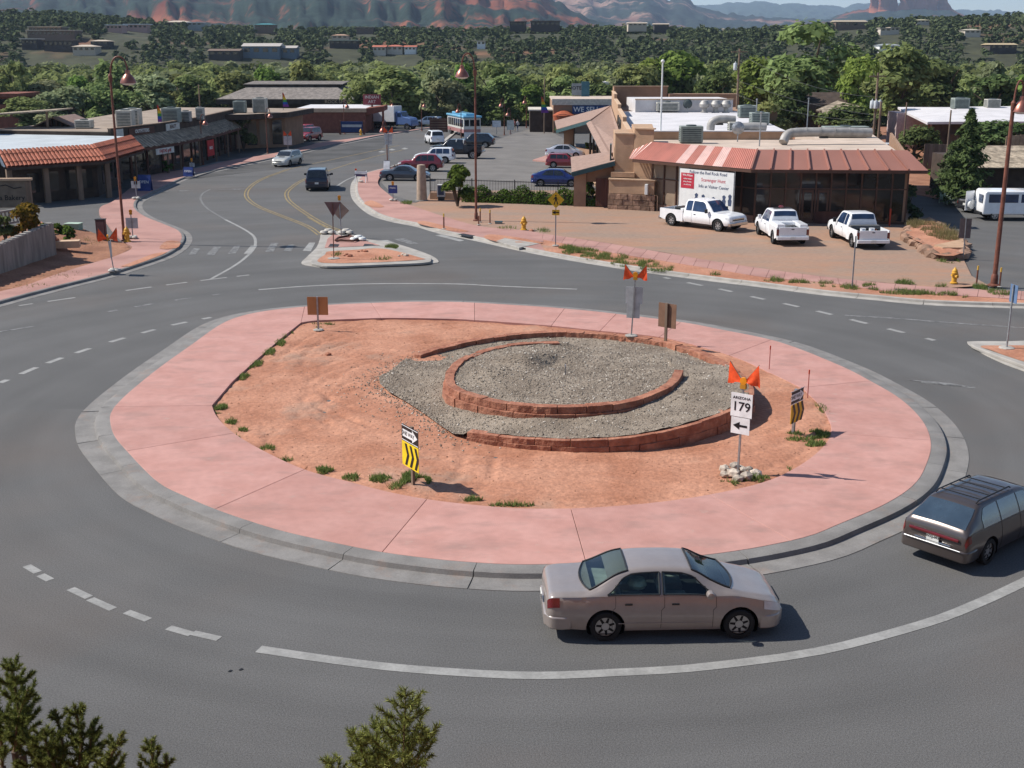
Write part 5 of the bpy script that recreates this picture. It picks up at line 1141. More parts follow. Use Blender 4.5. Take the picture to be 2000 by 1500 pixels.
MB().box((9.75,87.75,1.65),(.22,.3,.75), R(-20)).build('meter_box', M_white, shop, bevel=.02); MB().box((7.35,90.9,3.9),(.12,1.2,1.5), R(-5)).build('wall_sign', M_teal, shop)
MB().tube([(10.55,87.7,.1),(10.55,87.7,1.2),(10.3,87.6,1.25)], .035, 6).build('gas_pipe', M_trimtan, shop)
# side parapet that runs back along the lot
sp0, sp1 = V2(9.0,95.4), V2(12.1,150); sd_, sn_ = on_wall(sp1, sp0)
for a, b, z in ((0,12,6.6),(12,27,6.1),(27,43,5.7),(43,54.6,5.3)): panel(sp1, sd_, sn_, a, b, 0, z, -.3, .3).build('parapet_wall', M_stucco, shop); panel(sp1, sd_, sn_, a, b, z+.002, z+.1, -.33, .36).build('coping', M_trimtan, shop)
for k, a in enumerate((31,34.5,38)):                      # bent-rod emblem on the parapet
    o = sp1+sd_*a+sn_*.08; ring = [Vector((o.x, o.y, 4.6))+Vector((sd_.x, sd_.y, 0))*(1.3*math.cos(t))+Vector((0,0,.75*math.sin(t*(1+k*.5)))) for t in np.linspace(0, 5.4, 18)]
    MB().tube(ring, .05, 5).build('wall_emblem', M_dark, shop)
# white main roof and higher back volume
MB().prism([V2(9.5,97.2), V2(22.2,97.2), V2(24.6,127), V2(24.4,134), V2(11.6,134), V2(10.6,118)], 4.56, 5.0).build('main_roof', M_roofwhite, shop)
panel(V2(9.3,97.0), V2(1,0), V2(0,-1), .4, 12.9, 4.56, 5.16, -.1, .2).build('roof_upstand', M_stucco, shop); panel(V2(9.3,97.0), V2(1,0), V2(0,-1), .4, 12.9, 5.162, 5.24, -.14, .3).build('coping', M_roofwhite, shop)
MB().prism([V2(13.2,132), V2(23.7,132.4), V2(23.4,140), V2(13.0,140)], 5.001, 6.3).build('back_volume', M_roofwhite, shop); MB().prism([V2(13.15,131.9), V2(23.75,132.3), V2(23.75,132.6), V2(13.15,132.2)], 6.302, 6.4).build('coping', M_trimtan, shop)
MB().prism([V2(12.0,134.5), V2(29,134.5), V2(29,150), V2(12.4,150)], 0, 4.9).build('back_volume', M_stucco2, shop)
MB().prism([V2(12.5,150.2), V2(30.0,146), V2(31,152), V2(12.5,158)], 0, 8.0).build('back_volume', M_stucco2, shop) if False else None
MB().bx(12.2,18.6,148,150,0,7.2).build('back_volume', M_stucco2, shop); MB().bx(12.1,18.7,147.9,148.2,7.201,7.32).build('coping', M_trimtan, shop); MB().bx(18.7,27,147,149,4.9,6.4).build('back_volume', M_stucco2, shop)
# brown shed roofs down to the parking side
def slab3(a, b, c, d_, t, name, m, parent):
    q = [Vector(a), Vector(b), Vector(c), Vector(d_)]; n = (q[1]-q[0]).cross(q[3]-q[0]).normalized(); n = n if n.z > 0 else -n
    vs = q+[v-n*t for v in q]; return MB().add(vs, [(0,1,2,3),(7,6,5,4),(0,4,5,1),(1,5,6,2),(2,6,7,3),(3,7,4,0)]).build(name, m, parent, fix=True)
slab3((4.4,89.8,2.7),(7.55,89.4,3.55),(7.75,97.3,3.6),(4.95,103,2.7), .12, 'shed_roof', M_shingle, shop); MB().beam((4.4,89.72,2.5),(7.55,89.3,3.36), .08, .3).build('fascia', M_teal, shop)
MB().prism([V2(4.6,90.3), V2(5.5,90.2), V2(5.6,91.2), V2(4.7,91.3)], 0, 2.55).build('pier', M_stucco2, shop); MB().prism([V2(5.55,90.6), V2(7.55,90.3), V2(7.55,90.55), V2(5.55,90.85)], 1.9, 3.0).build('gable_wall', M_stucco2, shop)
slab3((7.85,98.5,3.3),(9.05,98.5,3.9),(12.0,150,4.9),(8.1,127,4.4), .12, 'shed_roof', M_shingle, shop); slab3((5.0,138,2.85),(8.1,127,4.5),(12.0,150,4.95),(5.4,156,2.8), .15, 'shed_roof', M_shingle, shop)
slab3((7.4,98.6,3.0),(7.86,98.5,3.31),(8.12,127,4.41),(7.7,127.5,4.1), .1, 'shed_roof', M_shingle, shop)
MB().beam((5.0,137.9,2.6),(8.1,126.9,4.3), .1, .35).build('fascia', M_teal, shop); MB().prism([V2(8.3,104), V2(9.2,104), V2(11.5,149), V2(8.8,128)], 0, 3.0).build('side_wall', M_darkwall, shop)
MB().prism([V2(5.9,139.5), V2(7.0,139.5), V2(7.2,141), V2(6.1,141)], 0, 3.0).build('pier', M_stucco, shop); MB().prism([V2(6.0,139), V2(8.8,131), V2(9.2,131.4), V2(6.4,139.6)], 0, 1.0).build('low_wall', M_stucco2, shop)
for k in range(5): MB().prism([V2(7.65,101+k*5), V2(7.85,101+k*5), V2(7.85,101.2+k*5), V2(7.65,101.2+k*5)], 0, 2.75+k*.18).build('post', M_darkwall, shop)
MB().prism([V2(2.2,130), V2(8,123), V2(8.5,131), V2(4.5,138)], 0, .15).build('forecourt_slab', M_pinkwalk, shop); MB().prism([V2(7.2,104), V2(8.2,104), V2(8.2,124), V2(7.0,124)], 0, .5).build('planter_kerb', M_stucco, shop)
rebase(shop, (16,90,0))
# roof plant
hvac('large louvred cooler standing on the roof behind the red ribbed skirt', (13.6,93.2,4.56), (1.7,1.1,1.2))
hvac('grey green roof unit near the far right corner of the white roof', (23.1,121,5.0), (1.7,1.3,1.1)); hvac('grey green roof unit at the right edge of the white roof', (21.9,109,5.0), (1.6,1.2,1.0)); hvac('flat window cooler set against the white back wall of the roof', (16.6,131.4,5.1), (2.4,.8,.9), M_hvaclt)
def duct(label, pts, r):
    t = thing('roof_duct', label, 'duct', pts[0]); p0 = Vector(pts[0]); P = catmull([Vector(p)-p0 for p in pts], .25); MB().tube(P, r, 14).build('pipe', M_duct, t, smooth=True)
    L = lens(P)
    for k in range(1, int(L[-1]/1.1)): q = at_len(P, L, k*1.1); q2 = at_len(P, L, k*1.1+.05); MB().tube([q, q2], r*1.06, 14).build('band', M_duct, t)
    MB().box((at_len(P, L, L[-1]*.5).x, at_len(P, L, L[-1]*.5).y, at_len(P, L, L[-1]*.5).z-r-.05), (.6,.4,.12)).build('saddle', M_dark, t)
duct('fat silver duct with elbow lying behind the brown metal skirt', [(20.2,91.2,4.75),(20.6,91.6,5.3),(21.6,91.8,5.45),(24.5,92.0,5.45),(27.0,92.2,5.40)], .34)
duct('silver elbow duct on the white roof beside its fan box', [(16.2,100.2,5.1),(16.3,100.2,5.7),(17.0,100.3,5.95),(18.2,100.4,5.9)], .33); duct('short fat silver duct lying on the white roof', [(18.7,99.6,5.38),(19.5,99.6,5.42),(20.6,99.6,5.38)], .33)
hvac('white fan box beside the silver elbow duct', (18.0,99.4,5.0), (1.0,.8,.7), M_hvaclt, fan=False); hvac('low green grey unit behind the right end of the big silver duct', (27.0,99.5,4.56), (3.6,1.2,.8))
for k, (x, y, z, l) in enumerate(((20.4,130.8,5.0,'leftmost'),(21.6,130.8,5.0,'middle'),(22.7,130.8,5.0,'rightmost'))):
    t = thing('roof_ventilator', 'silver roof ventilator, %s of three by the back wall' % l, 'roof vent', (x,y,z)); MB().lathe([(.25,0),(.25,.5),(.5,.6),(.55,.9),(.35,1.25),(.05,1.35)], n=14).build('turbine', M_duct, t, smooth=True); MB().cyl((0,0,-.02),(0,0,.1),.4,.4,12).build('flashing', M_duct, t)
for lab, loc, s in (('black satellite dish on the white back wall', (18.7,131.4,5.9), .5), ('pale satellite dish on a post above the ribbed skirt', (17.4,94.5,5.6), .5)):
    t = thing('satellite_dish', lab, 'satellite dish', (loc[0],loc[1],4.56)); h = loc[2]-4.56; MB().cyl((0,0,0),(0,0,h),.05,.05,8).build('mast', M_steel, t); MB().lathe([(.02,0),(s*.6,.05),(s,.18),(s*.97,.2),(.02,.05)], n=16, axis='y').build('dish', M_louvre if 'black' in lab else M_steel, t, loc=(0,-.15,h))
for x, y, h, l in ((18.2,90.0,2.6,'thin green vent pipe rising behind the corner of the metal skirt'), (23.4,118,2.5,'pale vent pipe standing past the white roof'), (26.9,112,2.8,'thin grey vent pipe beyond the right roof edge')):
    t = thing('vent_pipe', l, 'pipe', (x,y,4.3)); MB().cyl((0,0,0),(0,0,h),.05,.05,8).build('pipe', M_steel, t); MB().lathe([(.08,0),(.1,.1),(.02,.14)], (0,0,h), 8).build('cap', M_steel, t)
# banner on its frame
bn0, bn1 = V2(11.75,85.0), V2(14.9,81.5); bd, bnrm = on_wall(bn0, bn1); BL = (bn1-bn0).length
ban = thing('banner', 'big white banner about a scavenger hunt on a pipe frame before the shop', 'banner', (bn0.x, bn0.y, .1), math.atan2(bd.y, bd.x))
MB().bx(0,BL,-.01,.01,.75,3.35).build('sheet', mat('banner_cloth', (.66,.66,.64), rough=.8, var=.04), ban)
for x in (-.06, BL+.06): MB().cyl((x,.02,0),(x,.02,3.5),.035,.035,8).build('frame_post', M_steel, ban)
MB().cyl((-.06,.02,3.45),(BL+.06,.02,3.45),.03,.03,8).build('frame_rail', M_steel, ban)
MB().bx(.12,1.3,-.022,-.012,2.0,3.05).build('red_box', mat('banner_red', (.42,.03,.05)), ban)
M_ink = mat('banner_ink', (.05,.07,.13)); M_inkred = mat('banner_ink_red', (.5,.10,.12))
RX = (R(90),0,0)
for s_, z, sz, x, m_ in (('Follow the Red Rock Road', 3.14, .30, BL*.53, M_ink), ('Scavenger Hunt', 2.68, .33, BL*.63, M_inkred), ('Info at Visitor Center', 2.24, .30, BL*.64, M_ink)): text('lettering', s_, sz, m_, ban, (x,-.016,z), RX, .002, sx=1.0)
for s_, z, sz in (('Win Prizes', 2.9, .2), ('collect stamps', 2.66, .13), ('along the way', 2.46, .13), ('at each stop', 2.26, .13)): text('lettering', s_, sz, M_white, ban, (.71,-.026,z), RX, .002)
for k, x in enumerate((1.55,2.15,2.6,3.05,3.5,3.95,4.45)):
    h = (.75,.7,.42,.6,.45,.8,.9)[k]; m2 = MB(); m2.add([(x-.13,-.014,1.0+h*.1),(x+.13,-.014,1.0+h*.1),(x+.17,-.014,1.0+h*.5),(x+.1,-.014,1.0+h*.62),(x+.16,-.014,1.0+h*.85),(x,-.014,1.0+h),(x-.16,-.014,1.0+h*.85),(x-.1,-.014,1.0+h*.62),(x-.17,-.014,1.0+h*.5)], [tuple(range(9))]); m2.build('printed_figure', M_ink, ban)

# --- shop across the lot at the far bend
fs_ = thing('gift_shop', 'low brown shop with blue sign board beyond the parking lot', 'building')
MB().bx(5.9,16,176,192,0,4.4).build('wall', M_stucco2, fs_); MB().bx(5.7,16.2,175.7,176.0,3.9,4.75).build('fascia', mat('pale_fascia', (.55,.50,.42)), fs_); MB().bx(5.8,16.1,176.0,192,4.401,4.6).build('roof', M_rooftan, fs_)
MB().bx(8.6,15.5,175.55,175.69,2.7,3.85).build('sign_board', mat('sign_blue', (.03,.06,.16)), fs_); text('lettering', 'WE SELL GEMS', 1.0, M_white, fs_, (12.0,175.53,3.28), RX, .01)
MB().lathe([(.05,0),(1.4,.1),(1.6,.9),(.6,1.5),(.05,1.6)], (7.4,175.9,1.6), 12).build('mural_rock', mat('mural_orange', (.35,.09,.04)), fs_, smooth=True); MB().bx(2.6,5.8,178,186,0,3.0).build('side_wing', M_darkwall, fs_); MB().bx(2.4,5.9,177.6,186,3.0,3.2).build('side_roof', mat('pale_fascia', (.55,.50,.42)), fs_)
rebase(fs_, (10,180,0))

# --- left: bakery with clay tile skirt
bk = thing('tiled_shop', 'dark low shop with a skirt roof of red clay tiles at the left', 'building')
E0, E1, E2 = V2(-37.6,90.6), V2(-32.0,96.0), V2(-32.2,107.0); T0, T1, T2 = V2(-38.7,92.0), V2(-33.4,97.6), V2(-33.6,108.2)
MB().prism([V2(-37.4,92.4), V2(-33.3,97.6), V2(-34.6,108), V2(-50,112), V2(-52,96), V2(-44,92)], 0, 3.4).build('wall', M_darkwall, bk)
MB().prism([T0, T1, T2, V2(-50,113), V2(-54,95)], 3.9, 4.05).build('flat_roof', mat('pale_membrane', (.42,.45,.46), var=.08, scale=.5), bk)
def tiles(E0, E1, T0, T1, zE, zT, n, rows):
    key = 'tilemesh'
    if key not in MATS:
        mb = MB(); k = 6; vs = []
        for j in range(k+1): a = math.pi*j/k; vs += [(-.5, .5*math.cos(a), .5*math.sin(a)*.9), (.5, .5*.86*math.cos(a), .5*.86*math.sin(a)*.9)]
        MATS[key] = mb.add(vs, [(2*j, 2*j+1, 2*j+3, 2*j+2) for j in range(k)]).mesh('roof_tile', M_tile, True)
    for i in range(n):
        s0 = (i+.5)/n; a = Vector((*E0.lerp(E1, s0), zE)); b = Vector((*T0.lerp(T1, s0), zT)); up = b-a; w = (E1-E0).length/n
        al = Vector((*(E1-E0).normalized(), 0)); nn = al.cross(up).normalized(); nn = nn if nn.z > 0 else -nn; ud = up.normalized(); sd = nn.cross(ud)
        for r_ in range(rows):
            c = a+up*((r_+.5)/rows)+nn*(.02+.025*(r_ % 2)); M_ = Matrix((ud, sd, nn)).transposed().to_4x4(); M_.translation = c
            o = bpy.data.objects.new('roof_tile', MATS[key]); COL.objects.link(o); o.parent = bk; o.matrix_local = M_ @ Matrix.Diagonal((up.length/rows*1.12, w*.98, w*.7, 1))
    slab3((*E0, zE-.06), (*E1, zE-.06), (*T1, zT-.06), (*T0, zT-.06), .1, 'roof_underlay', mat('tile_underlay', (.16,.045,.025)), bk)
tiles(E0, E1, T0, T1, 3.0, 4.05, 24, 4); tiles(E1, E2, T1, T2, 3.0, 4.05, 26, 4)
MB().prism([E0, E1, E1+V2(-.5,.9), E0+V2(.2,1.0)], 2.72, 2.93).build('fascia', M_darkwall, bk); MB().prism([E1, E2, E2+V2(-.6,0), E1+V2(-.6,.2)], 2.72, 2.93).build('fascia', M_darkwall, bk)
slab3((-37.7,90.6,3.0),(-39.5,94,3.0),(-40.4,95,4.1),(-38.75,92,4.1), .1, 'side_skirt', mat('blue_grey_metal', (.13,.16,.20)), bk)
for s_ in (.0,.36,.7,1.0): q = E0.lerp(E1, s_)+V2(-.3,.6); MB().prism([q, q+V2(.3,.25), q+V2(.1,.5), q+V2(-.2,.25)], 0, 2.75).build('post', M_woodlt, bk)
for s_ in (.15,.4,.65,.85): q = V2(-37.4,92.4).lerp(V2(-33.3,97.6), s_); d_ = V2(4.1,5.2).normalized(); n_ = V2(d_.y,-d_.x); panel(q, d_, n_, -.5, .5, .8, 2.3, .01, .04).build('window', M_shopglass, bk)
for s_ in (.25,.5,.75): q = V2(-33.3,97.6).lerp(V2(-34.6,108), s_); d_ = V2(-1.3,10.4).normalized(); n_ = V2(d_.y,-d_.x); panel(q, d_, n_, -.8, .8, .8, 2.3, .01, .04).build('window', M_shopglass, bk)
rebase(bk, (-38,98,0))
gb = thing('gabled_shed', 'small brown gabled roof with vertical boards behind the tiled shop', 'building'); MB().extr([(-3,0),(3,0),(3,3.9),(0,5.2),(-3,3.9)], (-43.5,117,0), V2(.98,.1).to_3d(), (0,0,1), (0,5,0)).build('wall', M_darkwall, gb)
for k in range(12): x = -2.75+k*.5; MB().bx(-43.5+x-.05,-43.5+x+.05,116.6+x*.1,116.99+x*.1,2.6,3.9+1.3*(1-abs(x)/3)-.1).build('board', M_wood, gb)
for sd in (-1,1): slab3((-43.5+sd*3.3,116.4,3.85),(-43.5,116.4,5.3),(-43.5,122.5,5.3),(-43.5+sd*3.3,122.5,3.85), .1, 'roof', M_shingle, gb)
rebase(gb, (-43.5,117,0))
lb = thing('shingled_cottage', 'corner of a shingled roof cut by the left edge of the picture', 'building'); slab3((-52,103,4.1),(-46.2,105,4.1),(-47.6,112,5.6),(-53,112,5.6), .15, 'roof', M_shake, lb); MB().prism([V2(-52,104.5), V2(-47,106), V2(-48,112), V2(-54,112)], 0, 4.0).build('wall', M_darkwall, lb); MB().bx(-55,-48,110,112,5.6,7.2).build('upper_wall', M_brick, lb); slab3((-48.5,112,5.7),(-42,113.5,6.1),(-42,118,6.1),(-48,118,5.7), .12, 'rear_roof', M_shake, lb); MB().cyl((-43,113.8,0),(-43,113.8,6),.12,.12,8).build('post', M_woodlt, lb); rebase(lb, (-50,107,0))

# --- left: strip of shops with shake pent roof
sm = thing('shop_row', 'long row of shops with a shake pent roof and dark storefronts along the left street', 'building')
A_ = [V2(-34.2,108.6), V2(-32.2,117.2), V2(-31.2,128), V2(-31.4,145.5)]; off_ = lambda P, d: [p.to_2d() if hasattr(p,'to_2d') and len(p) == 3 else p for p in offset(P, d)]
Wl = offset(A_, -1.5); Bk = offset(A_, -14)
MB().prism(Wl+Bk[::-1], 0, 4.35).build('wall', M_darkwall, sm); MB().prism(offset(A_, -1.75)+Bk[::-1], 4.351, 4.40).build('flat_roof', M_roofgravel, sm)
for (p, q), (wp, wq) in zip(zip(A_, A_[1:]), zip(Wl, Wl[1:])):
    L_ = (q-p).length; nrow = 5; ncol = int(L_/.55)
    for r_ in range(nrow):
        for c in range(ncol):
            s0, s1 = c/ncol, (c+1)/ncol-.012; t0, t1 = r_/nrow, (r_+1)/nrow+.06; f = lambda s, t, dz=0: (*(p.lerp(q, s).lerp(wp.lerp(wq, s), t)), 2.8+1.0*t+dz+.02)
            j = random.uniform(-.05,.05); MB().add([f(s0,t0+j,.05),f(s1,t0+j,.05),f(s1,t1,.02),f(s0,t1,.02),f(s0,t0+j,.0),f(s1,t0+j,.0)], [(0,1,2,3),(4,5,1,0)]).build('shake', M_shake, sm)
    MB().prism([p, q, q.lerp(wq,.12), p.lerp(wp,.12)], 2.55, 2.8).build('fascia', M_wood, sm)
    d_, n_ = on_wall(q, p) if False else on_wall(p, q); nb = max(2, int(L_/2.6)); L2 = (wq-wp).length
    panel(wp, (wq-wp).normalized(), n_, 0, L2, 3.75, 4.62, -.25, .27).build('parapet', M_darkwall, sm); panel(wp, (wq-wp).normalized(), n_, 0, L2, 4.622, 4.70, -.3, .36).build('coping', M_woodlt, sm)
    for k in range(nb):
        a, b = L2*k/nb+.2, L2*(k+1)/nb-.2; panel(wp, (wq-wp).normalized(), n_, a, b, .5, 2.5, .0, .04).build('shop_window', M_shopglass, sm); panel(wp, (wq-wp).normalized(), n_, b+.05, b+.35, 0, 2.7, .0, .12).build('pilaster', M_wood, sm)
        if k % 2 == 0: e = p.lerp(q, (k+.5)/nb).lerp(wp.lerp(wq,(k+.5)/nb), .15); MB().prism([e, e+V2(.14,0), e+V2(.14,.14), e+V2(0,.14)], 0, 2.6).build('post', M_woodlt, sm)
def board(root, p, q, fr, w, z0, z1, m, s_=None, sz=.4, out=.05, tm=None):
    d_, n_ = on_wall(p, q); c = p.lerp(q, fr); o = panel(c, d_, n_, -w/2, w/2, z0, z1, out, .06).build('sign_board', m, root)
    if s_: text('lettering', s_, sz, tm or M_white, root, (c.x+n_.x*(out+.075), c.y+n_.y*(out+.075), (z0+z1)/2), (R(90),0,math.atan2(d_.y,d_.x)), .005)
M_sgnw = mat('sign_white', (.55,.54,.50)); M_sgnbrown = mat('sign_brown', (.10,.05,.035))
board(sm, Wl[0], Wl[1], .14, 1.5, 3.85, 4.55, M_sgnw); board(sm, Wl[0], Wl[1], .6, 4.6, 3.85, 4.5, M_sgnbrown, 'OUTFITTERS', .45, out=.06); board(sm, Wl[1], Wl[2], .3, 3.6, 3.85, 4.5, M_sgnw, 'REALTY', .5, tm=M_sgnbrown); board(sm, A_[0], A_[1], .75, 3.4, 2.0, 2.55, M_sgnw, 'FAJITAS grill', .42, out=.0, tm=mat('sign_red', (.4,.03,.03))); board(sm, A_[1], A_[2], .82, 2.0, .9, 2.5, mat('sign_red', (.4,.03,.03)), 'BIKES', .4, out=.3)
MB().prism([A_[0]+V2(.3,.2), V2(-29.4,112), V2(-28,132), V2(-31.1,128), V2(-32.1,117)], 0, .10).build('boardwalk', M_conc, sm)
rebase(sm, (-34,125,0))
hvac('tall beige cooler on the shop row roof nearest the street lamp', (-36.3,115.6,4.4), (1.5,1.2,1.5), M_hvaclt); hvac('second beige cooler behind the nearest one on the shop row roof', (-36.6,118.8,4.4), (1.5,1.2,1.5), M_hvaclt); hvac('grey green cooler further along the shop row roof', (-33.9,122.6,4.4), (1.7,1.2,1.4)); hvac('low white box on the near corner of the shop row roof', (-39.6,113.8,4.4), (1.5,1.0,.7), M_hvaclt); hvac('small silver unit between the shop row coolers', (-32.9,124.2,4.4), (1.0,.9,1.0), M_duct); hvac('small pale unit at the far end of the shop row roof', (-32.4,128.0,4.4), (.8,.8,1.2), M_hvaclt)
# --- wedge-roofed store, brick store, hipped hall
ws = thing('wedge_roof_shop', 'dark glazed shop under a swept flat roof past the shop row', 'building'); MB().prism([V2(-33.4,146.5), V2(-27.6,149.5), V2(-26.7,157), V2(-44,160), V2(-44,148)], 0, 3.9).build('wall', M_stucco2, ws); MB().prism([V2(-38,139.5), V2(-30.5,141.5), V2(-26.6,146.5), V2(-25.4,157.5), V2(-45,161), V2(-45,146)], 3.9, 4.25).build('roof', M_roofgravel, ws); MB().prism([V2(-38.05,139.4), V2(-30.45,141.4), V2(-26.5,146.45), V2(-25.3,157.4), V2(-25.6,157.4), V2(-26.8,146.6), V2(-30.6,141.8), V2(-38,139.8)], 3.7, 4.3).build('fascia', M_darkwall, ws)
for k in range(4): q = V2(-33.4,146.5).lerp(V2(-27.6,149.5), .12+k*.24); d_, n_ = on_wall(V2(-33.4,146.5), V2(-27.6,149.5)); panel(q, d_, n_, -.6, .6, .4, 3.3, .01, .04).build('window', M_shopglass if k % 2 else M_panel, ws)
rebase(ws, (-33,150,0)); hvac('square beige cooler on the swept roof near the street', (-30.0,147.0,4.25), (1.6,1.3,1.6), M_hvaclt); hvac('dark green cooler beside the beige one on the swept roof', (-32.2,146.0,4.25), (1.4,1.2,1.3))
br = thing('brick_shop', 'plain red brick shop with cream parapet at the street bend', 'building'); MB().bx(-31,-21,176,190,0,3.2).build('wall', M_brick, br); MB().bx(-31.2,-20.8,175.8,176.05,2.9,3.45).build('parapet', M_trimtan, br); MB().bx(-31,-21,176.1,190,3.2,3.4).build('roof', M_roofwhite, br); MB().extr([(0,2.4),(2.6,3.0),(2.6,3.7),(0,3.4)], (-21,176.5,0), (1,0,0), (0,0,1), (0,6,0)).build('canopy', M_brick, br); MB().bx(-18.7,-18.4,177,177.3,0,3).build('canopy_post', M_brick, br); rebase(br, (-26,182,0))
hp = thing('hipped_hall', 'large hall with grey shake hipped roof behind the brick shop', 'building'); ex0, ex1, ey0, ey1 = -51.2,-27.4,214,236; rx0, rx1 = -46.8,-31.4
MB().bx(-49.5,-29,216,234,0,3.2).build('wall', M_darkwall, hp); zE, zR = 3.3, 5.3
for q, nm in (([(ex0,ey0,zE),(ex1,ey0,zE),(rx1,221,zR),(rx0,221,zR)], 'roof'), ([(ex1,ey0,zE),(ex1,ey1,zE),(rx1,229,zR),(rx1,221,zR)], 'roof'), ([(ex1,ey1,zE),(ex0,ey1,zE),(rx0,229,zR),(rx1,229,zR)], 'roof'), ([(ex0,ey1,zE),(ex0,ey0,zE),(rx0,221,zR),(rx0,229,zR)], 'roof')): slab3(*q, .15, nm, M_greyshake, hp)
MB().bx(ex0-.05,ex1+.05,ey0-.15,ey0+.1,zE-.85,zE-.02).build('fascia', M_darkwall, hp); MB().bx(ex1-.1,ex1+.1,ey0+.11,ey1,zE-.85,zE-.02).build('fascia', M_darkwall, hp); MB().bx(rx0-.8,rx1+.9,220.6,229.4,zR-.05,zR+.35).build('roof_monitor', M_darkwall, hp); slab3((rx0-1,220.3,zR+.36),(rx1+1.3,220.3,zR+.36),(rx1+1.3,229.8,zR+.7),(rx0-1,229.8,zR+.7), .12, 'monitor_roof', M_greyshake, hp)
text('lettering', 'ROCK SHOP', .8, M_trimtan, hp, (-30.2,213.8,2.85), RX, .01); rebase(hp, (-39,225,0))
# --- right background: white-roofed building, sheds
wb = thing('white_roof_building', 'low pink building with bright white pitched roof behind the conifer', 'building'); slab3((44.6,131.8,4.0),(60,133,4.0),(66,148,5.0),(53.7,147.5,4.9), .25, 'roof', M_roofwhite, wb); slab3((44.5,131.7,3.95),(53.6,147.5,4.85),(48,153.5,4.6),(47,147,4.3), .25, 'roof', M_roofwhite, wb); MB().prism([V2(45.8,134), V2(60,135), V2(64,146), V2(53,146)], 0, 3.7).build('wall', M_darkwall, wb); MB().prism([V2(46,147), V2(52.5,146.6), V2(52.5,150), V2(46.4,152)], 0, 4.2).build('wall', mat('pale_pink_wall', (.50,.40,.38)), wb)
for x, y in ((45.2,133.2),(44.0,148)): MB().cyl((x,y,0),(x,y,3.9),.12,.12,8).build('post', M_rust, wb)
for k in range(4): MB().bx(47.5+k*3,49.2+k*3,133.85+k*.2,133.98+k*.2,1.2,2.6).build('window', M_shopglass, wb)
rebase(wb, (52,140,0)); hvac('dark roof box at the back of the white pitched roof', (53.0,146.0,4.7), (1.8,1.4,1.2)); hvac('pale roof unit right of the dark box on the white roof', (57.0,146.5,4.75), (1.6,1.2,1.0), M_hvaclt)
sh = thing('board_shed', 'brown board building with slatted tan roof behind the white van', 'building'); MB().bx(35.8,52,94.5,104,0,3.0).build('wall', M_darkwall, sh)
for k in range(9): slab3((35.2,93.4+k*.55,2.7+k*.14),(52,93.4+k*.55,2.7+k*.14),(52,94.0+k*.55,2.86+k*.14),(36.0,94.0+k*.55,2.86+k*.14), .06, 'roof_board', M_shake, sh)
MB().bx(35.6,36.0,94.0,94.4,0,2.7).build('post', M_woodlt, sh); rebase(sh, (44,98,0))
fe = thing('board_fence', 'tall tan vertical board fence on the slope behind the van', 'fence')
for k in range(34): MB().bx(36.5+k*.42,36.88+k*.42,108.2,108.26,1.2,3.4+.04*k*(1 if k > 16 else -.2)).build('board', M_woodlt if k < 17 else mat('tan_board', (.36,.26,.165), var=.15, rnd=.1), fe)
MB().bx(36.4,50.8,108.27,108.34,2.6,2.75).build('rail', M_wood, fe); rebase(fe, (44,108,0))
hs = thing('house', 'brown house with low tan gable roof among the trees right of centre', 'house'); slab3((36.0,146,4.6),(38.4,144.5,3.6),(41.2,146,5.0),(39,148,5.6), .2, 'roof', M_shake, hs); MB().prism([V2(35.5,147.5), V2(41,146.5), V2(41.5,154), V2(36,154)], 0, 5.2).build('wall', M_darkwall, hs); slab3((34.5,150,5.2),(41.5,149,5.2),(41.5,153,6.4),(34.5,154,6.4), .2, 'roof', M_darkwall, hs); MB().bx(36.3,37.3,146.9,147.1,4.0,4.9).build('window', M_shopglass, hs); MB().cyl((36.2,144.6,0),(36.2,144.6,4.6),.15,.15,8).build('post', M_woodlt, hs); rebase(hs, (38,150,0))
ct = thing('truck_cap', 'long grey green truck canopy parked beyond the right roof edge', 'container', (34.4,128,0), R(2)); MB().box((0,0,1.4),(5.2,2.2,1.5)).build('shell', M_hvac, ct, bevel=.08); MB().box((-2.61,0,1.5),(.03,1.7,1.0)).build('rear_pane', M_glass, ct); MB().box((0,-1.11,1.55),(4.2,.03,.8)).build('side_pane', M_glass, ct); MB().box((0,0,.4),(4.8,1.6,.5)).build('undercarriage', M_dark, ct)
suv('sport_utility', 'white sport utility car glimpsed over the right roof edge', (39.2,130,0), R(200), 4.6, 1.85, 1.9, M_wht, r=.37, cl=.35)
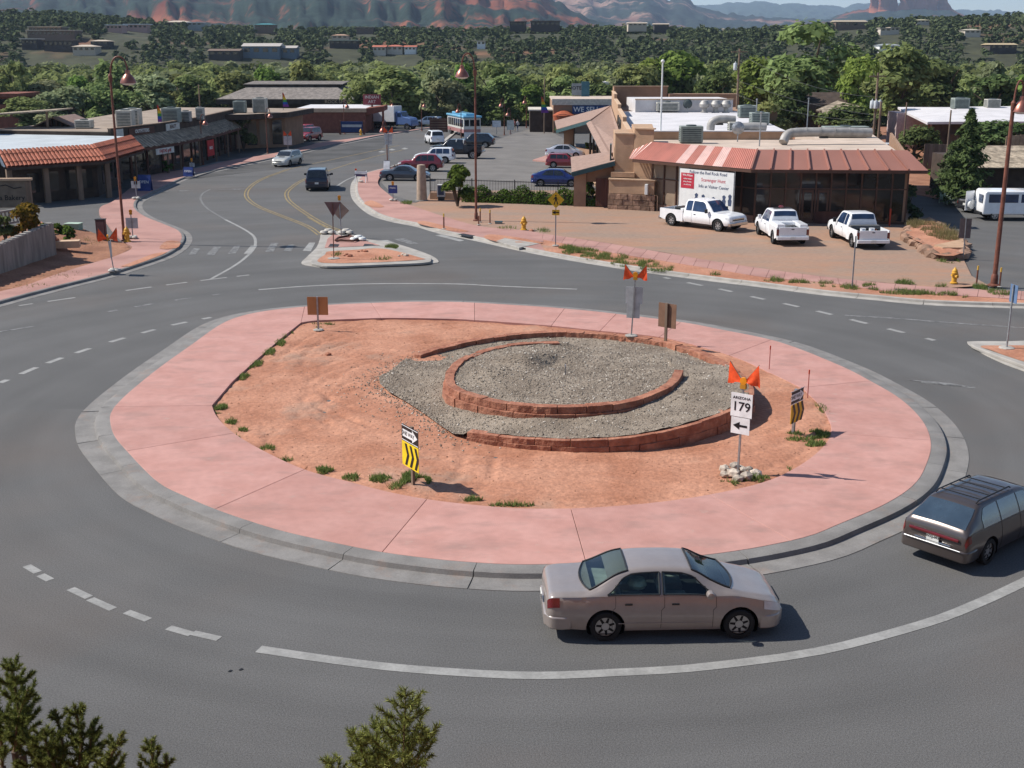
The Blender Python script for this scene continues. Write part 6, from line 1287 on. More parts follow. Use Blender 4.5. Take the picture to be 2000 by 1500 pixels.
# ------------------------------------------------------------------ street lamps
M_copper = mat('copper_shade', (.30,.12,.09), rough=.35, metal=.6, var=.15)
def lamp(label, base, H, dirx, s=1.0, r=.10, group=None):
    t = thing('street_lamp', label, 'street lamp', base, 0, group); d = Vector((dirx,0,0)) if not hasattr(dirx,'x') else dirx
    MB().lathe([(r*2.6,0),(r*2.6,.05),(r*1.5,.12),(r*1.4,.5),(r*1.05,.6)], n=12).build('base', M_rust, t, smooth=True); MB().cyl((0,0,.1),(0,0,H),r,r*.75,10).build('pole', M_rust, t, smooth=True)
    a = [Vector((0,0,H-.25*s)), d*.12*s+Vector((0,0,H+.55*s)), d*.42*s+Vector((0,0,H+.92*s)), d*.80*s+Vector((0,0,H+.85*s)), d*.98*s+Vector((0,0,H+.5*s)), d*1.0*s+Vector((0,0,H+.2*s))]
    MB().tube(catmull(a, .15), .045*s, 7).build('crook_arm', M_rust, t, smooth=True); MB().lathe([(.1*s,-.3*s),(.11*s,0),(.05*s,.1*s)], (0,0,H), 10).build('collar', M_rust, t)
    sh = MB().lathe([(.07*s,.32*s),(.12*s,.28*s),(.13*s,.12*s),(.2*s,.05*s),(.33*s,-.12*s),(.40*s,-.30*s),(.41*s,-.36*s)], n=18, caps=False).build('lamp_shade', M_copper, t, loc=d*1.0*s+Vector((0,0,H-.02*s)), smooth=True)
    MB().lathe([(.37*s,-.33*s),(.3*s,-.42*s),(.15*s,-.46*s),(.01,-.47*s)], n=16).build('diffuser', mat('lamp_glass', (.7,.68,.62), rough=.3), sh, smooth=True)
    return t
def lampH(base_px, top_v): b = G(*base_px); return AT(base_px[0], top_v, b.y).z
lamp('tall rusty street lamp by the driveway at the left, shade hanging right', G(243,471,.15), lampH((243,471),152), .9, 1.15, r=.085)
lamp('tall rusty street lamp in the middle by the iron fence, shade hanging left', G(930,431,.1), lampH((930,431),140), -.75, 1.15, r=.085)
lamp('tall rusty street lamp at the right edge beside two marker posts', G(1941,558,.1), lampH((1941,558),204), .38, 1.1, r=.12)
PL = 'small copper street lamps along the far street'
for k, (u, v, tv, dx, lab) in enumerate(((523,300,224,.6,'small street lamp beside the white ice box'),(397,322,238,.6,'small street lamp before the shop row sign'),(673,262,206,.6,'small street lamp in front of the brick wall'),(757,331,252,-.5,'small street lamp carrying the red flags at the kerb'),(824,256,205,.5,'small street lamp beside the dark wooden board'),(901,281,215,-.5,'small street lamp just left of the trolley end'),(985,264,204,-.6,'small street lamp by the white signs at the bend'),(997,262,222,-.5,'shorter lamp behind the one at the bend'),(1028,250,198,-.4,'lamp among trees left of the rainbow banner'),(763,251,205,.4,'small street lamp behind the white truck'))):
    lamp(lab, G(u,v), lampH((u,v),tv), dx, .8, r=.06, group=PL)

# ------------------------------------------------------------------ signs
def frame_axes(ang): d = Vector((math.cos(ang), math.sin(ang), 0)); return d, Vector((d.y, -d.x, 0))
def sign(label, base, ang, H, plates=(), post=M_steel, lean=(0,0), pr=.032, flags=False, beacon=None, bags=0, rocks=0, foot=None, name='road_sign', cat='road sign', frot=0.0, fs=1.0):
    "ang: direction of the plate's left-to-right edge; the face looks to the right of it"
    t = thing(name, label, cat, base, ang); top = Vector((lean[0], lean[1], H)); MB().beam((0,0,-.05), top, pr*2, pr*1.4).build('post', post, t)
    for pl in plates:
        k, w, h, z, m = pl[:5]; off = top*(z/H)
        if k == 'rect': o = MB().box((0,0,0), (w,.012,h)).build('plate', m, t, loc=off+Vector((0,-pr-.012,0)))
        elif k == 'diamond': o = MB().extr([(0,-h/2),(w/2,0),(0,h/2),(-w/2,0)], (0,.006,0), (1,0,0), (0,0,1), (0,-.012,0)).build('plate', m, t, loc=off+Vector((0,-pr-.012,0)))
        elif k == 'tri': o = MB().extr([(0,-h/2),(w/2,h/2),(-w/2,h/2)], (0,.006,0), (1,0,0), (0,0,1), (0,-.012,0)).build('plate', m, t, loc=off+Vector((0,-pr-.012,0)))
        if len(pl) > 5: pl[5](o)
    if flags:
        for sd in (-1, 1):
            p0 = top+Vector((0,0,-.05)); fx = Vector((math.cos(frot), math.sin(frot), 0)); p1 = p0+fx*(sd*.42*fs)+Vector((0,0,.55*fs)); MB().tube([p0, p1], .012, 5).build('flag_stick', M_woodlt, t)
            mb = MB(); n = 5; vs = []
            for i in range(n+1):
                q = p0.lerp(p1, .08+.92*i/n)
                for j in range(n+1): f = j/n; vs.append(q+fx*(sd*.05*f)+Vector((.05*math.sin(f*4+i)*f*math.sin(frot), .05*math.sin(f*4+i)*f-.015, (-.62*f*(i/n+.03)+.02*math.sin(i*1.7+sd)*f)*fs)))
            mb.add(vs, [(i*(n+1)+j,(i+1)*(n+1)+j,(i+1)*(n+1)+j+1,i*(n+1)+j+1) for i in range(n) for j in range(n)]).build('flag', M_orange, t, smooth=True)
    if beacon is not None:
        MB().lathe([(.02,-.04),(.1,-.04),(.11,0),(.1,.04),(.02,.04)], top+Vector((0,0,beacon+.12)), 14, 'y').build('beacon_lens', M_amber, t, smooth=True); MB().box(top+Vector((0,0,beacon-.03)), (.16,.1,.12)).build('beacon_case', mat('beacon_yellow', (.5,.22,.02)), t)
    for k in range(rocks):
        a = k*2.4; q = .16+.11*math.sqrt(k); rockmesh('rock', (q*math.cos(a), q*math.sin(a), .06+.12*max(0,1-k/6)), .11+.045*(k%3), M_whiterock, t)
    for k in range(bags):
        a = k*2.1+.4; MB().lathe([(.02,-.09),(.14,-.07),(.19,0),(.14,.07),(.02,.09)], n=10).build('sandbag', M_bag, t, loc=(.18*math.cos(a), .18*math.sin(a), .1), rz=a, smooth=True)
    if foot: MB().lathe([(foot,0),(foot,.03),(foot*.8,.05)], n=10).build('footing', M_conc_light, t)
    return t
def rockmesh(name, loc, s, m, parent=None, flat=.7):
    bm = bmesh.new(); bmesh.ops.create_icosphere(bm, subdivisions=1, radius=1); sd = random.random()*50
    for v in bm.verts: f = 1+.35*noise.noise(v.co*1.6+Vector((sd,sd,0))); v.co = Vector((v.co.x*f*s*random.uniform(1,1.15), v.co.y*f*s, v.co.z*f*s*flat))
    me = bpy.data.meshes.new(name); bm.to_mesh(me); bm.free(); me.materials.append(m); return link(name, me, parent, loc, (0,0,random.random()*6))
M_yel = mat('sign_yellow', (.78,.56,.02), rough=.45); M_amberyel = mat('sign_amber', (.72,.40,.02), rough=.45); M_blk2 = mat('sign_black', (.012,.012,.014), rough=.4); M_sw = mat('sign_face_white', (.75,.75,.74), rough=.4); M_ply = mat('plywood', (.46,.215,.085), rough=.8, var=.12, scale=2, stretch=(1,1,.3)); M_bluesgn = mat('sign_face_blue', (.035,.06,.22), rough=.4); M_signred = mat('sign_face_maroon', (.20,.10,.09), rough=.6)
def deco_text(s_, sz, z=0, x=0, m=None): return lambda o: text('lettering', s_, sz, m or M_blk2, o, (x,-.011,z), RX, .001)
def d_oneway(o):
    MB().extr([(-.40,-.10),(.14,-.10),(.14,-.17),(.42,0),(.14,.17),(.14,.10),(-.40,.10)], (0,-.008,0), (1,0,0), (0,0,1), (0,-.003,0)).build('arrow', M_sw, o); text('lettering', 'ONE WAY', .155, M_blk2, o, (-.1,-.0135,0), RX, .001)
    MB().box((0,-.008,.2),(.9,.003,.018)).build('border', M_sw, o); MB().box((0,-.008,-.2),(.9,.003,.018)).build('border', M_sw, o)
def d_chev(o):
    for k in range(3): x = -.30+k*.27; MB().extr([(x,-.30),(x+.12,-.30),(x+.25,0),(x+.12,.30),(x,.30),(x+.13,0)], (0,-.008,0), (1,0,0), (0,0,1), (0,-.004,0)).build('chevron', M_blk2, o)
def d_left(o): MB().extr([(.2,-.03),(-.02,-.03),(-.02,-.11),(-.21,0),(-.02,.11),(-.02,.03),(.2,.03)], (0,-.008,0), (1,0,0), (0,0,1), (0,-.004,0)).build('arrow', M_blk2, o)
def d_179(o): text('lettering', 'ARIZONA', .105, M_blk2, o, (0,-.011,.2), RX, .001, sx=1.1); text('lettering', '179', .36, M_blk2, o, (0,-.011,-.05), RX, .001)
def d_walk(o):
    def P(pts): MB().extr(pts, (0,-.008,0), (1,0,0), (0,0,1), (0,-.004,0)).build('pictogram', M_blk2, o)
    P([(.045*math.cos(a)-.01,.045*math.sin(a)+.25) for a in np.linspace(0,6.28,11)[:-1]]); P([(-.06,.18),(.05,.18),(.06,-.03),(-.05,-.03)]); P([(-.05,-.02),(.0,-.02),(-.08,-.28),(-.14,-.28)]); P([(.01,-.02),(.06,-.02),(.14,-.26),(.08,-.27)]); P([(-.06,.17),(-.03,.13),(-.13,-.0),(-.16,.02)]); P([(.04,.16),(.06,.12),(.15,.03),(.12,.0)])
def plate_dir(pxl, pxr, base, z):
    "heading of a plate edge from two pixels at height z"
    a, b = G(*pxl, z), G(*pxr, z); return math.atan2(b.y-a.y, b.x-a.x)
DZ = .12
sign('yellow chevron and one way sign on the near left of the island dirt', G(807,946,DZ), math.atan2(-.72,.46), 1.62, [('rect',.92,.46,1.38,M_blk2,d_oneway),('rect',.92,.68,.80,M_yel,d_chev)], post=M_woodlt, pr=.05)
sign('white route 179 shield sign with left arrow and orange flags on a rock pile', G(1441,926,DZ), R(-35), 2.65, [('rect',.62,.66,1.98,M_sw,d_179),('rect',.54,.46,1.40,M_sw,d_left)], flags=True, beacon=-.12, rocks=11, lean=(.03,0))
sign('back of a grey route sign with orange flags on the far side of the island', G(1233,656,.5), R(165), 2.35, [('rect',.66,.66,1.62,M_signback),('rect',.52,.62,1.02,M_signback)], flags=True, beacon=-.02, foot=.25, lean=(-.10,0))
sign('brown backed sign seen nearly edge on at the far wall of the spiral', G(1300,664,.55), R(140), 1.45, [('rect',.8,.95,.95,mat('brown_back',(.20,.11,.07)))], post=M_woodlt, pr=.05)
sign('dark one way and chevron sign turned away at the right of the island', G(1549,848,DZ), math.atan2(.62,.52), 1.42, [('rect',.75,.40,1.22,M_blk2,d_oneway),('rect',.72,.58,.70,M_amberyel,d_chev)], post=M_steel, pr=.05)
sign('plywood coloured back of a square sign at the far left of the island', G(622,645,DZ), R(178), 1.42, [('rect',.86,.76,1.02,M_ply)], post=M_steel, pr=.035, foot=.22)
sign('sign with orange flags and sandbags on the left pavement', G(223,531,.15), R(100), 1.75, [('rect',.6,.85,1.2,M_signback)], flags=True, beacon=.0, bags=6, lean=(-.05,.16), frot=R(-100), fs=1.15)
sign('grey sign back with amber light beside the yellow hydrant at left', G(260,466,.15), R(178), 1.55, [('rect',.75,.65,.95,M_signback)], beacon=.02, bags=6, lean=(.02,0))
sign('orange and grey sign on sandbags in the shade of the tiled shop', G(267,389,.15), R(180), 1.5, [('rect',.7,.55,1.12,M_signback),('rect',.26,.28,1.28,M_orange)], beacon=.02, bags=4)
sign('small brown backed sign with amber light before the shop row', G(376,340,.15), R(175), 1.25, [('rect',.5,.4,.85,M_signback)], beacon=.0, bags=3)
sign('back of a triangular yield sign on the splitter island', G(652,505,.18), R(178), 3.05, [('tri',.92,.82,2.72,M_signred)], post=M_rust, pr=.03, foot=.35, lean=(-.05,0))
sign('back of a diamond sign with amber light on the splitter island', G(667,462,.1), R(176), 2.35, [('diamond',1.15,1.15,1.62,mat('tan_back',(.30,.21,.16)))], beacon=.0, bags=0, post=M_steel, lean=(.05,0))
sign('small blue sign with amber light on the plaza corner', G(768,393,.15), R(-4), 1.25, [('rect',.7,.62,.92,M_bluesgn,deco_text('PARK',.2,.1,0,M_sw))], beacon=.05, bags=2)
sign('yellow diamond pedestrian crossing sign with arrow plaque on the right verge', G(1085,480,.15), R(-3), 3.25, [('diamond',.98,.98,2.72,M_amberyel,d_walk),('rect',.44,.32,1.98,M_amberyel,d_left)], foot=.2, post=M_steel)
sign('thin bare sign post on the right verge before the pickups', G(1664,563,.15), R(88), 2.55, [('rect',.3,.5,2.3,M_signback)], pr=.03, lean=(.02,.0))
sign('dark sign back at the forecourt entrance', G(1881,506,.06), R(170), 2.3, [('rect',.62,1.1,1.72,mat('dark_back',(.13,.10,.095)))], lean=(.05,0))
sign('blue sign seen edge on at the right splitter island', G(1966,680,.17), R(100), 2.5, [('rect',.5,.7,2.15,mat('blue_back',(.10,.16,.27)))], foot=.3)
sign('small white sign on a red post at the shop corner', G(1737,440,.1), R(0), 1.1, [], post=mat('red_post',(.42,.06,.03)), pr=.05)
sign('grey plate with orange flags in front of the wedge roofed shop', G(563,298,.15), R(178), 2.0, [('rect',.95,1.0,1.35,M_signback)], flags=True)
sign('orange red flags and grey plate on the pole at the street kerb', G(760,330,.15), R(176), 3.6, [('rect',.8,.6,3.1,M_signback),('rect',.7,.4,2.55,M_signback)], flags=True)
sign('left white sign at the far street bend', G(970,262,.15), R(0), 2.0, [('rect',1.2,.9,1.4,M_sw)]); sign('right white sign at the far street bend', G(997,263,.15), R(0), 2.0, [('rect',1.0,1.3,1.3,mat('sign_grey',(.5,.52,.48)))])
sign('white barrier sign between the black cars and the bus', G(918,277,.02), R(0), 1.2, [('rect',1.5,.8,.8,M_sw)])
for lab, px, w, h, m_, s_ in (('white sandwich board on the plaza near the coupe', (756,334), .6, 1.0, M_sw, None), ('blue white sandwich board on the pavement before the shop row', (369,344), .9, .85, M_bluesgn, 'OPEN'), ('blue sandwich board in the shade by the tiled shop', (284,372), 1.1, 1.3, M_bluesgn, 'OPEN')):
    t = thing('sandwich_board', lab, 'sandwich board', G(*px,.15), R(-6))
    for sd in (-1,1): o = slab3((-w/2,sd*.3,0),(w/2,sd*.3,0),(w/2,sd*.03,h),(-w/2,sd*.03,h), .03, 'panel', m_, t)
    if s_: text('lettering', s_, w*.3, M_sw, t, (0,-.22,h*.55), (R(73),0,0), .002)
    MB().box((0,0,h+.01),(w,.08,.03)).build('hinge', M_dark, t)
nb_ = thing('barricade', 'white folding barricade on the plaza corner with orange lamp', 'barricade', G(706,356,.15), R(-10)); 
for z, m_ in ((.85,M_sw),(.62,mat('barrier_dark',(.08,.06,.12)))): MB().box((0,-.12,z),(1.1,.05,.2)).build('board', m_, nb_)
for x in (-.48,.48): MB().beam((x,-.35,0),(x,0,1.0),.05,.05).build('leg', M_sw, nb_); MB().beam((x,.35,0),(x,0,1.0),.05,.05).build('leg', M_sw, nb_)
MB().lathe([(.02,-.08),(.2,-.06),(.24,0),(.2,.05),(.02,.08)], (0,-.15,.12), 10).build('sandbag', M_bag, nb_, smooth=True); MB().lathe([(.02,-.04),(.09,-.04),(.09,.04),(.02,.04)], (-.45,-.1,1.12), 10, 'y').build('beacon_lens', M_orange, nb_)

# ------------------------------------------------------------------ hydrants, posts, stakes and other small things
M_hyd = mat('hydrant_yellow', (.62,.33,.04), rough=.5, var=.1)
def hydrant(label, loc, s=1.0):
    t = thing('fire_hydrant', label, 'fire hydrant', loc, .4); t.scale = (s,s,s)
    MB().lathe([(.19,0),(.19,.05),(.13,.07),(.125,.48),(.155,.50),(.155,.55),(.13,.57)], n=16).build('barrel', M_hyd, t, smooth=True); MB().lathe([(.13,.57),(.135,.62),(.10,.70),(.05,.74),(.03,.80),(.001,.80)], n=16).build('bonnet', M_hyd, t, smooth=True)
    for a in (0, 180): MB().cyl((0,0,.42),(.2*math.cos(R(a)),.2*math.sin(R(a)),.42),.055,.06,10).build('hose_outlet', M_hyd, t)
    MB().cyl((0,0,.36),(0,-.22,.36),.075,.08,12).build('pumper_outlet', M_hyd, t)
hydrant('yellow fire hydrant at the edge of the dirt lot', G(1023,449,.12), 1.12); hydrant('yellow fire hydrant on the right verge near the marker posts', G(1863,553,.12), 1.0); hydrant('yellow fire hydrant beside the left street lamp', G(249,472,.15), 1.15); hydrant('small yellow fire hydrant far up the left pavement', G(705,264,.15), 1.1)
M_cap = mat('post_yellow', (.55,.33,.05))
for lab, px, h, z in (('marker post right beside the middle street lamp', (938,434), .95, .1), ('marker post standing apart right of the middle lamp', (957,437), .95, .1), ('thin marker post close to the middle lamp foot', (935,439), .6, .15), ('left marker post beside the right street lamp', (1907,556), .95, .1), ('right marker post beside the right street lamp', (1952,560), .95, .1), ('rusty stake in the planting bed left of the lamp', (867,447), 1.0, .16), ('left of two short bollards by the coupe', (771,333), .55, .15), ('right of two short bollards by the coupe', (776,332), .55, .15)):
    t = thing('marker_post', lab, 'post', G(*px,z)); MB().cyl((0,0,-.05),(0,0,h*.78),.045,.045,8).build('pipe', M_rust, t); MB().cyl((0,0,h*.78),(0,0,h),.048,.045,8).build('cap', M_cap if h > .9 else M_rust, t); MB().lathe([(.14,0),(.14,.02),(.1,.04)], n=8).build('footing', M_conc_light, t)
M_stake = mat('pink_stake', (.72,.30,.24)); 
for lab, u, v0, v1, z, m_ in (('pink survey stake at the far right of the island', 1502,725,675,.1,M_stake), ('pink survey stake behind the dark chevron sign', 1577,780,722,.1,M_stake), ('short dark stake with white top in the inner gravel', 1104,738,712,.72,M_steel)):
    b = G(u,v0,z); h = AT(u,v1,b.y).z-z; t = thing('survey_stake', lab, 'stake', b); MB().beam((0,0,-.1),(0,0,h*.85),.035,.015).build('lath', m_, t); MB().beam((0,0,h*.85),(0,0,h),.045,.022).build('tip', M_white if m_ is M_steel else mat('stake_orange',(.7,.12,.06)), t)
MB_can = thing('drink_can', 'crushed blue can lying before the outer stone wall', 'can', G(1216,876,.1), .7); MB().cyl((-.07,0,.05),(.07,0,.05),.05,.05,12).build('body', mat('can_blue',(.05,.14,.42),rough=.3,metal=.4), MB_can, smooth=True); MB().cyl((.07,0,.05),(.085,0,.05),.045,.04,12).build('rim', M_chrome, MB_can)
for lab, px, s, z in (('small dark red stone on the island dirt at left', (641,692), .12, .12), ('brown rock on the dirt lot by the hydrant', (1038,451), .2, .12)): tag(rockmesh('rock', G(*px,z), s, M_redrock), lab, 'rock')
for k, (u, v) in enumerate(((672,499),(678,497),(683,500),(700,491),(707,490),(714,491),(779,500),(787,497),(793,499))):
    tag(rockmesh('rock', G(u,v,.2), .09+.04*(k%3), M_redrock if k < 6 else M_whiterock), ['leftmost red stone on the splitter island dirt','second red stone from the left on the splitter island','third red stone from the left on the splitter island','first of three red stones mid splitter island','middle of three red stones mid splitter island','last of three red stones mid splitter island','leftmost pale stone at the right of the splitter island','middle pale stone at the right of the splitter island','rightmost pale stone on the splitter island'][k], 'rock', 'loose stones on the splitter island')
for lab, px in (('white sandbag heap at the nose of the splitter island', (641,456)), ('white sandbag heap at the foot of the diamond sign', (676,456)), ('grey white sandbag heap on the right of the refuge', (700,469))):
    t = thing('sandbag_heap', lab, 'sandbags', G(*px,.06))
    for k in range(5): MB().lathe([(.02,-.12),(.2,-.09),(.27,0),(.2,.1),(.02,.12)], n=10).build('sandbag', M_bag if 'grey' not in lab else M_plate, t, loc=(.3*math.cos(k*1.9)*(k>0), .3*math.sin(k*1.9)*(k>0), .1+.1*(k==0)), rz=k, smooth=True)
rim_ = thing('bed_edging', 'rusty steel edging around the small bed on the splitter nose', 'edging'); P = G2([(661,466),(655,471),(690,472),(700,469),(683,462)], .1); MB().tube([Vector((*p,.16)) for p in P+[P[0]]], .07, 6).build('rail', M_wood, rim_)
ub = thing('utility_box', 'pale green utility box on the left bank', 'utility box', G(146,462,.2), R(-8)); MB().box((0,0,.4),(.9,.6,.8)).build('cabinet', mat('box_green',(.25,.36,.28)), ub, bevel=.03); MB().box((0,0,.82),(.98,.68,.05)).build('lid', mat('box_green_lt',(.36,.45,.36)), ub, bevel=.01)
kc = thing('cabinet', 'tall dark brown cabinet beside the left driveway', 'cabinet', G(200,472,.15), R(4)); MB().box((0,0,.68),(.55,.4,1.32)).build('case', mat('cabinet_brown',(.10,.05,.045)), kc, bevel=.02); MB().box((0,-.21,.75),(.42,.02,.95)).build('door', mat('cabinet_door',(.16,.09,.08)), kc); MB().box((0,0,1.36),(.6,.45,.05)).build('cap', M_dark, kc)
mb_ = thing('manhole_lid', 'small green valve lid near the marker post on the lot', 'lid', G(974,436,.12)); MB().box((0,0,.05),(.5,.35,.12)).build('box', M_hvac, mb_, bevel=.02); MB().box((0,0,.12),(.54,.39,.03)).build('cover', M_teal, mb_)

# ------------------------------------------------------------------ fence, wall, gate post, gate, planter, bakery wall and board
FA, FB = G(838,392,0).to_2d()+V2(0,1.2), G(1135,372,0).to_2d(); FA = G(836,391).to_2d(); FB = V2(7.0,91.2); fd = (FB-FA).normalized(); FL = (FB-FA).length
fn = thing('iron_fence', 'black iron bar fence on a low stucco wall before the parking lot', 'fence', (FA.x,FA.y,0), math.atan2(fd.y,fd.x))
MB().bx(.2,FL,-.12,.12,0,.62).build('low_wall', M_stucco2, fn)
for z in (.72,1.62): MB().bx(.2,FL,-.02,.02,z,z+.045).build('rail', M_black, fn)
bar = MB().bx(-.011,.011,-.011,.011,.64,1.72).mesh('bar', M_black)
for k in range(int((FL-.4)/.125)): link('bar', bar, fn, (.3+k*.125,0,0))
for k in range(5): MB().bx(.2+k*(FL-.4)/4-.03,.2+k*(FL-.4)/4+.03,-.03,.03,.62,1.8).build('post', M_black, fn)
gp_ = thing('gate_post', 'thick tapering stucco post at the parking lot entrance', 'post', G(824,392,.1)); MB().lathe([(.42,0),(.40,.3),(.33,2.6),(.30,2.75),(.05,2.8)], n=18).build('shaft', mat('post_stucco',(.36,.27,.20),var=.12,bump=.5,bscale=8), gp_, smooth=True, ang=60); MB().lathe([(.5,-.05),(.5,.06),(.43,.08)], n=18).build('plinth', M_conc, gp_)
nb2 = thing('newspaper_box', 'white framed dark blue newspaper box against the low fence wall', 'newspaper box', G(862,391,.1), R(-3)); MB().box((0,0,.75),(.62,.4,.95)).build('case', M_sgnw, nb2, bevel=.03); MB().box((0,-.205,.78),(.46,.02,.72)).build('window', mat('box_blue',(.02,.045,.09),rough=.2), nb2); MB().box((0,0,.14),(.5,.3,.28)).build('pedestal', M_dark, nb2)
gt = thing('wooden_gate', 'dark wooden board gate beside the stone faced wall', 'gate', G(1163,404,.1), math.atan2(88.9-91.0, 7.2-6.3)*.25)
for k in range(7): MB().bx(k*.165,k*.165+.155,-.03,.03,.05,2.15-.01*(k%2)).build('board', M_wood, gt)
for z in (.4,1.8): MB().bx(0,1.15,.031,.07,z,z+.12).build('rail', M_wood, gt)
pln = thing('rock_planter', 'low rock edged planter of dry weeds beside the third pickup', 'planter'); PP = [(1775,448),(1790,436),(1818,432),(1850,450),(1875,468),(1880,484),(1876,497),(1828,497),(1800,478),(1770,462)]
patch('soil', catmull(G2(PP,.4), .6, True), .4, lambda x, y: .42+.15*nz(x,y,.9)+.05*nz(x,y,2.5), M_dirt, pln)
loop = catmull(G2(PP,.3), .3, True); loop.append(loop[0]); Ll = lens(loop); s = 0.0
while s < Ll[-1]:
    p = at_len(loop, Ll, s); sz = random.uniform(.28,.5); rockmesh('stone', (p.x,p.y,.2), sz, M_flag, pln, .75); s += sz*1.5
MB().prism(G2([(1823,492),(1880,479),(1883,497),(1840,497)],.1), .0, .5).build('stucco_edge', M_stucco, pln)
# bakery wall: upright boards of block with saw-tooth top, balustrade terrace behind
wl = thing('retaining_wall', 'long grey block wall with stepped capping below the bakery terrace', 'wall'); WA, WB = G(-70,560,.3).to_2d(), G(110,487,.6).to_2d(); wd, wn = on_wall(WA, WB); WLn = (WB-WA).length
nseg = 20
for k in range(nseg):
    a, b = WLn*k/nseg, WLn*(k+1)/nseg-.012; zt = 1.45+.55*(k/nseg)+.08; zb_ = 0; panel(WA, wd, wn, a, b, zb_, zt, -.3, .3).build('wall_block', M_blockwall, wl); panel(WA, wd, wn, a+.01, a+(b-a)*.6, zt+.002, zt+.07, -.32, .34).build('capping', M_conc_light, wl)
rebase(wl, (WA.x,WA.y,0))
MB().prism([WA+V2(-.2,.3), WB+V2(-.2,.3), WB+V2(-3,6), WA+V2(-6,6)], 0, 1.35).build('terrace', M_dirtbrown)['kind'] = 'structure'
bl = thing('balustrade', 'grey turned balustrade on the bakery terrace at the left edge', 'balustrade'); b0, b1 = AT(-40,470,70).to_2d(), AT(36,443,73).to_2d(); bd_ = (b1-b0).normalized(); BLn = (b1-b0).length; zb0 = 1.36
for k in range(11): q = b0+bd_*(k*BLn/10.5+.1); MB().lathe([(.07,0),(.07,.08),(.04,.14),(.1,.38),(.045,.62),(.06,.7)], (q.x,q.y,zb0), 8).build('baluster', M_conc, bl, smooth=True)
for z in (zb0-.02, zb0+.71): n_ = V2(bd_.y,-bd_.x); MB().prism([b0+n_*.1, b1+n_*.1, b1-n_*.1, b0-n_*.1], z-.06, z+.06).build('rail', M_conc, bl)
rebase(bl, (b0.x,b0.y,zb0))
sb = thing('shop_sign', 'brown wooden bakery sign board with mountain outline at the left edge', 'sign', (-31.0,78,0), R(4)); MB().box((-3.0,0,2.45),(6.0,.18,1.75)).build('board', mat('sign_wood',(.17,.135,.10),var=.15,scale=2), sb, bevel=.03); MB().box((-3.0,-.02,3.38),(6.3,.36,.14)).build('cap', M_trimtan, sb)
for x in (-.12,-5.8): MB().box((x,-.0,1.3),(.3,.3,3.9)).build('post', M_woodlt, sb, bevel=.02)
text('lettering', 'Tlaquedara Bakery', .46, M_blk2, sb, (-.38,-.10,2.2), RX, .004, align='RIGHT'); MB().tube([(-5.5+k*.5,-.1,2.75+.14*(k%3)+.05*(k%2)) for k in range(11)], .03, 5).build('outline', M_blk2, sb)
ct2 = thing('low_curb_box', 'tan timber edging box on the bank above the wall end', 'edging', G(128,480,.6), R(12)); MB().box((0,0,.1),(1.6,.6,.4)).build('timber', M_trimtan, ct2, bevel=.02); rockmesh('stone', (-.5,0,.35), .22, M_redrock, ct2)

# ------------------------------------------------------------------ poles, wires, flags, boards, people
def pole(label, base, H, r=.14, arms=0, cans=0, m=None, name='utility_pole', cat='utility pole', canm=None):
    t = thing(name, label, cat, base); MB().cyl((0,0,-.2),(0,0,H),r,r*.7,10).build('shaft', m or M_woodlt, t, smooth=True)
    for k in range(arms): MB().box((0,0,H-.35-k*.9),(2.2,.1,.12), R(25)).build('crossarm', M_woodlt, t)
    for k in range(cans): q = (math.cos(k*1.2+3.2)*.42, math.sin(k*1.2+3.2)*.42-.1, H*.62 if cans > 1 else H*.80); MB().lathe([(.02,0),(.2,.02),(.22,.1),(.22,.72),(.18,.8),(.05,.82),(.04,.98),(.01,1.0)], q, 12).build('transformer', mat('can_grey',(.52,.54,.55),rough=.4), t, smooth=True)
    return t
up = {}
for key, lab, u, vb, vt, Y, cans, arms in (('a','utility pole with one transformer behind the white roof',1440,190,95,142,1,1), ('b','utility pole with a cluster of transformers right of the shop',1706,262,142,128,3,1), ('c','shorter utility pole leaning beside the transformer cluster',1716,262,198,126,0,0), ('d','thin pole rising from the trees above the shop row',392,230,165,150,0,0), ('e','thin dark pole standing beyond the motel sign',1063,232,150,175,0,0), ('f','pale pole standing before the house roof',1766,262,200,118,0,0), ('g','grey pole among the trees left of the conifer',1842,380,215,103,0,0)):
    b = AT(u, vb, Y); tpt = AT(u, vt, Y); up[key] = (tpt, pole(lab, (b.x,Y,-.3), tpt.z+.3, cans=cans, arms=arms, r=.15 if key in 'abc' else .09))
b = G(1194,290); fp = thing('flagpole', 'tall white flagpole with a ball top beside the stucco tower', 'flagpole', (b.x+.05,98.5,0)); tz = AT(1194,122,98.5).z; MB().cyl((-.1,0,0),(-.1,0,tz),.09,.06,10).build('shaft', M_white, fp, smooth=True); MB().lathe([(.01,-.14),(.12,-.08),(.15,0),(.12,.08),(.01,.14)], (-.1,0,tz+.1), 12).build('ball', M_white, fp, smooth=True); MB().lathe([(.3,0),(.3,.2),(.12,.3)], (-.1,0,0), 10).build('base', M_conc, fp)
def wire(label, p, q, sag=.8, group='overhead wires'):
    p = Vector(p); q = Vector(q); pts = [p.lerp(q, i/16)-Vector((0,0,sag*4*(i/16)*(1-i/16))) for i in range(17)]; o = MB().tube([x-p for x in pts], .02, 4).build('overhead_wire', mat('wire',(.10,.10,.10)), None, loc=p); tag(o, label, 'wire', group)
ta, tb2, tc_ = up['a'][0], up['b'][0], up['c'][0]
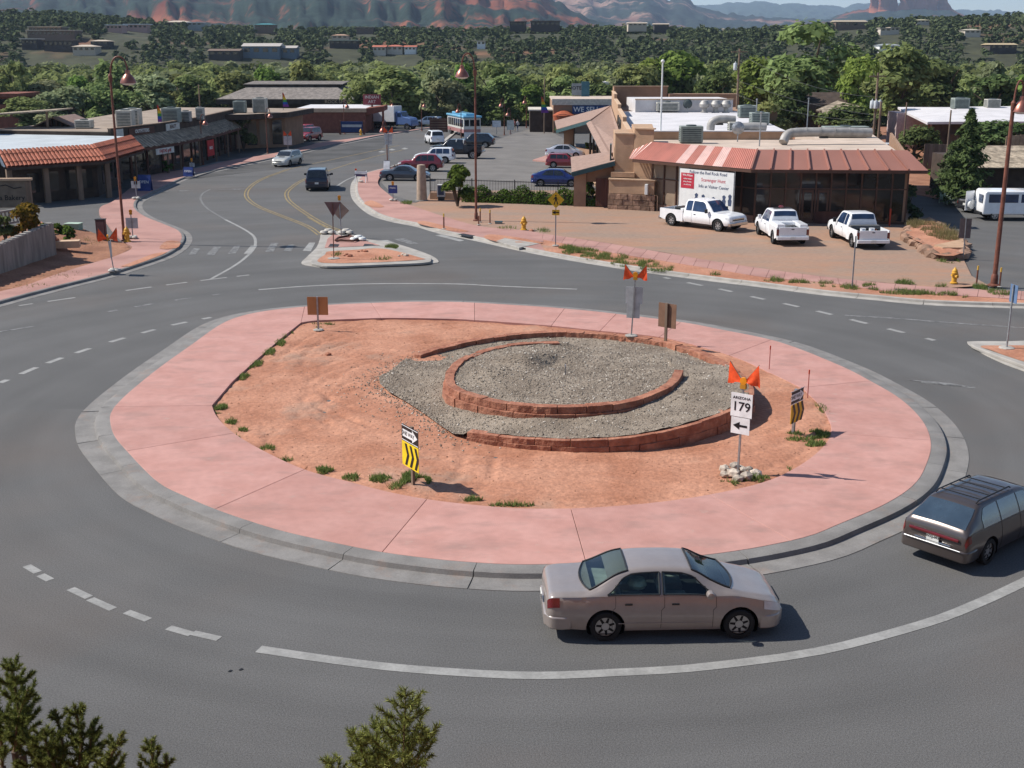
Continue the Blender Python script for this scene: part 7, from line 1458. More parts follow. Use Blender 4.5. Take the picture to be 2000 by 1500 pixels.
wire('topmost wire from the left pole down to the right pole', ta-Vector((0,0,.3)), tb2-Vector((0,0,2.4)), 1.0); wire('middle wire between the two transformer poles', ta-Vector((0,0,3.4)), tb2-Vector((0,0,4.2)), .5); wire('lowest wire between the two transformer poles', ta-Vector((0,0,5.0)), tb2-Vector((0,0,4.8)), .7); wire('guy wire from the leaning pole to the ground', tc_-Vector((0,0,1)), tc_+Vector((-2.0,-1,-5.2)), .02)
def rainbow(label, u, vb, vt, Y, w=.8):
    b = AT(u,vb,Y); tp = AT(u,vt,Y); t = thing('banner_flag', label, 'flag', b); h = tp.z-b.z; MB().cyl((0,0,-.3),(0,0,h),.03,.02,6).build('staff', M_dark, t)
    cols = [(.45,.03,.03),(.6,.2,.02),(.6,.45,.03),(.06,.25,.06),(.03,.08,.35),(.15,.04,.22)]
    for k, c in enumerate(cols): z1 = h*(1-k/6*.95); z0 = h*(1-(k+1)/6*.95); x1, x0 = .1+w*k/6*.7, .1+w*(k+1)/6*.7; MB().extr([(0,z0),(x0,z0),(x1,z1),(0,z1)], (0,-.01+.02*math.sin(k),0), (1,.15,0), (0,0,1), (0,.012,0)).build('stripe', mat('rainbow%d' % k, c), t)
rainbow('rainbow feather flag on the shop row roof', 309,240,205,122,.9); rainbow('rainbow feather flag above the wedge roofed shop', 553,210,181,152,.9); rainbow('rainbow feather flag at the far shop by the bend', 1057,222,188,172,1.4)
wbd = thing('notice_board', 'tall dark wooden board standing at the far street corner', 'board', G(857,258)); MB().box((0,0,1.0),(2.6,.2,1.9)).build('panel', M_wood, wbd)
for k in range(5): MB().box((0,-.11,.3+k*.36),(2.4,.04,.1)).build('slat', M_woodlt, wbd)
for x in (-1.2,1.2): MB().box((x,0,1.0),(.2,.25,2.1)).build('post', M_wood, wbd)
rs = thing('shop_sign', 'maroon sign board with two rows of letters above the brick shop', 'sign', (-20.4,180,0)); MB().box((0,0,4.5),(2.6,.2,1.5)).build('panel', mat('sign_maroon',(.22,.05,.06)), rs); text('lettering', 'INDIAN', .6, M_sgnw, rs, (0,-.11,4.85), RX, .01); text('lettering', 'ART', .6, M_sgnw, rs, (0,-.11,4.2), RX, .01); MB().cyl((0,0,0),(0,0,3.8),.12,.12,8).build('post', M_rust, rs)
ms = thing('motel_sign', 'tall blue motel sign among the trees beyond the lot', 'sign'); a_ = AT(1117,163,190); b_ = AT(1143,208,190); MB().bx(b_.x-.6,b_.x+.6,189.8,190.2,-3,a_.z+.3).build('post', mat('motel_blue',(.05,.13,.17)), ms); MB().bx(a_.x,b_.x-.62,189.85,190.1,AT(1117,186,190).z,a_.z).build('panel', mat('motel_panel',(.22,.25,.27)), ms); text('lettering', 'MOTEL', .75, M_blk2, ms, ((a_.x+b_.x)/2-.4,189.83,AT(1117,172,190).z), RX, .01)
MB().bx(a_.x,b_.x-.62,189.85,190.1,AT(1117,208,190).z,AT(1117,188,190).z).build('lower_panel', mat('motel_pale',(.42,.38,.40)), ms); rebase(ms, (b_.x,190,0))
ice = thing('ice_box', 'white ice merchandiser box before the wedge roofed shop', 'ice box', G(517,281), R(-20)); MB().box((0,0,1.0),(2.2,1.1,1.8)).build('case', M_wht, ice, bevel=.05); MB().box((0,-.56,1.0),(1.9,.03,1.4)).build('door', M_sgnw, ice); MB().box((0,0,2.05),(1.2,.7,.3)).build('top_unit', M_hvaclt, ice); MB().box((0,0,.06),(2.0,.9,.12)).build('plinth', M_dark, ice)
bs = thing('street_bench_sign', 'blue striped low sign board before the brick shop', 'sign', G(688,262,.1), R(-6)); MB().box((0,0,1.0),(3.4,.2,1.5)).build('panel', mat('sign_navy',(.03,.05,.14)), bs); MB().box((0,-.11,1.15),(2.8,.02,.35)).build('stripe', M_signback, bs)
for x in (-1.7,1.7): MB().box((x,0,.9),(.25,.3,1.9)).build('post', M_rust, bs)
def person(label, loc, rz, shirt, pants, h=1.7, stride=.16):
    me = bpy.data.meshes.new('person'); s = h/1.7
    V = [(0,0,.92),(0,0,1.15),(0,0,1.38),(0,0,1.48),(0,.01,1.60),(0,.0,1.68), (.09,0,.88),(.10,stride,.5),(.10,stride*.4,.08),(.10,stride*.4+.12,.03), (-.09,0,.88),(-.10,-stride*.6,.5),(-.10,-stride*1.6,.10),(-.10,-stride*1.6+.1,.03), (.17,0,1.36),(.22,-.08,1.1),(.22,.04,.88),(.22,.06,.80), (-.17,0,1.36),(-.22,.1,1.1),(-.22,.2,.92),(-.22,.24,.85)]
    E = [(0,1),(1,2),(2,3),(3,4),(4,5),(0,6),(6,7),(7,8),(8,9),(0,10),(10,11),(11,12),(12,13),(2,14),(14,15),(15,16),(16,17),(2,18),(18,19),(19,20),(20,21)]
    rad = [.13,.12,.13,.055,.10,.07,.09,.065,.045,.035,.09,.065,.045,.035,.06,.045,.035,.03,.06,.045,.035,.03]
    me.from_pydata([(x*s,y*s,z*s) for x,y,z in V], E, []); o = bpy.data.objects.new('person', me); COL.objects.link(o); o.location = loc; o.rotation_euler.z = rz
    m = o.modifiers.new('skin','SKIN'); m.use_smooth_shade = True
    for i, q in enumerate(me.skin_vertices[0].data): q.radius = (rad[i]*s, rad[i]*s*.85); q.use_root = (i == 0)
    u_ = o.modifiers.new('sub','SUBSURF'); u_.levels = 1; u_.render_levels = 1
    mt = bpy.data.materials.new('person_clothes'); mt.use_nodes = True; t = mt.node_tree; N = t.nodes.new; K = t.links.new; tc = N('ShaderNodeTexCoord'); sx = N('ShaderNodeSeparateXYZ'); r_ = N('ShaderNodeValToRGB'); r_.color_ramp.interpolation = 'CONSTANT'; K(tc.outputs['Object'], sx.inputs[0]); d_ = N('ShaderNodeMath'); d_.operation = 'DIVIDE'; d_.inputs[1].default_value = 1.8*s; K(sx.outputs[2], d_.inputs[0]); K(d_.outputs[0], r_.inputs[0])
    e = r_.color_ramp.elements; e[0].color = (.03,.02,.02,1); e[1].position = .05; e[1].color = tuple(pants)+(1,)
    for q, c in ((.53,shirt),(.82,(.38,.2,.13)),(.925,(.05,.03,.02))): x = e.new(q); x.color = tuple(c)+(1,)
    K(r_.outputs[0], t.nodes['Principled BSDF'].inputs['Base Color']); me.materials.append(mt); return tag(o, label, 'person', 'people walking at the far street bend')
person('person in a white shirt walking at the far street bend', G(1011,257,.02), .6, (.7,.68,.66), (.06,.08,.14)); person('person in dark red walking left of the one in white', G(1004,257,.02), -.5, (.25,.06,.05), (.25,.18,.13), 1.75)
# white garden chairs under the conifer
for k, (u, v, rz) in enumerate(((1845,397,.3),(1858,399,-.2))):
    t = thing('garden_chair', ('left' if k == 0 else 'right')+' pale green wooden garden chair under the conifer', 'chair', G(u,v), rz); mg = mat('chair_green',(.42,.52,.45)); slab3((-.3,-.35,.38),(.3,-.35,.38),(.3,.2,.28),(-.3,.2,.28), .04, 'seat', mg, t)
    for j in range(4): slab3((-.28+j*.15,.18,.3),(-.16+j*.15,.18,.3),(-.16+j*.15,.55,1.05),(-.28+j*.15,.55,1.05), .03, 'back_slat', mg, t)
    for sd in (-1,1): MB().box((sd*.38,-.1,.55),(.12,.75,.03)).build('arm', mg, t); MB().box((sd*.36,-.38,.27),(.06,.06,.54)).build('leg', mg, t); MB().box((sd*.36,.2,.27),(.06,.06,.54)).build('leg', mg, t)
# ------------------------------------------------------------------ vegetation
RNG = np.random.default_rng(11)
def fast_mesh(name, V, Fc, m):
    "V (n,3), Fc (k,4) or (k,3) -> mesh"
    me = bpy.data.meshes.new(name); k = Fc.shape[1]
    me.vertices.add(len(V)); me.vertices.foreach_set('co', np.ascontiguousarray(V, dtype=np.float32).ravel())
    me.loops.add(Fc.size); me.loops.foreach_set('vertex_index', Fc.astype(np.int32).ravel())
    me.polygons.add(len(Fc)); me.polygons.foreach_set('loop_start', np.arange(0, Fc.size, k, dtype=np.int32)); me.polygons.foreach_set('loop_total', np.full(len(Fc), k, dtype=np.int32))
    me.materials.append(m); me.update(calc_edges=True); me.validate(); return me
def leaf_quads(C, N_, size, asp=.6):
    "a bent leaf-clump quad at each centre, facing roughly along N_"
    n = len(C); r = RNG.normal(size=(n,3)); t = np.cross(N_, r); t /= np.linalg.norm(t, axis=1)[:,None]+1e-9; b = np.cross(N_, t); s = size*RNG.uniform(.6,1.3,(n,1))
    P = np.stack([C-t*s, C-b*s*asp+N_*s*.12, C+t*s, C+b*s*asp-N_*s*.12], 1); return P.reshape(-1,3), np.arange(4*n).reshape(-1,4)
def crown_pts(n, R_, H_, lobes, seed, hollow=.45, base=.2):
    g = np.random.default_rng(seed); L = []
    for k in range(lobes):
        a = g.uniform(0, 6.28); q = g.uniform(0, 1)**.6; z = g.uniform(base, 1); rr = math.sqrt(max(.05, 1-(2*z-1)**2*.75))*.62
        L.append((R_*q*rr*math.cos(a), R_*q*rr*math.sin(a), H_*z*.86, R_*g.uniform(.30,.48)))
    L = np.array(L); w = L[:,3]**2; i = g.choice(lobes, n, p=w/w.sum()); d = g.normal(size=(n,3)); d /= np.linalg.norm(d, axis=1)[:,None]
    d[:,2] = np.where(d[:,2] < -.35, -d[:,2]*.6, d[:,2]); rad = L[i,3]*(hollow+(1-hollow)*g.uniform(0,1,n)**.5)
    C = L[i,:3]+d*rad[:,None]*np.array([1,1,.8]); nn = d*.85+g.normal(size=(n,3))*.38+np.array([0,0,.5]); nn /= np.linalg.norm(nn, axis=1)[:,None]; return C, nn
M_cotton = leafmat('cottonwood_leaf', (.14,.165,.058), (.315,.36,.14), tl=.45); M_cotton2 = leafmat('grey_green_leaf', (.165,.185,.09), (.355,.385,.21), tl=.45); M_darkleaf = leafmat('dark_leaf', (.058,.082,.032), (.16,.20,.075)); M_brightleaf = leafmat('bright_leaf', (.10,.155,.032), (.28,.37,.095), tl=.45); M_juniper = leafmat('juniper_leaf', (.034,.050,.025), (.105,.128,.062), rnd=.25, tl=.15); M_bark = mat('bark', (.10,.075,.055), rough=.95, var=.3, scale=3, bump=2, bscale=8, stretch=(1,1,.3)); M_yelleaf = leafmat('yellow_leaf', (.20,.20,.02), (.48,.44,.05)); M_redleaf = leafmat('russet_leaf', (.06,.05,.012), (.26,.11,.03)); M_hedge = leafmat('hedge_leaf', (.035,.07,.012), (.14,.22,.045))
CROWN = {}
def crown_mesh(key, n, R_, H_, lobes, size, m, seed, **kw):
    if key not in CROWN:
        C, nn = crown_pts(n, R_, H_, lobes, seed, **kw); V, Q = leaf_quads(C, nn, size); CROWN[key] = fast_mesh('crown', V, Q, m)
    return CROWN[key]
TRUNK = {}
def trunk_mesh(key, H_, r, seed):
    if key not in TRUNK:
        g = random.Random(seed); mb = MB(); top = Vector((g.uniform(-.3,.3), g.uniform(-.3,.3), H_*.62)); mid = Vector((g.uniform(-.2,.2), g.uniform(-.2,.2), H_*.3)); mb.tube(catmull([Vector((0,0,-.6)), mid, top], .6), [r*(1-.1*i) for i in range(len(catmull([Vector((0,0,-.6)), mid, top], .6)))] if False else r*.8, 8)
        for k in range(6): a = g.uniform(0,6.28); s0 = mid.lerp(top, g.uniform(0,1)); e = s0+Vector((math.cos(a)*H_*.24, math.sin(a)*H_*.24, H_*g.uniform(.16,.34))); mb.tube([s0, s0.lerp(e,.5)+Vector((0,0,.15*H_*.2)), e], [r*.5, r*.35, r*.12], 6)
        TRUNK[key] = mb.mesh('trunk', M_bark, True)
    return TRUNK[key]
KINDS = {'cotton': M_cotton, 'grey': M_cotton2, 'dark': M_darkleaf, 'bright': M_brightleaf}
def tree(label, base, R_, H_, kind='cotton', group=None, var=0, n=2600, size=None, name='cottonwood_tree', base_h=.25):
    t = thing(name, label, 'tree', base, random.uniform(0,6.28), group)
    cm = crown_mesh((kind,var,n), n, 5.0, 10.0, 14, .40 if n > 2000 else .55, KINDS[kind], 100+var*7+hash(kind)%5 if False else 100+var*7+len(kind), base=base_h); tm = trunk_mesh(var, 10, .32, var)
    link('trunk', tm, t, scale=(R_/5, R_/5, H_/10)); link('crown', cm, t, (0,0,H_*.10), scale=(R_/5, R_/5, H_/10)); return t
def tree_px(label, u, vtop, Y, wpx, kind='cotton', gz=None, var=0, **kw):
    z0 = float(terrain_z(np.array(AT(u,vtop,Y).x), np.array(float(Y)))) if gz is None else gz; tp = AT(u, vtop, Y); R_ = wpx*.62*Y/2438; H_ = (tp.z-z0)/.98
    return tree(label, (tp.x, Y, z0), R_, max(2.5, H_), kind, var=var, **kw)
WOOD = 'cottonwoods along the creek behind the street'
for k, (u, vt, Y, w, kind, lab) in enumerate((
    (770,146,196,150,'cotton','broad dark green cottonwood behind the white truck'), (868,158,200,95,'grey','grey green willow rising behind the trolley bus'), (705,150,205,90,'cotton','cottonwood behind the end of the hipped hall roof'), (925,175,205,100,'dark','dark round tree right of the trolley bus'), (985,160,210,100,'cotton','cottonwood behind the far street bend'),
    (1045,178,206,80,'bright','bright green tree behind the rainbow flag'), (1100,160,215,100,'cotton','cottonwood left of the motel sign'), (1170,168,200,80,'dark','dark bush behind the flagpole'), (1250,140,215,120,'cotton','cottonwood behind the shop back wall'), (1330,120,225,130,'bright','tall bright cottonwood behind the white roof'),
    (1480,130,190,120,'bright','bright green tree right of the single transformer pole'), (1590,66,168,190,'cotton','tallest spreading cottonwood with visible limbs behind the shop'), (1545,165,150,110,'dark','dark leafy tree below the tallest cottonwood'), (1680,128,150,90,'bright','bright green tree beside the transformer cluster'), (1760,110,175,150,'cotton','big cottonwood behind the white roofed building'), (1850,125,190,140,'dark','dark green tree behind the white roof at right'), (1945,150,175,130,'dark','dark tree behind the right street lamp'), (1960,240,122,120,'dark','tree right of the conifer above the van'), (1790,255,118,100,'dark','dense bush in front of the white roofed building'), (1660,215,140,120,'dark','shadowy tree left of the transformer poles'),
    (1400,150,175,90,'dark','dark tree behind the three roof ventilators'), (1500,210,135,90,'cotton','green tree right of the white roof edge'), (640,150,235,110,'cotton','cottonwood left behind the hipped hall'), (560,150,245,120,'grey','pale cottonwood above the hipped hall ridge'), (460,155,235,120,'cotton','cottonwood left of the hipped hall'), (380,160,225,110,'cotton','cottonwood above the shop row roof'), (300,150,215,120,'grey','pale cottonwood above the rainbow flag'), (215,165,200,110,'cotton','cottonwood behind the left street lamp'), (130,180,190,120,'grey','pale cottonwood behind the gabled shed'), (50,200,180,110,'cotton','cottonwood behind the cottage corner'), (-10,190,190,100,'dark','dark tree at the left picture edge'), (95,225,165,70,'grey','small pale tree behind the cottage post'))):
    tree_px(lab, u, vt, Y, w, kind, var=k % 5, group=WOOD)
# a second rank of single trees, named by what they rise above
RANK = ['at the left edge above the cottage','above the cottage corner roof','above the gabled shed ridge','behind the left street lamp top','above the low white roof box','above the two beige coolers','above the grey green cooler','above the shop row end','left of the hipped hall eave','above the hipped hall left hip','above the hipped hall ridge','above the hipped hall right hip','above the maroon sign board','above the box truck','left of the middle street lamp top','above the trolley bus roof','right of the middle street lamp top','above the far white signs','above the rainbow flag at the bend','above the far gift shop','left of the motel sign post','right of the motel sign post','behind the flagpole ball','above the stucco back wall','above the white back wall','left of the single transformer pole','right of the single transformer pole','behind the tall spreading cottonwood at left','behind the tall spreading cottonwood at right','left of the transformer cluster','right of the transformer cluster','above the white pitched roof at left','above the white pitched roof at right','behind the right street lamp top']
for k, lab in enumerate(RANK):
    u = -25+k*62+RNG.uniform(-18,18); Y = 228+RNG.uniform(-10,10)+(18 if 400 < u < 720 else 0); z0 = float(terrain_z(np.array((u-1000)/2438*Y), np.array(Y)))
    tree('second rank cottonwood '+lab, ((u-1000)/2438*Y, Y, z0), RNG.uniform(3.9,5.4), RNG.uniform(9,12.5), ['cotton','cotton','grey','bright','cotton','dark'][k*7 % 6], group=WOOD, var=k % 5, n=1500)
# ------------------------------------------------------------------ houses on the far hills
def on_hill(u, v):
    for Y in np.arange(405, 1100, 4):
        p = AT(u, v, Y)
        z = float(terrain_z(np.array(p.x), np.array(float(Y)))+min(1,max(0,(Y-420)/150))*vnoise(np.array(p.x*.012), np.array(Y*.012), 3)*5)
        if z >= p.z: return Vector((p.x, Y-2, z))
    return AT(u, v, 700)
HOUSES = []
def house(label, u, v, wpx, hpx, wallc, roofc, kind='flat', depth=9, win=4, over=.5, name='house', lift=1.2):
    b = on_hill(u, v); b.z += 1.5; k = b.y/2530; w = wpx*b.y/2438; h = hpx*k; HOUSES.append((b.x, b.y, w)); t = thing(name, label, 'house', (b.x, b.y, b.z), 0); wm = mat('wall_%02x%02x%02x' % tuple(int(c*255) for c in wallc), wallc, var=.08); rm = mat('roof_%02x%02x%02x' % tuple(int(c*255) for c in roofc), roofc, var=.1)
    hw = h*(.72 if kind != 'flat' else .85); MB().bx(-w/2,w/2,0,depth,-3,hw).build('wall', wm, t)
    if kind == 'flat': MB().bx(-w/2-over,w/2+over,-over*1.5,depth+over,hw,h).build('roof', rm, t)
    elif kind == 'gable': MB().extr([(-depth/2-over,0),(depth/2+over,0),(0,h-hw)], (-w/2-over,depth/2,hw), (0,1,0), (0,0,1), (w+2*over,0,0)).build('roof', rm, t)
    elif kind == 'front': MB().extr([(-w/2-over,0),(w/2+over,0),(0,h-hw)], (0,-over,hw), (1,0,0), (0,0,1), (0,depth+2*over,0)).build('roof', rm, t)
    else: MB().add([(-w/2-over,-over,hw),(w/2+over,-over,hw),(w/2+over,depth+over,hw),(-w/2-over,depth+over,hw),(-w*.22,depth*.5,h),(w*.22,depth*.5,h)], [(0,1,5,4),(1,2,5),(2,3,4,5),(3,0,4),(3,2,1,0)]).build('roof', rm, t)
    for i in range(win): x = -w/2+w*(i+.5)/win; MB().bx(x-w/win*.28,x+w/win*.28,-.12,-.005,hw*.3,hw*.78).build('window', M_shopglass, t)
    return t
CR, WH, TN, BR, DK, PK_, GR = (.55,.48,.40), (.80,.78,.76), (.48,.40,.31), (.17,.12,.09), (.06,.05,.045), (.48,.30,.26), (.28,.30,.30)
for args in (('long hotel block with tan roof, upper tier on the left hill',92,68,62,9,BR,TN,'flat',10,9), ('long hotel block with tan roof, lower tier on the left hill',104,82,92,12,BR,TN,'flat',10,12), ('dark balconied block at the left of the hotel',62,98,30,14,DK,CR,'flat',8,4), ('dark balconied block below the hotel tiers',118,100,56,14,DK,BR,'flat',8,6), ('tan hipped villa below the hotel',168,108,44,13,TN,TN,'hip',8,4), ('smaller tan hipped villa right of the first one',198,96,34,10,DK,TN,'hip',8,3), ('pink house with white roof, left half of the pair',226,64,30,9,PK_,WH,'flat',8,4), ('pink house with white roof, right half of the pair',268,62,44,9,PK_,WH,'flat',8,5),
    ('brown pavilion with pyramid roof on the ridge',348,57,46,12,BR,TN,'hip',10,4), ('long white roofed wing right of the pavilion',380,55,28,6,GR,WH,'flat',8,3), ('teal roofed house on the ridge',517,60,38,9,BR,(.06,.22,.24),'hip',9,3), ('large pale roofed house with blue grey walls above the creek',512,113,72,22,(.14,.18,.22),(.42,.38,.34),'gable',12,4), ('smaller pale roofed wing beside the large house',566,113,28,17,(.14,.18,.22),(.42,.38,.34),'gable',9,2), ('dark low house left of the large pale roof',440,118,60,14,DK,BR,'gable',9,4), ('tan hipped house right of centre left hills',665,82,30,9,TN,(.38,.24,.16),'hip',8,3), ('long white roofed house below the tan hipped one',672,94,54,9,DK,(.55,.55,.42),'flat',8,5), ('brown flat house on the far slope',712,64,34,6,BR,TN,'flat',8,4),
    ('red roofed house at the left of the red cluster',742,108,24,12,CR,(.42,.13,.08),'gable',8,3), ('red roofed house in the middle of the red cluster',772,106,30,11,CR,(.42,.13,.08),'hip',8,3), ('red roofed house at the right of the red cluster',802,106,22,10,WH,(.42,.13,.08),'gable',8,3), ('pale house under the red bare cut',940,95,16,9,WH,TN,'flat',8,2), ('dark long lodge on the flat hilltop, left part',1012,56,32,9,DK,BR,'flat',9,4), ('dark long lodge on the flat hilltop, right part',1065,56,56,10,DK,BR,'flat',9,6), ('tan house in the middle of the flat hilltop',1245,56,36,7,TN,TN,'gable',8,4), ('tan house at the right of the flat hilltop',1292,58,28,7,DK,TN,'gable',8,3), ('long tan building on the right slope',1440,68,52,7,TN,TN,'flat',8,6), ('steep A-frame house on the right slope',1552,85,22,22,DK,BR,'front',8,1), ('white house right of the A-frame',1598,62,24,10,WH,CR,'gable',8,2), ('brown lodge with wide tan roof on the ridge',1660,58,60,13,BR,(.36,.30,.22),'gable',11,4),
    ('small pale house, left of the pair above red soil',1727,68,20,7,CR,CR,'flat',7,2), ('small pale house, right of the pair above red soil',1745,67,16,7,CR,TN,'flat',7,2), ('white house below the red soil slope',1735,108,42,12,WH,GR,'hip',9,4), ('pale yellow house on the ridge below the butte',1800,50,24,6,CR,(.5,.46,.3),'hip',8,3), ('cream house on the far right slope',1896,72,30,9,CR,(.40,.36,.28),'hip',8,3), ('wide tan roofed house at the far right',1955,105,52,12,DK,(.42,.33,.20),'gable',10,4)):
    house(*args)
# the wood beyond reads as one mass
def mass(name, label, cat, pts, variants, m, kind='stuff'):
    Vs, Qs, o = [], [], 0
    for (x, y, z, s, sz) in pts:
        V, Q = variants[RNG.integers(len(variants))]; a = RNG.uniform(0,6.28); c, sn = math.cos(a), math.sin(a); W_ = V*np.array([s,s,sz]); W_ = np.stack([W_[:,0]*c-W_[:,1]*sn+x, W_[:,0]*sn+W_[:,1]*c+y, W_[:,2]+z], 1); Vs.append(W_); Qs.append(Q+o); o += len(V)
    ob = link(name, fast_mesh(name, np.concatenate(Vs), np.concatenate(Qs), m)); return tag(ob, label, cat, kind=kind)
var_t = [leaf_quads(*crown_pts(420, 5, 10, 12, 300+k), .78) for k in range(6)]
def wood_pts(y0, y1, dens, hmin, hmax, uu=(-120,2120), keep=None):
    out = []; y = y0
    while y < y1:
        st = dens*(1+.0*y); x0, x1 = (uu[0]-1000)/2438*y, (uu[1]-1000)/2438*y
        for x in np.arange(x0, x1, st):
            xx, yy_ = x+RNG.uniform(-.45,.45)*st, y+RNG.uniform(-.45,.45)*st
            if keep is None or keep(xx, yy_): h = RNG.uniform(hmin, hmax); out.append((xx, yy_, float(terrain_z(np.array(xx), np.array(yy_)))-.3, h/10*RNG.uniform(.85,1.15), h/10))
        y += st
    return out
pts = wood_pts(246, 425, 6.9, 8, 12); half = RNG.random(len(pts))
mass('cottonwood_wood', 'unbroken belt of green cottonwoods along the creek in the middle distance', 'woodland', [p for p, h in zip(pts, half) if h < .5], var_t, M_cotton)
mass('cottonwood_wood', 'paler grey green cottonwoods mixed through the creekside belt', 'woodland', [p for p, h in zip(pts, half) if .5 <= h < .78], var_t, M_cotton2)
mass('cottonwood_wood', 'darker trees mixed through the creekside belt', 'woodland', [p for p, h in zip(pts, half) if h >= .78], var_t, M_darkleaf)
var_j = [leaf_quads(*crown_pts(40, 5, 8, 6, 400+k, hollow=.3, base=.1), 1.8) for k in range(8)]
jp = []
def clear_of(x, y):
    for hx, hy, hw in HOUSES:
        if hy-75 < y < hy+12 and abs(x*hy/y-hx) < hw*.5+1: return False
    return True
for x, y, z, s, sz in wood_pts(415, 800, 5.3, 2.8, 6.2):
    if not clear_of(x, y): continue
    if nz(x, y, .018, 4) > -.42+.25*RNG.random() or RNG.random() < .4: jp.append((x, y, z+RNG.uniform(-.3,0)+float(vnoise(np.array(x*.012), np.array(y*.012), 3))*5*min(1,max(0,(y-420)/150)), s*1.1, sz*1.1))
mass('juniper_scrub', 'dark junipers and pinyons dotted over the far hills', 'scrub', jp, var_j, M_juniper)
jp2 = [(x, y, z+float(vnoise(np.array(x*.012), np.array(y*.012), 3))*5, s, sz) for x, y, z, s, sz in wood_pts(800, 1500, 15, 5, 9)]
mass('juniper_scrub', 'dark scrub on the plateau beyond the hill crest', 'scrub', jp2, var_j, M_juniper)

# ------------------------------------------------------------------ houses among the creekside trees
for lab, u, v, Y, w, h in (('long white roofed building half hidden in the creekside trees',1165,160,262,80,9), ('white building left among the creekside trees',1050,158,262,48,8), ('pale building behind the willow',855,168,262,24,7), ('white roof corner behind the flagpole',1195,172,240,26,7), ('brown house at the left edge among trees',12,182,185,46,26)):
    b = AT(u,v+h,Y); t = thing('house', lab, 'house', (b.x,Y,b.z-6)); ww = w*Y/2438; hh = h*Y/2530+6; wm = mat('wall_mid', (.40,.38,.36)) if 'brown' not in lab else M_brick; MB().bx(-ww/2,ww/2,0,8,0,hh-.5).build('wall', wm, t); MB().bx(-ww/2-.4,ww/2+.4,-.6,8.4,hh-.5,hh).build('roof', M_roofwhite if 'brown' not in lab else M_brick, t)
    for i in range(4): x = -ww/2+ww*(i+.5)/4; MB().bx(x-.5,x+.5,-.1,-.005,hh-1.6,hh-.8).build('window', M_shopglass, t)

# ------------------------------------------------------------------ shrubs, hedge and conifers near the street
def shrub(label, base, R_, H_, m, n=900, size=.13, name='shrub', seed=1, cat='shrub'):
    t = thing(name, label, cat, base); C, nn = crown_pts(n, R_, H_, 9, seed, hollow=.5, base=.15); V, Q = leaf_quads(C, nn, size); link('foliage', fast_mesh('foliage', V, Q, m), t)
    mb = MB(); g = random.Random(seed)
    for k in range(5): a = g.uniform(0,6.28); mb.tube([(0,0,-.05),(math.cos(a)*R_*.25,math.sin(a)*R_*.25,H_*.4),(math.cos(a)*R_*.5,math.sin(a)*R_*.5,H_*.75)], [.04*R_+.02,.03*R_+.01,.01], 5)
    mb.build('stem', M_bark, t); return t
def shrub_px(label, u, vb, vt, wpx, m, z=.1, **kw):
    b = G(u, vb, z); H_ = AT(u, vt, b.y).z-z; shrub(label, b, wpx/2*b.y/2438, H_, m, **kw)
shrub_px('airy green tree growing before the fence left of the lamp', 894, 403, 318, 84, M_hedge, n=4200, size=.14, seed=21, name='small_tree', cat='tree')
shrub_px('dark leafy tree between the shop row and the wedge roof', 476, 293, 222, 62, M_darkleaf, n=2200, size=.22, seed=4, name='small_tree', cat='tree'); shrub_px('round potted bush before the shop row', 328, 338, 313, 24, M_hedge, n=500, size=.14, seed=5)
shrub_px('yellow flowering shrub by the shed roof, front clump', 1158, 300, 284, 26, M_yelleaf, n=700, size=.14, seed=6); shrub_px('yellow flowering shrub by the shed roof, rear clump', 1149, 293, 275, 20, M_yelleaf, n=600, size=.14, seed=7); shrub_px('green bush in the shed roof yard behind the wooden gate', 1150, 390, 345, 40, M_hedge, n=900, size=.12, seed=8)
shrub_px('russet and green bush on the bakery terrace', 55, 470, 400, 78, M_redleaf, z=1.3, n=2200, size=.12, seed=9); shrub_px('dark bush at the left edge of the bakery terrace', 12, 470, 415, 60, M_darkleaf, z=1.3, n=1400, size=.12, seed=10); shrub_px('bright green bush behind the wall end', 90, 462, 432, 34, M_hedge, z=.6, n=700, size=.1, seed=11); shrub_px('round green bush left of the utility box, rear', 118, 462, 436, 36, M_hedge, z=.5, n=900, size=.1, seed=12); shrub_px('round green bush left of the utility box, front', 134, 470, 442, 34, M_hedge, z=.5, n=900, size=.1, seed=13)
shrub_px('dark juniper against the right end of the glazed shop', 1770, 415, 358, 50, M_juniper, n=1500, size=.14, seed=14); shrub_px('spiky dark shrub low at the shop corner', 1790, 432, 398, 40, M_juniper, n=900, size=.12, seed=15); shrub_px('dense dark bush behind the right end of the metal roof', 1815, 330, 268, 70, M_darkleaf, n=1800, size=.22, seed=16); shrub_px('green bush under the conifer at left', 1828, 345, 300, 50, M_hedge, n=1200, size=.18, seed=17); shrub_px('ivy bush at the far canopy of the shop', 1093, 260, 240, 22, M_darkleaf, n=500, size=.18, seed=18)
hg = thing('hedge', 'clipped green hedge along the foot of the iron fence', 'hedge', (FA.x+fd.x*3.0, FA.y+fd.y*3.0-.75, .1), math.atan2(fd.y,fd.x)); n = 6500; HL = FL-3.6
X = RNG.uniform(0, HL, n); hh = 1.05+.22*np.sin(X*1.7)+.15*np.sin(X*4.1+1); T = RNG.uniform(-1.57,1.57,n); rr = RNG.uniform(.75,1.05,n); C = np.stack([X, np.sin(T)*.55*rr, np.cos(T)*hh*rr], 1); nn = np.stack([RNG.normal(size=n)*.5, np.sin(T)+RNG.normal(size=n)*.4, np.cos(T)+RNG.normal(size=n)*.4], 1); nn /= np.linalg.norm(nn,axis=1)[:,None]; V, Q = leaf_quads(C, nn, .085); link('foliage', fast_mesh('foliage', V, Q, M_hedge), hg); MB().bx(.1,HL-.1,-.3,.3,0,.7).build('stem_mass', M_darkwall, hg, bevel=.1)
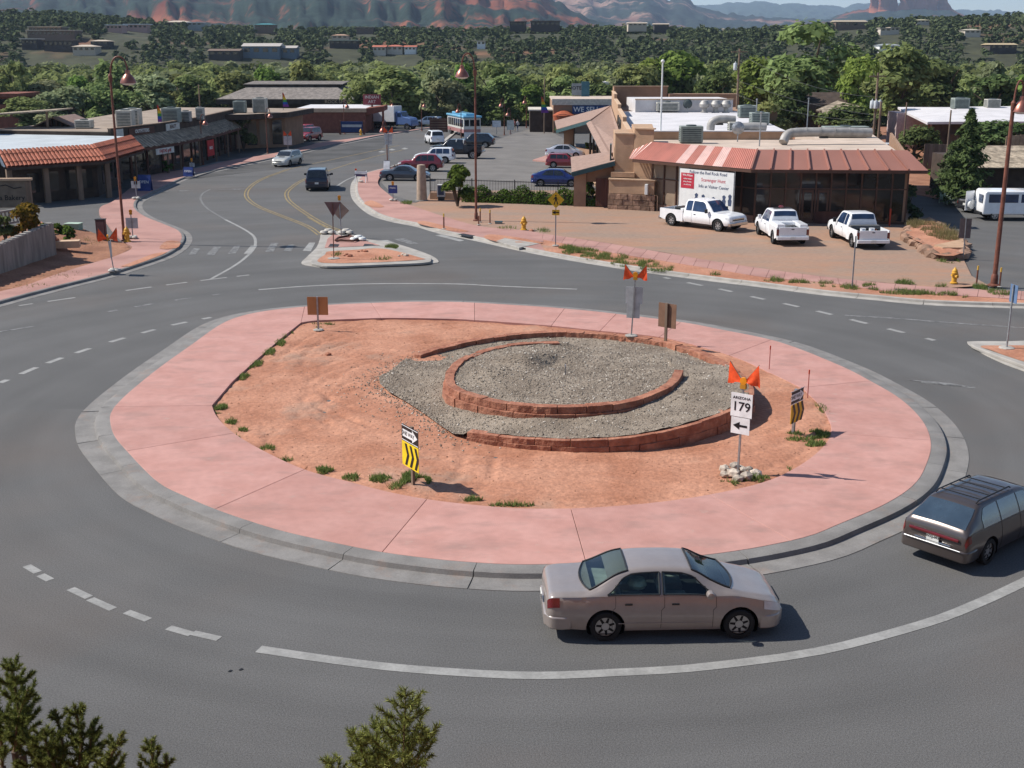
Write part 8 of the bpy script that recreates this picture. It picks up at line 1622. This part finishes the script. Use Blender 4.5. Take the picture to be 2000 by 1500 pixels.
def conifer(label, base, H_, R_, m, n=5200, size=.22, seed=1, name='conifer_tree'):
    t = thing(name, label, 'tree', base); g = np.random.default_rng(seed); z = g.uniform(.06,1,n)**.85; a = g.uniform(0,6.28,n); whorl = .75+.25*np.sin(z*40+np.sin(a*3)*1.5); r = R_*(1-z)**.75*whorl*(.35+.65*g.uniform(0,1,n)**.6)*(1+.22*np.sin(a*5+z*9)); C = np.stack([r*np.cos(a), r*np.sin(a), z*H_-.12*r], 1); nn = np.stack([np.cos(a)*.6, np.sin(a)*.6, np.full(n,.7)],1)+g.normal(size=(n,3))*.45; nn /= np.linalg.norm(nn,axis=1)[:,None]; V, Q = leaf_quads(C, nn, size, .35); link('crown', fast_mesh('crown', V, Q, m), t); MB().cyl((0,0,-.3),(0,0,H_*.95),R_*.08,.02,8).build('trunk', M_bark, t); return t
b = G(1880,402); hz = AT(1885,214,b.y).z; conifer('tall dark conifer standing left of the right street lamp', b, hz, 2.7, M_darkleaf, seed=2); conifer('second dark conifer crowding the tall one on its left', G(1852,390), hz*.62, 1.9, M_juniper, n=3200, seed=5)
# near conifers just below the viewpoint
M_pine = leafmat('pine_needle', (.085,.12,.03), (.29,.35,.10), tl=.2); M_pine2 = leafmat('spruce_needle', (.055,.07,.02), (.25,.27,.075), tl=.25); M_twig = mat('twig', (.17,.11,.06), rough=.9)
def leader_tree(label, base_drop, tips, m, seed, nlen, dens, nw, name):
    "conifer top: each tip (u, v, Y, length, lateral length, whorls, tilt) is a leader with whorled laterals dressed in needles"
    g = random.Random(seed); T0 = AT(*tips[0][:3]); base = Vector((T0.x, T0.y, T0.z-base_drop)); t = thing(name, label, 'tree', base); tw = MB(); Bp, Bd = [], []
    def dress(pts, k):
        for p, q in zip(pts, pts[1:]):
            n = max(2, int((q-p).length*dens*k))
            for _ in range(n): Bp.append(p.lerp(q, g.random())); Bd.append((q-p).normalized())
    tr = MB(); first = True
    for (u, v, Y, ln, ll, nw_, tilt) in tips:
        tip_ = AT(u, v, Y)-base; low = tip_+Vector((-tilt*ln, g.uniform(-.1,.1), -ln)); mid = tip_.lerp(low, .5)+Vector((g.uniform(-.03,.03), 0, 0)); ax = catmull([low, mid, tip_], .06)
        tr.tube(catmull([Vector((0,0,-.2)) if first else Vector((0,0,base_drop*.35)), low.lerp(Vector((0,0,low.z*.5)), .4), low], .3), .035 if first else .02, 6); tw.tube(ax, [.008*(1-i/len(ax))+.003 for i in range(len(ax))], 5); dress(ax, 1.0); first = False; L = lens(ax)
        for i in range(nw_):
            f = 1-(i+.6)/(nw_+.3); p = at_len(ax, L, L[-1]*f); k0 = g.randint(3,5)
            for k in range(k0):
                a = 6.283*k/k0+i*1.3+g.uniform(-.4,.4); l = ll*(1-f)**.8*g.uniform(.55,1.2)+.04; d = Vector((math.cos(a), math.sin(a), g.uniform(.25,.75))).normalized(); e = p+d*l+Vector((0,0,l*.25)); c = [p, p+d*l*.55, e]; tw.tube(c, [.004,.003,.002], 4); dress(c, 1.0)
                for j in range(int(l/.09)): s0 = p.lerp(e, g.uniform(.3,.95)); d2 = Vector((math.cos(a+g.uniform(-1.1,1.1)), math.sin(a+g.uniform(-1.1,1.1)), g.uniform(.2,1.0))).normalized(); e2 = s0+d2*l*g.uniform(.2,.4); tw.tube([s0, e2], [.004,.0025], 3); dress([s0, e2], 1.1)
    tr.build('trunk', M_bark, t); tw.build('branches', M_twig, t)['kind'] = 'stuff'
    P = np.array(Bp); D = np.array(Bd); n = len(P); r = RNG.normal(size=(n,3)); d = D*.9+r/np.linalg.norm(r,axis=1)[:,None]*.85; d /= np.linalg.norm(d,axis=1)[:,None]; s_ = np.cross(d, RNG.normal(size=(n,3))); s_ /= np.linalg.norm(s_,axis=1)[:,None]; L_ = nlen*RNG.uniform(.7,1.2,(n,1)); V = np.stack([P-s_*nw, P+s_*nw, P+d*L_], 1).reshape(-1,3)
    o = link('needles', fast_mesh('needles', V, np.arange(3*n).reshape(-1,3), m), t); o['kind'] = 'stuff'; return t
leader_tree('young green pine whose top shows at the bottom centre', 3.4, [(792,1345,8.6,.75,.34,7,.05),(690,1428,8.5,.5,.22,5,-.25),(838,1432,8.7,.5,.2,4,.3),(735,1410,8.8,.6,.25,5,-.1),(640,1482,8.5,.4,.2,4,-.3)], M_pine, 3, .058, 560, .0038, 'pine_tree')
leader_tree('dark spruce whose top shows at the bottom left corner', 2.8, [(20,1290,6.2,.62,.20,6,.03),(55,1345,6.1,.4,.1,3,.3),(-25,1330,6.3,.6,.2,5,0)], M_pine2, 5, .032, 1900, .0032, 'spruce_tree')
leader_tree('shorter spruce beside the dark one at bottom left', 2.6, [(145,1378,6.0,.42,.13,5,.0),(108,1388,6.1,.36,.12,4,-.1),(85,1425,5.9,.3,.12,4,-.2),(180,1418,6.0,.28,.1,3,.2),(60,1440,6.0,.3,.14,4,0)], M_pine2, 8, .031, 1900, .0032, 'spruce_tree')
leader_tree('lowest spruce tips right of the other two at bottom left', 2.4, [(240,1432,5.8,.3,.05,2,.5),(296,1446,5.8,.26,.06,3,.2),(325,1478,5.8,.2,.05,2,.4),(210,1470,5.8,.22,.08,3,0)], M_pine2, 9, .030, 1900, .0032, 'spruce_tree')

# ------------------------------------------------------------------ weeds and grass
M_weed = leafmat('weed_green', (.09,.125,.03), (.26,.30,.10)); M_dryweed = leafmat('weed_dry', (.17,.14,.06), (.36,.30,.15))
def weeds(label, spots, m, n_per, hgt, zf=lambda x, y: .12, cat='weeds'):
    Vs = []
    for (u, v, ru, rv, k) in spots:
        c = G(u, v, .12); sx = ru*c.y/2438; sy = abs(G(u, v-rv, .12).y-G(u, v+rv, .12).y)/2
        for _ in range(int(n_per*k)):
            a = RNG.uniform(0,6.28); q = RNG.uniform(0,1)**.5; x, y = c.x+math.cos(a)*q*sx, c.y+math.sin(a)*q*sy
            if nz(x, y, 1.3, 3) < -.05: continue
            h = hgt*RNG.uniform(.4,1.2)*(1.2-q*.6); d = RNG.normal(size=2)*.35*h; w = .008+.012*RNG.random(); z = zf(x, y); b = RNG.uniform(0,3.14); Vs += [(x-w*math.cos(b),y-w*math.sin(b),z),(x+w*math.cos(b),y+w*math.sin(b),z),(x+d[0],y+d[1],z+h)]
    V = np.array(Vs); o = link('weeds', fast_mesh('weeds', V, np.arange(len(V)).reshape(-1,3), m)); return tag(o, label, cat, kind='stuff')
weeds('green weeds growing along the right verge', [(1130,492,45,7,3),(1180,502,50,8,3),(1240,515,50,8,3),(1290,526,40,5,1.5),(1110,486,20,5,1.5),(1400,538,14,4,.5),(1510,548,22,4,.7),(1560,553,22,4,.8),(1612,556,25,6,1.2),(1660,562,20,5,.7),(1705,562,20,6,1.2),(1755,572,40,5,1.4),(1800,575,30,4,1),(1860,578,30,5,1.3),(1955,575,24,8,1.3),(1770,553,24,3,.6),(1830,557,18,4,.7),(1915,563,14,5,.8),(1000,446,30,3,.4),(1060,451,20,3,.3),(795,397,14,3,.8)], M_weed, 620, .27)
weeds('green weeds around the island sign posts and edges', [(812,938,34,9,3.2),(800,930,16,7,1.6),(740,935,30,7,1),(770,950,60,6,1),(690,932,25,5,.6),(620,636,38,4,1.6),(655,632,22,3,.6),(560,655,14,8,1),(545,672,12,10,1.2),(525,690,12,10,1.2),(500,712,12,12,1.3),(480,732,10,10,1),(430,798,14,9,1.4),(450,825,12,9,.9),(470,842,14,8,.6),(1560,855,36,10,1.6),(1600,850,22,9,1.4),(1590,870,25,6,.8),(1520,918,28,6,1),(1470,935,40,6,.8),(1420,945,25,5,.5),(1000,985,50,3,.6),(630,918,24,5,.9),(560,893,24,6,.7),(520,875,18,6,.6),(925,972,22,4,.5),(1605,800,10,12,.5)], M_weed, 420, .17, dirt_z)
weeds('dry tan weeds in the rock planter', [(1820,455,40,14,3),(1840,470,30,10,2),(1790,450,20,8,1)], M_dryweed, 800, .45, lambda x, y: .42); weeds('green tuft on the splitter island corner', [(765,485,14,4,1.6),(660,500,14,3,.3),(745,508,25,3,.3)], M_weed, 500, .25, lambda x, y: .18); weeds('green weeds at the rock planter foot', [(1850,508,24,5,1.2)], M_weed, 500, .3, lambda x, y: .05); weeds('dry grass at the bakery bank', [(170,480,30,8,.6),(120,540,60,8,.4),(60,560,40,5,.3)], M_dryweed, 300, .15, bank_z)

# ------------------------------------------------------------------ air
hz_ = MB().bx(-20000, 20000, -75, 13600, -14, 560)
hm = bpy.data.materials.new('haze'); hm.use_nodes = True; ht = hm.node_tree; ht.nodes.remove(ht.nodes['Principled BSDF']); pv = ht.nodes.new('ShaderNodeVolumePrincipled'); pv.inputs['Color'].default_value = (.60,.76,1.0,1); pv.inputs['Density'].default_value = 7.5e-5; pv.inputs['Anisotropy'].default_value = .2; ht.links.new(pv.outputs[0], ht.nodes['Material Output'].inputs['Volume'])
hz_o = hz_.build('haze', hm); tag(hz_o, 'faint blue haze in the air over the valley', 'haze', kind='stuff')
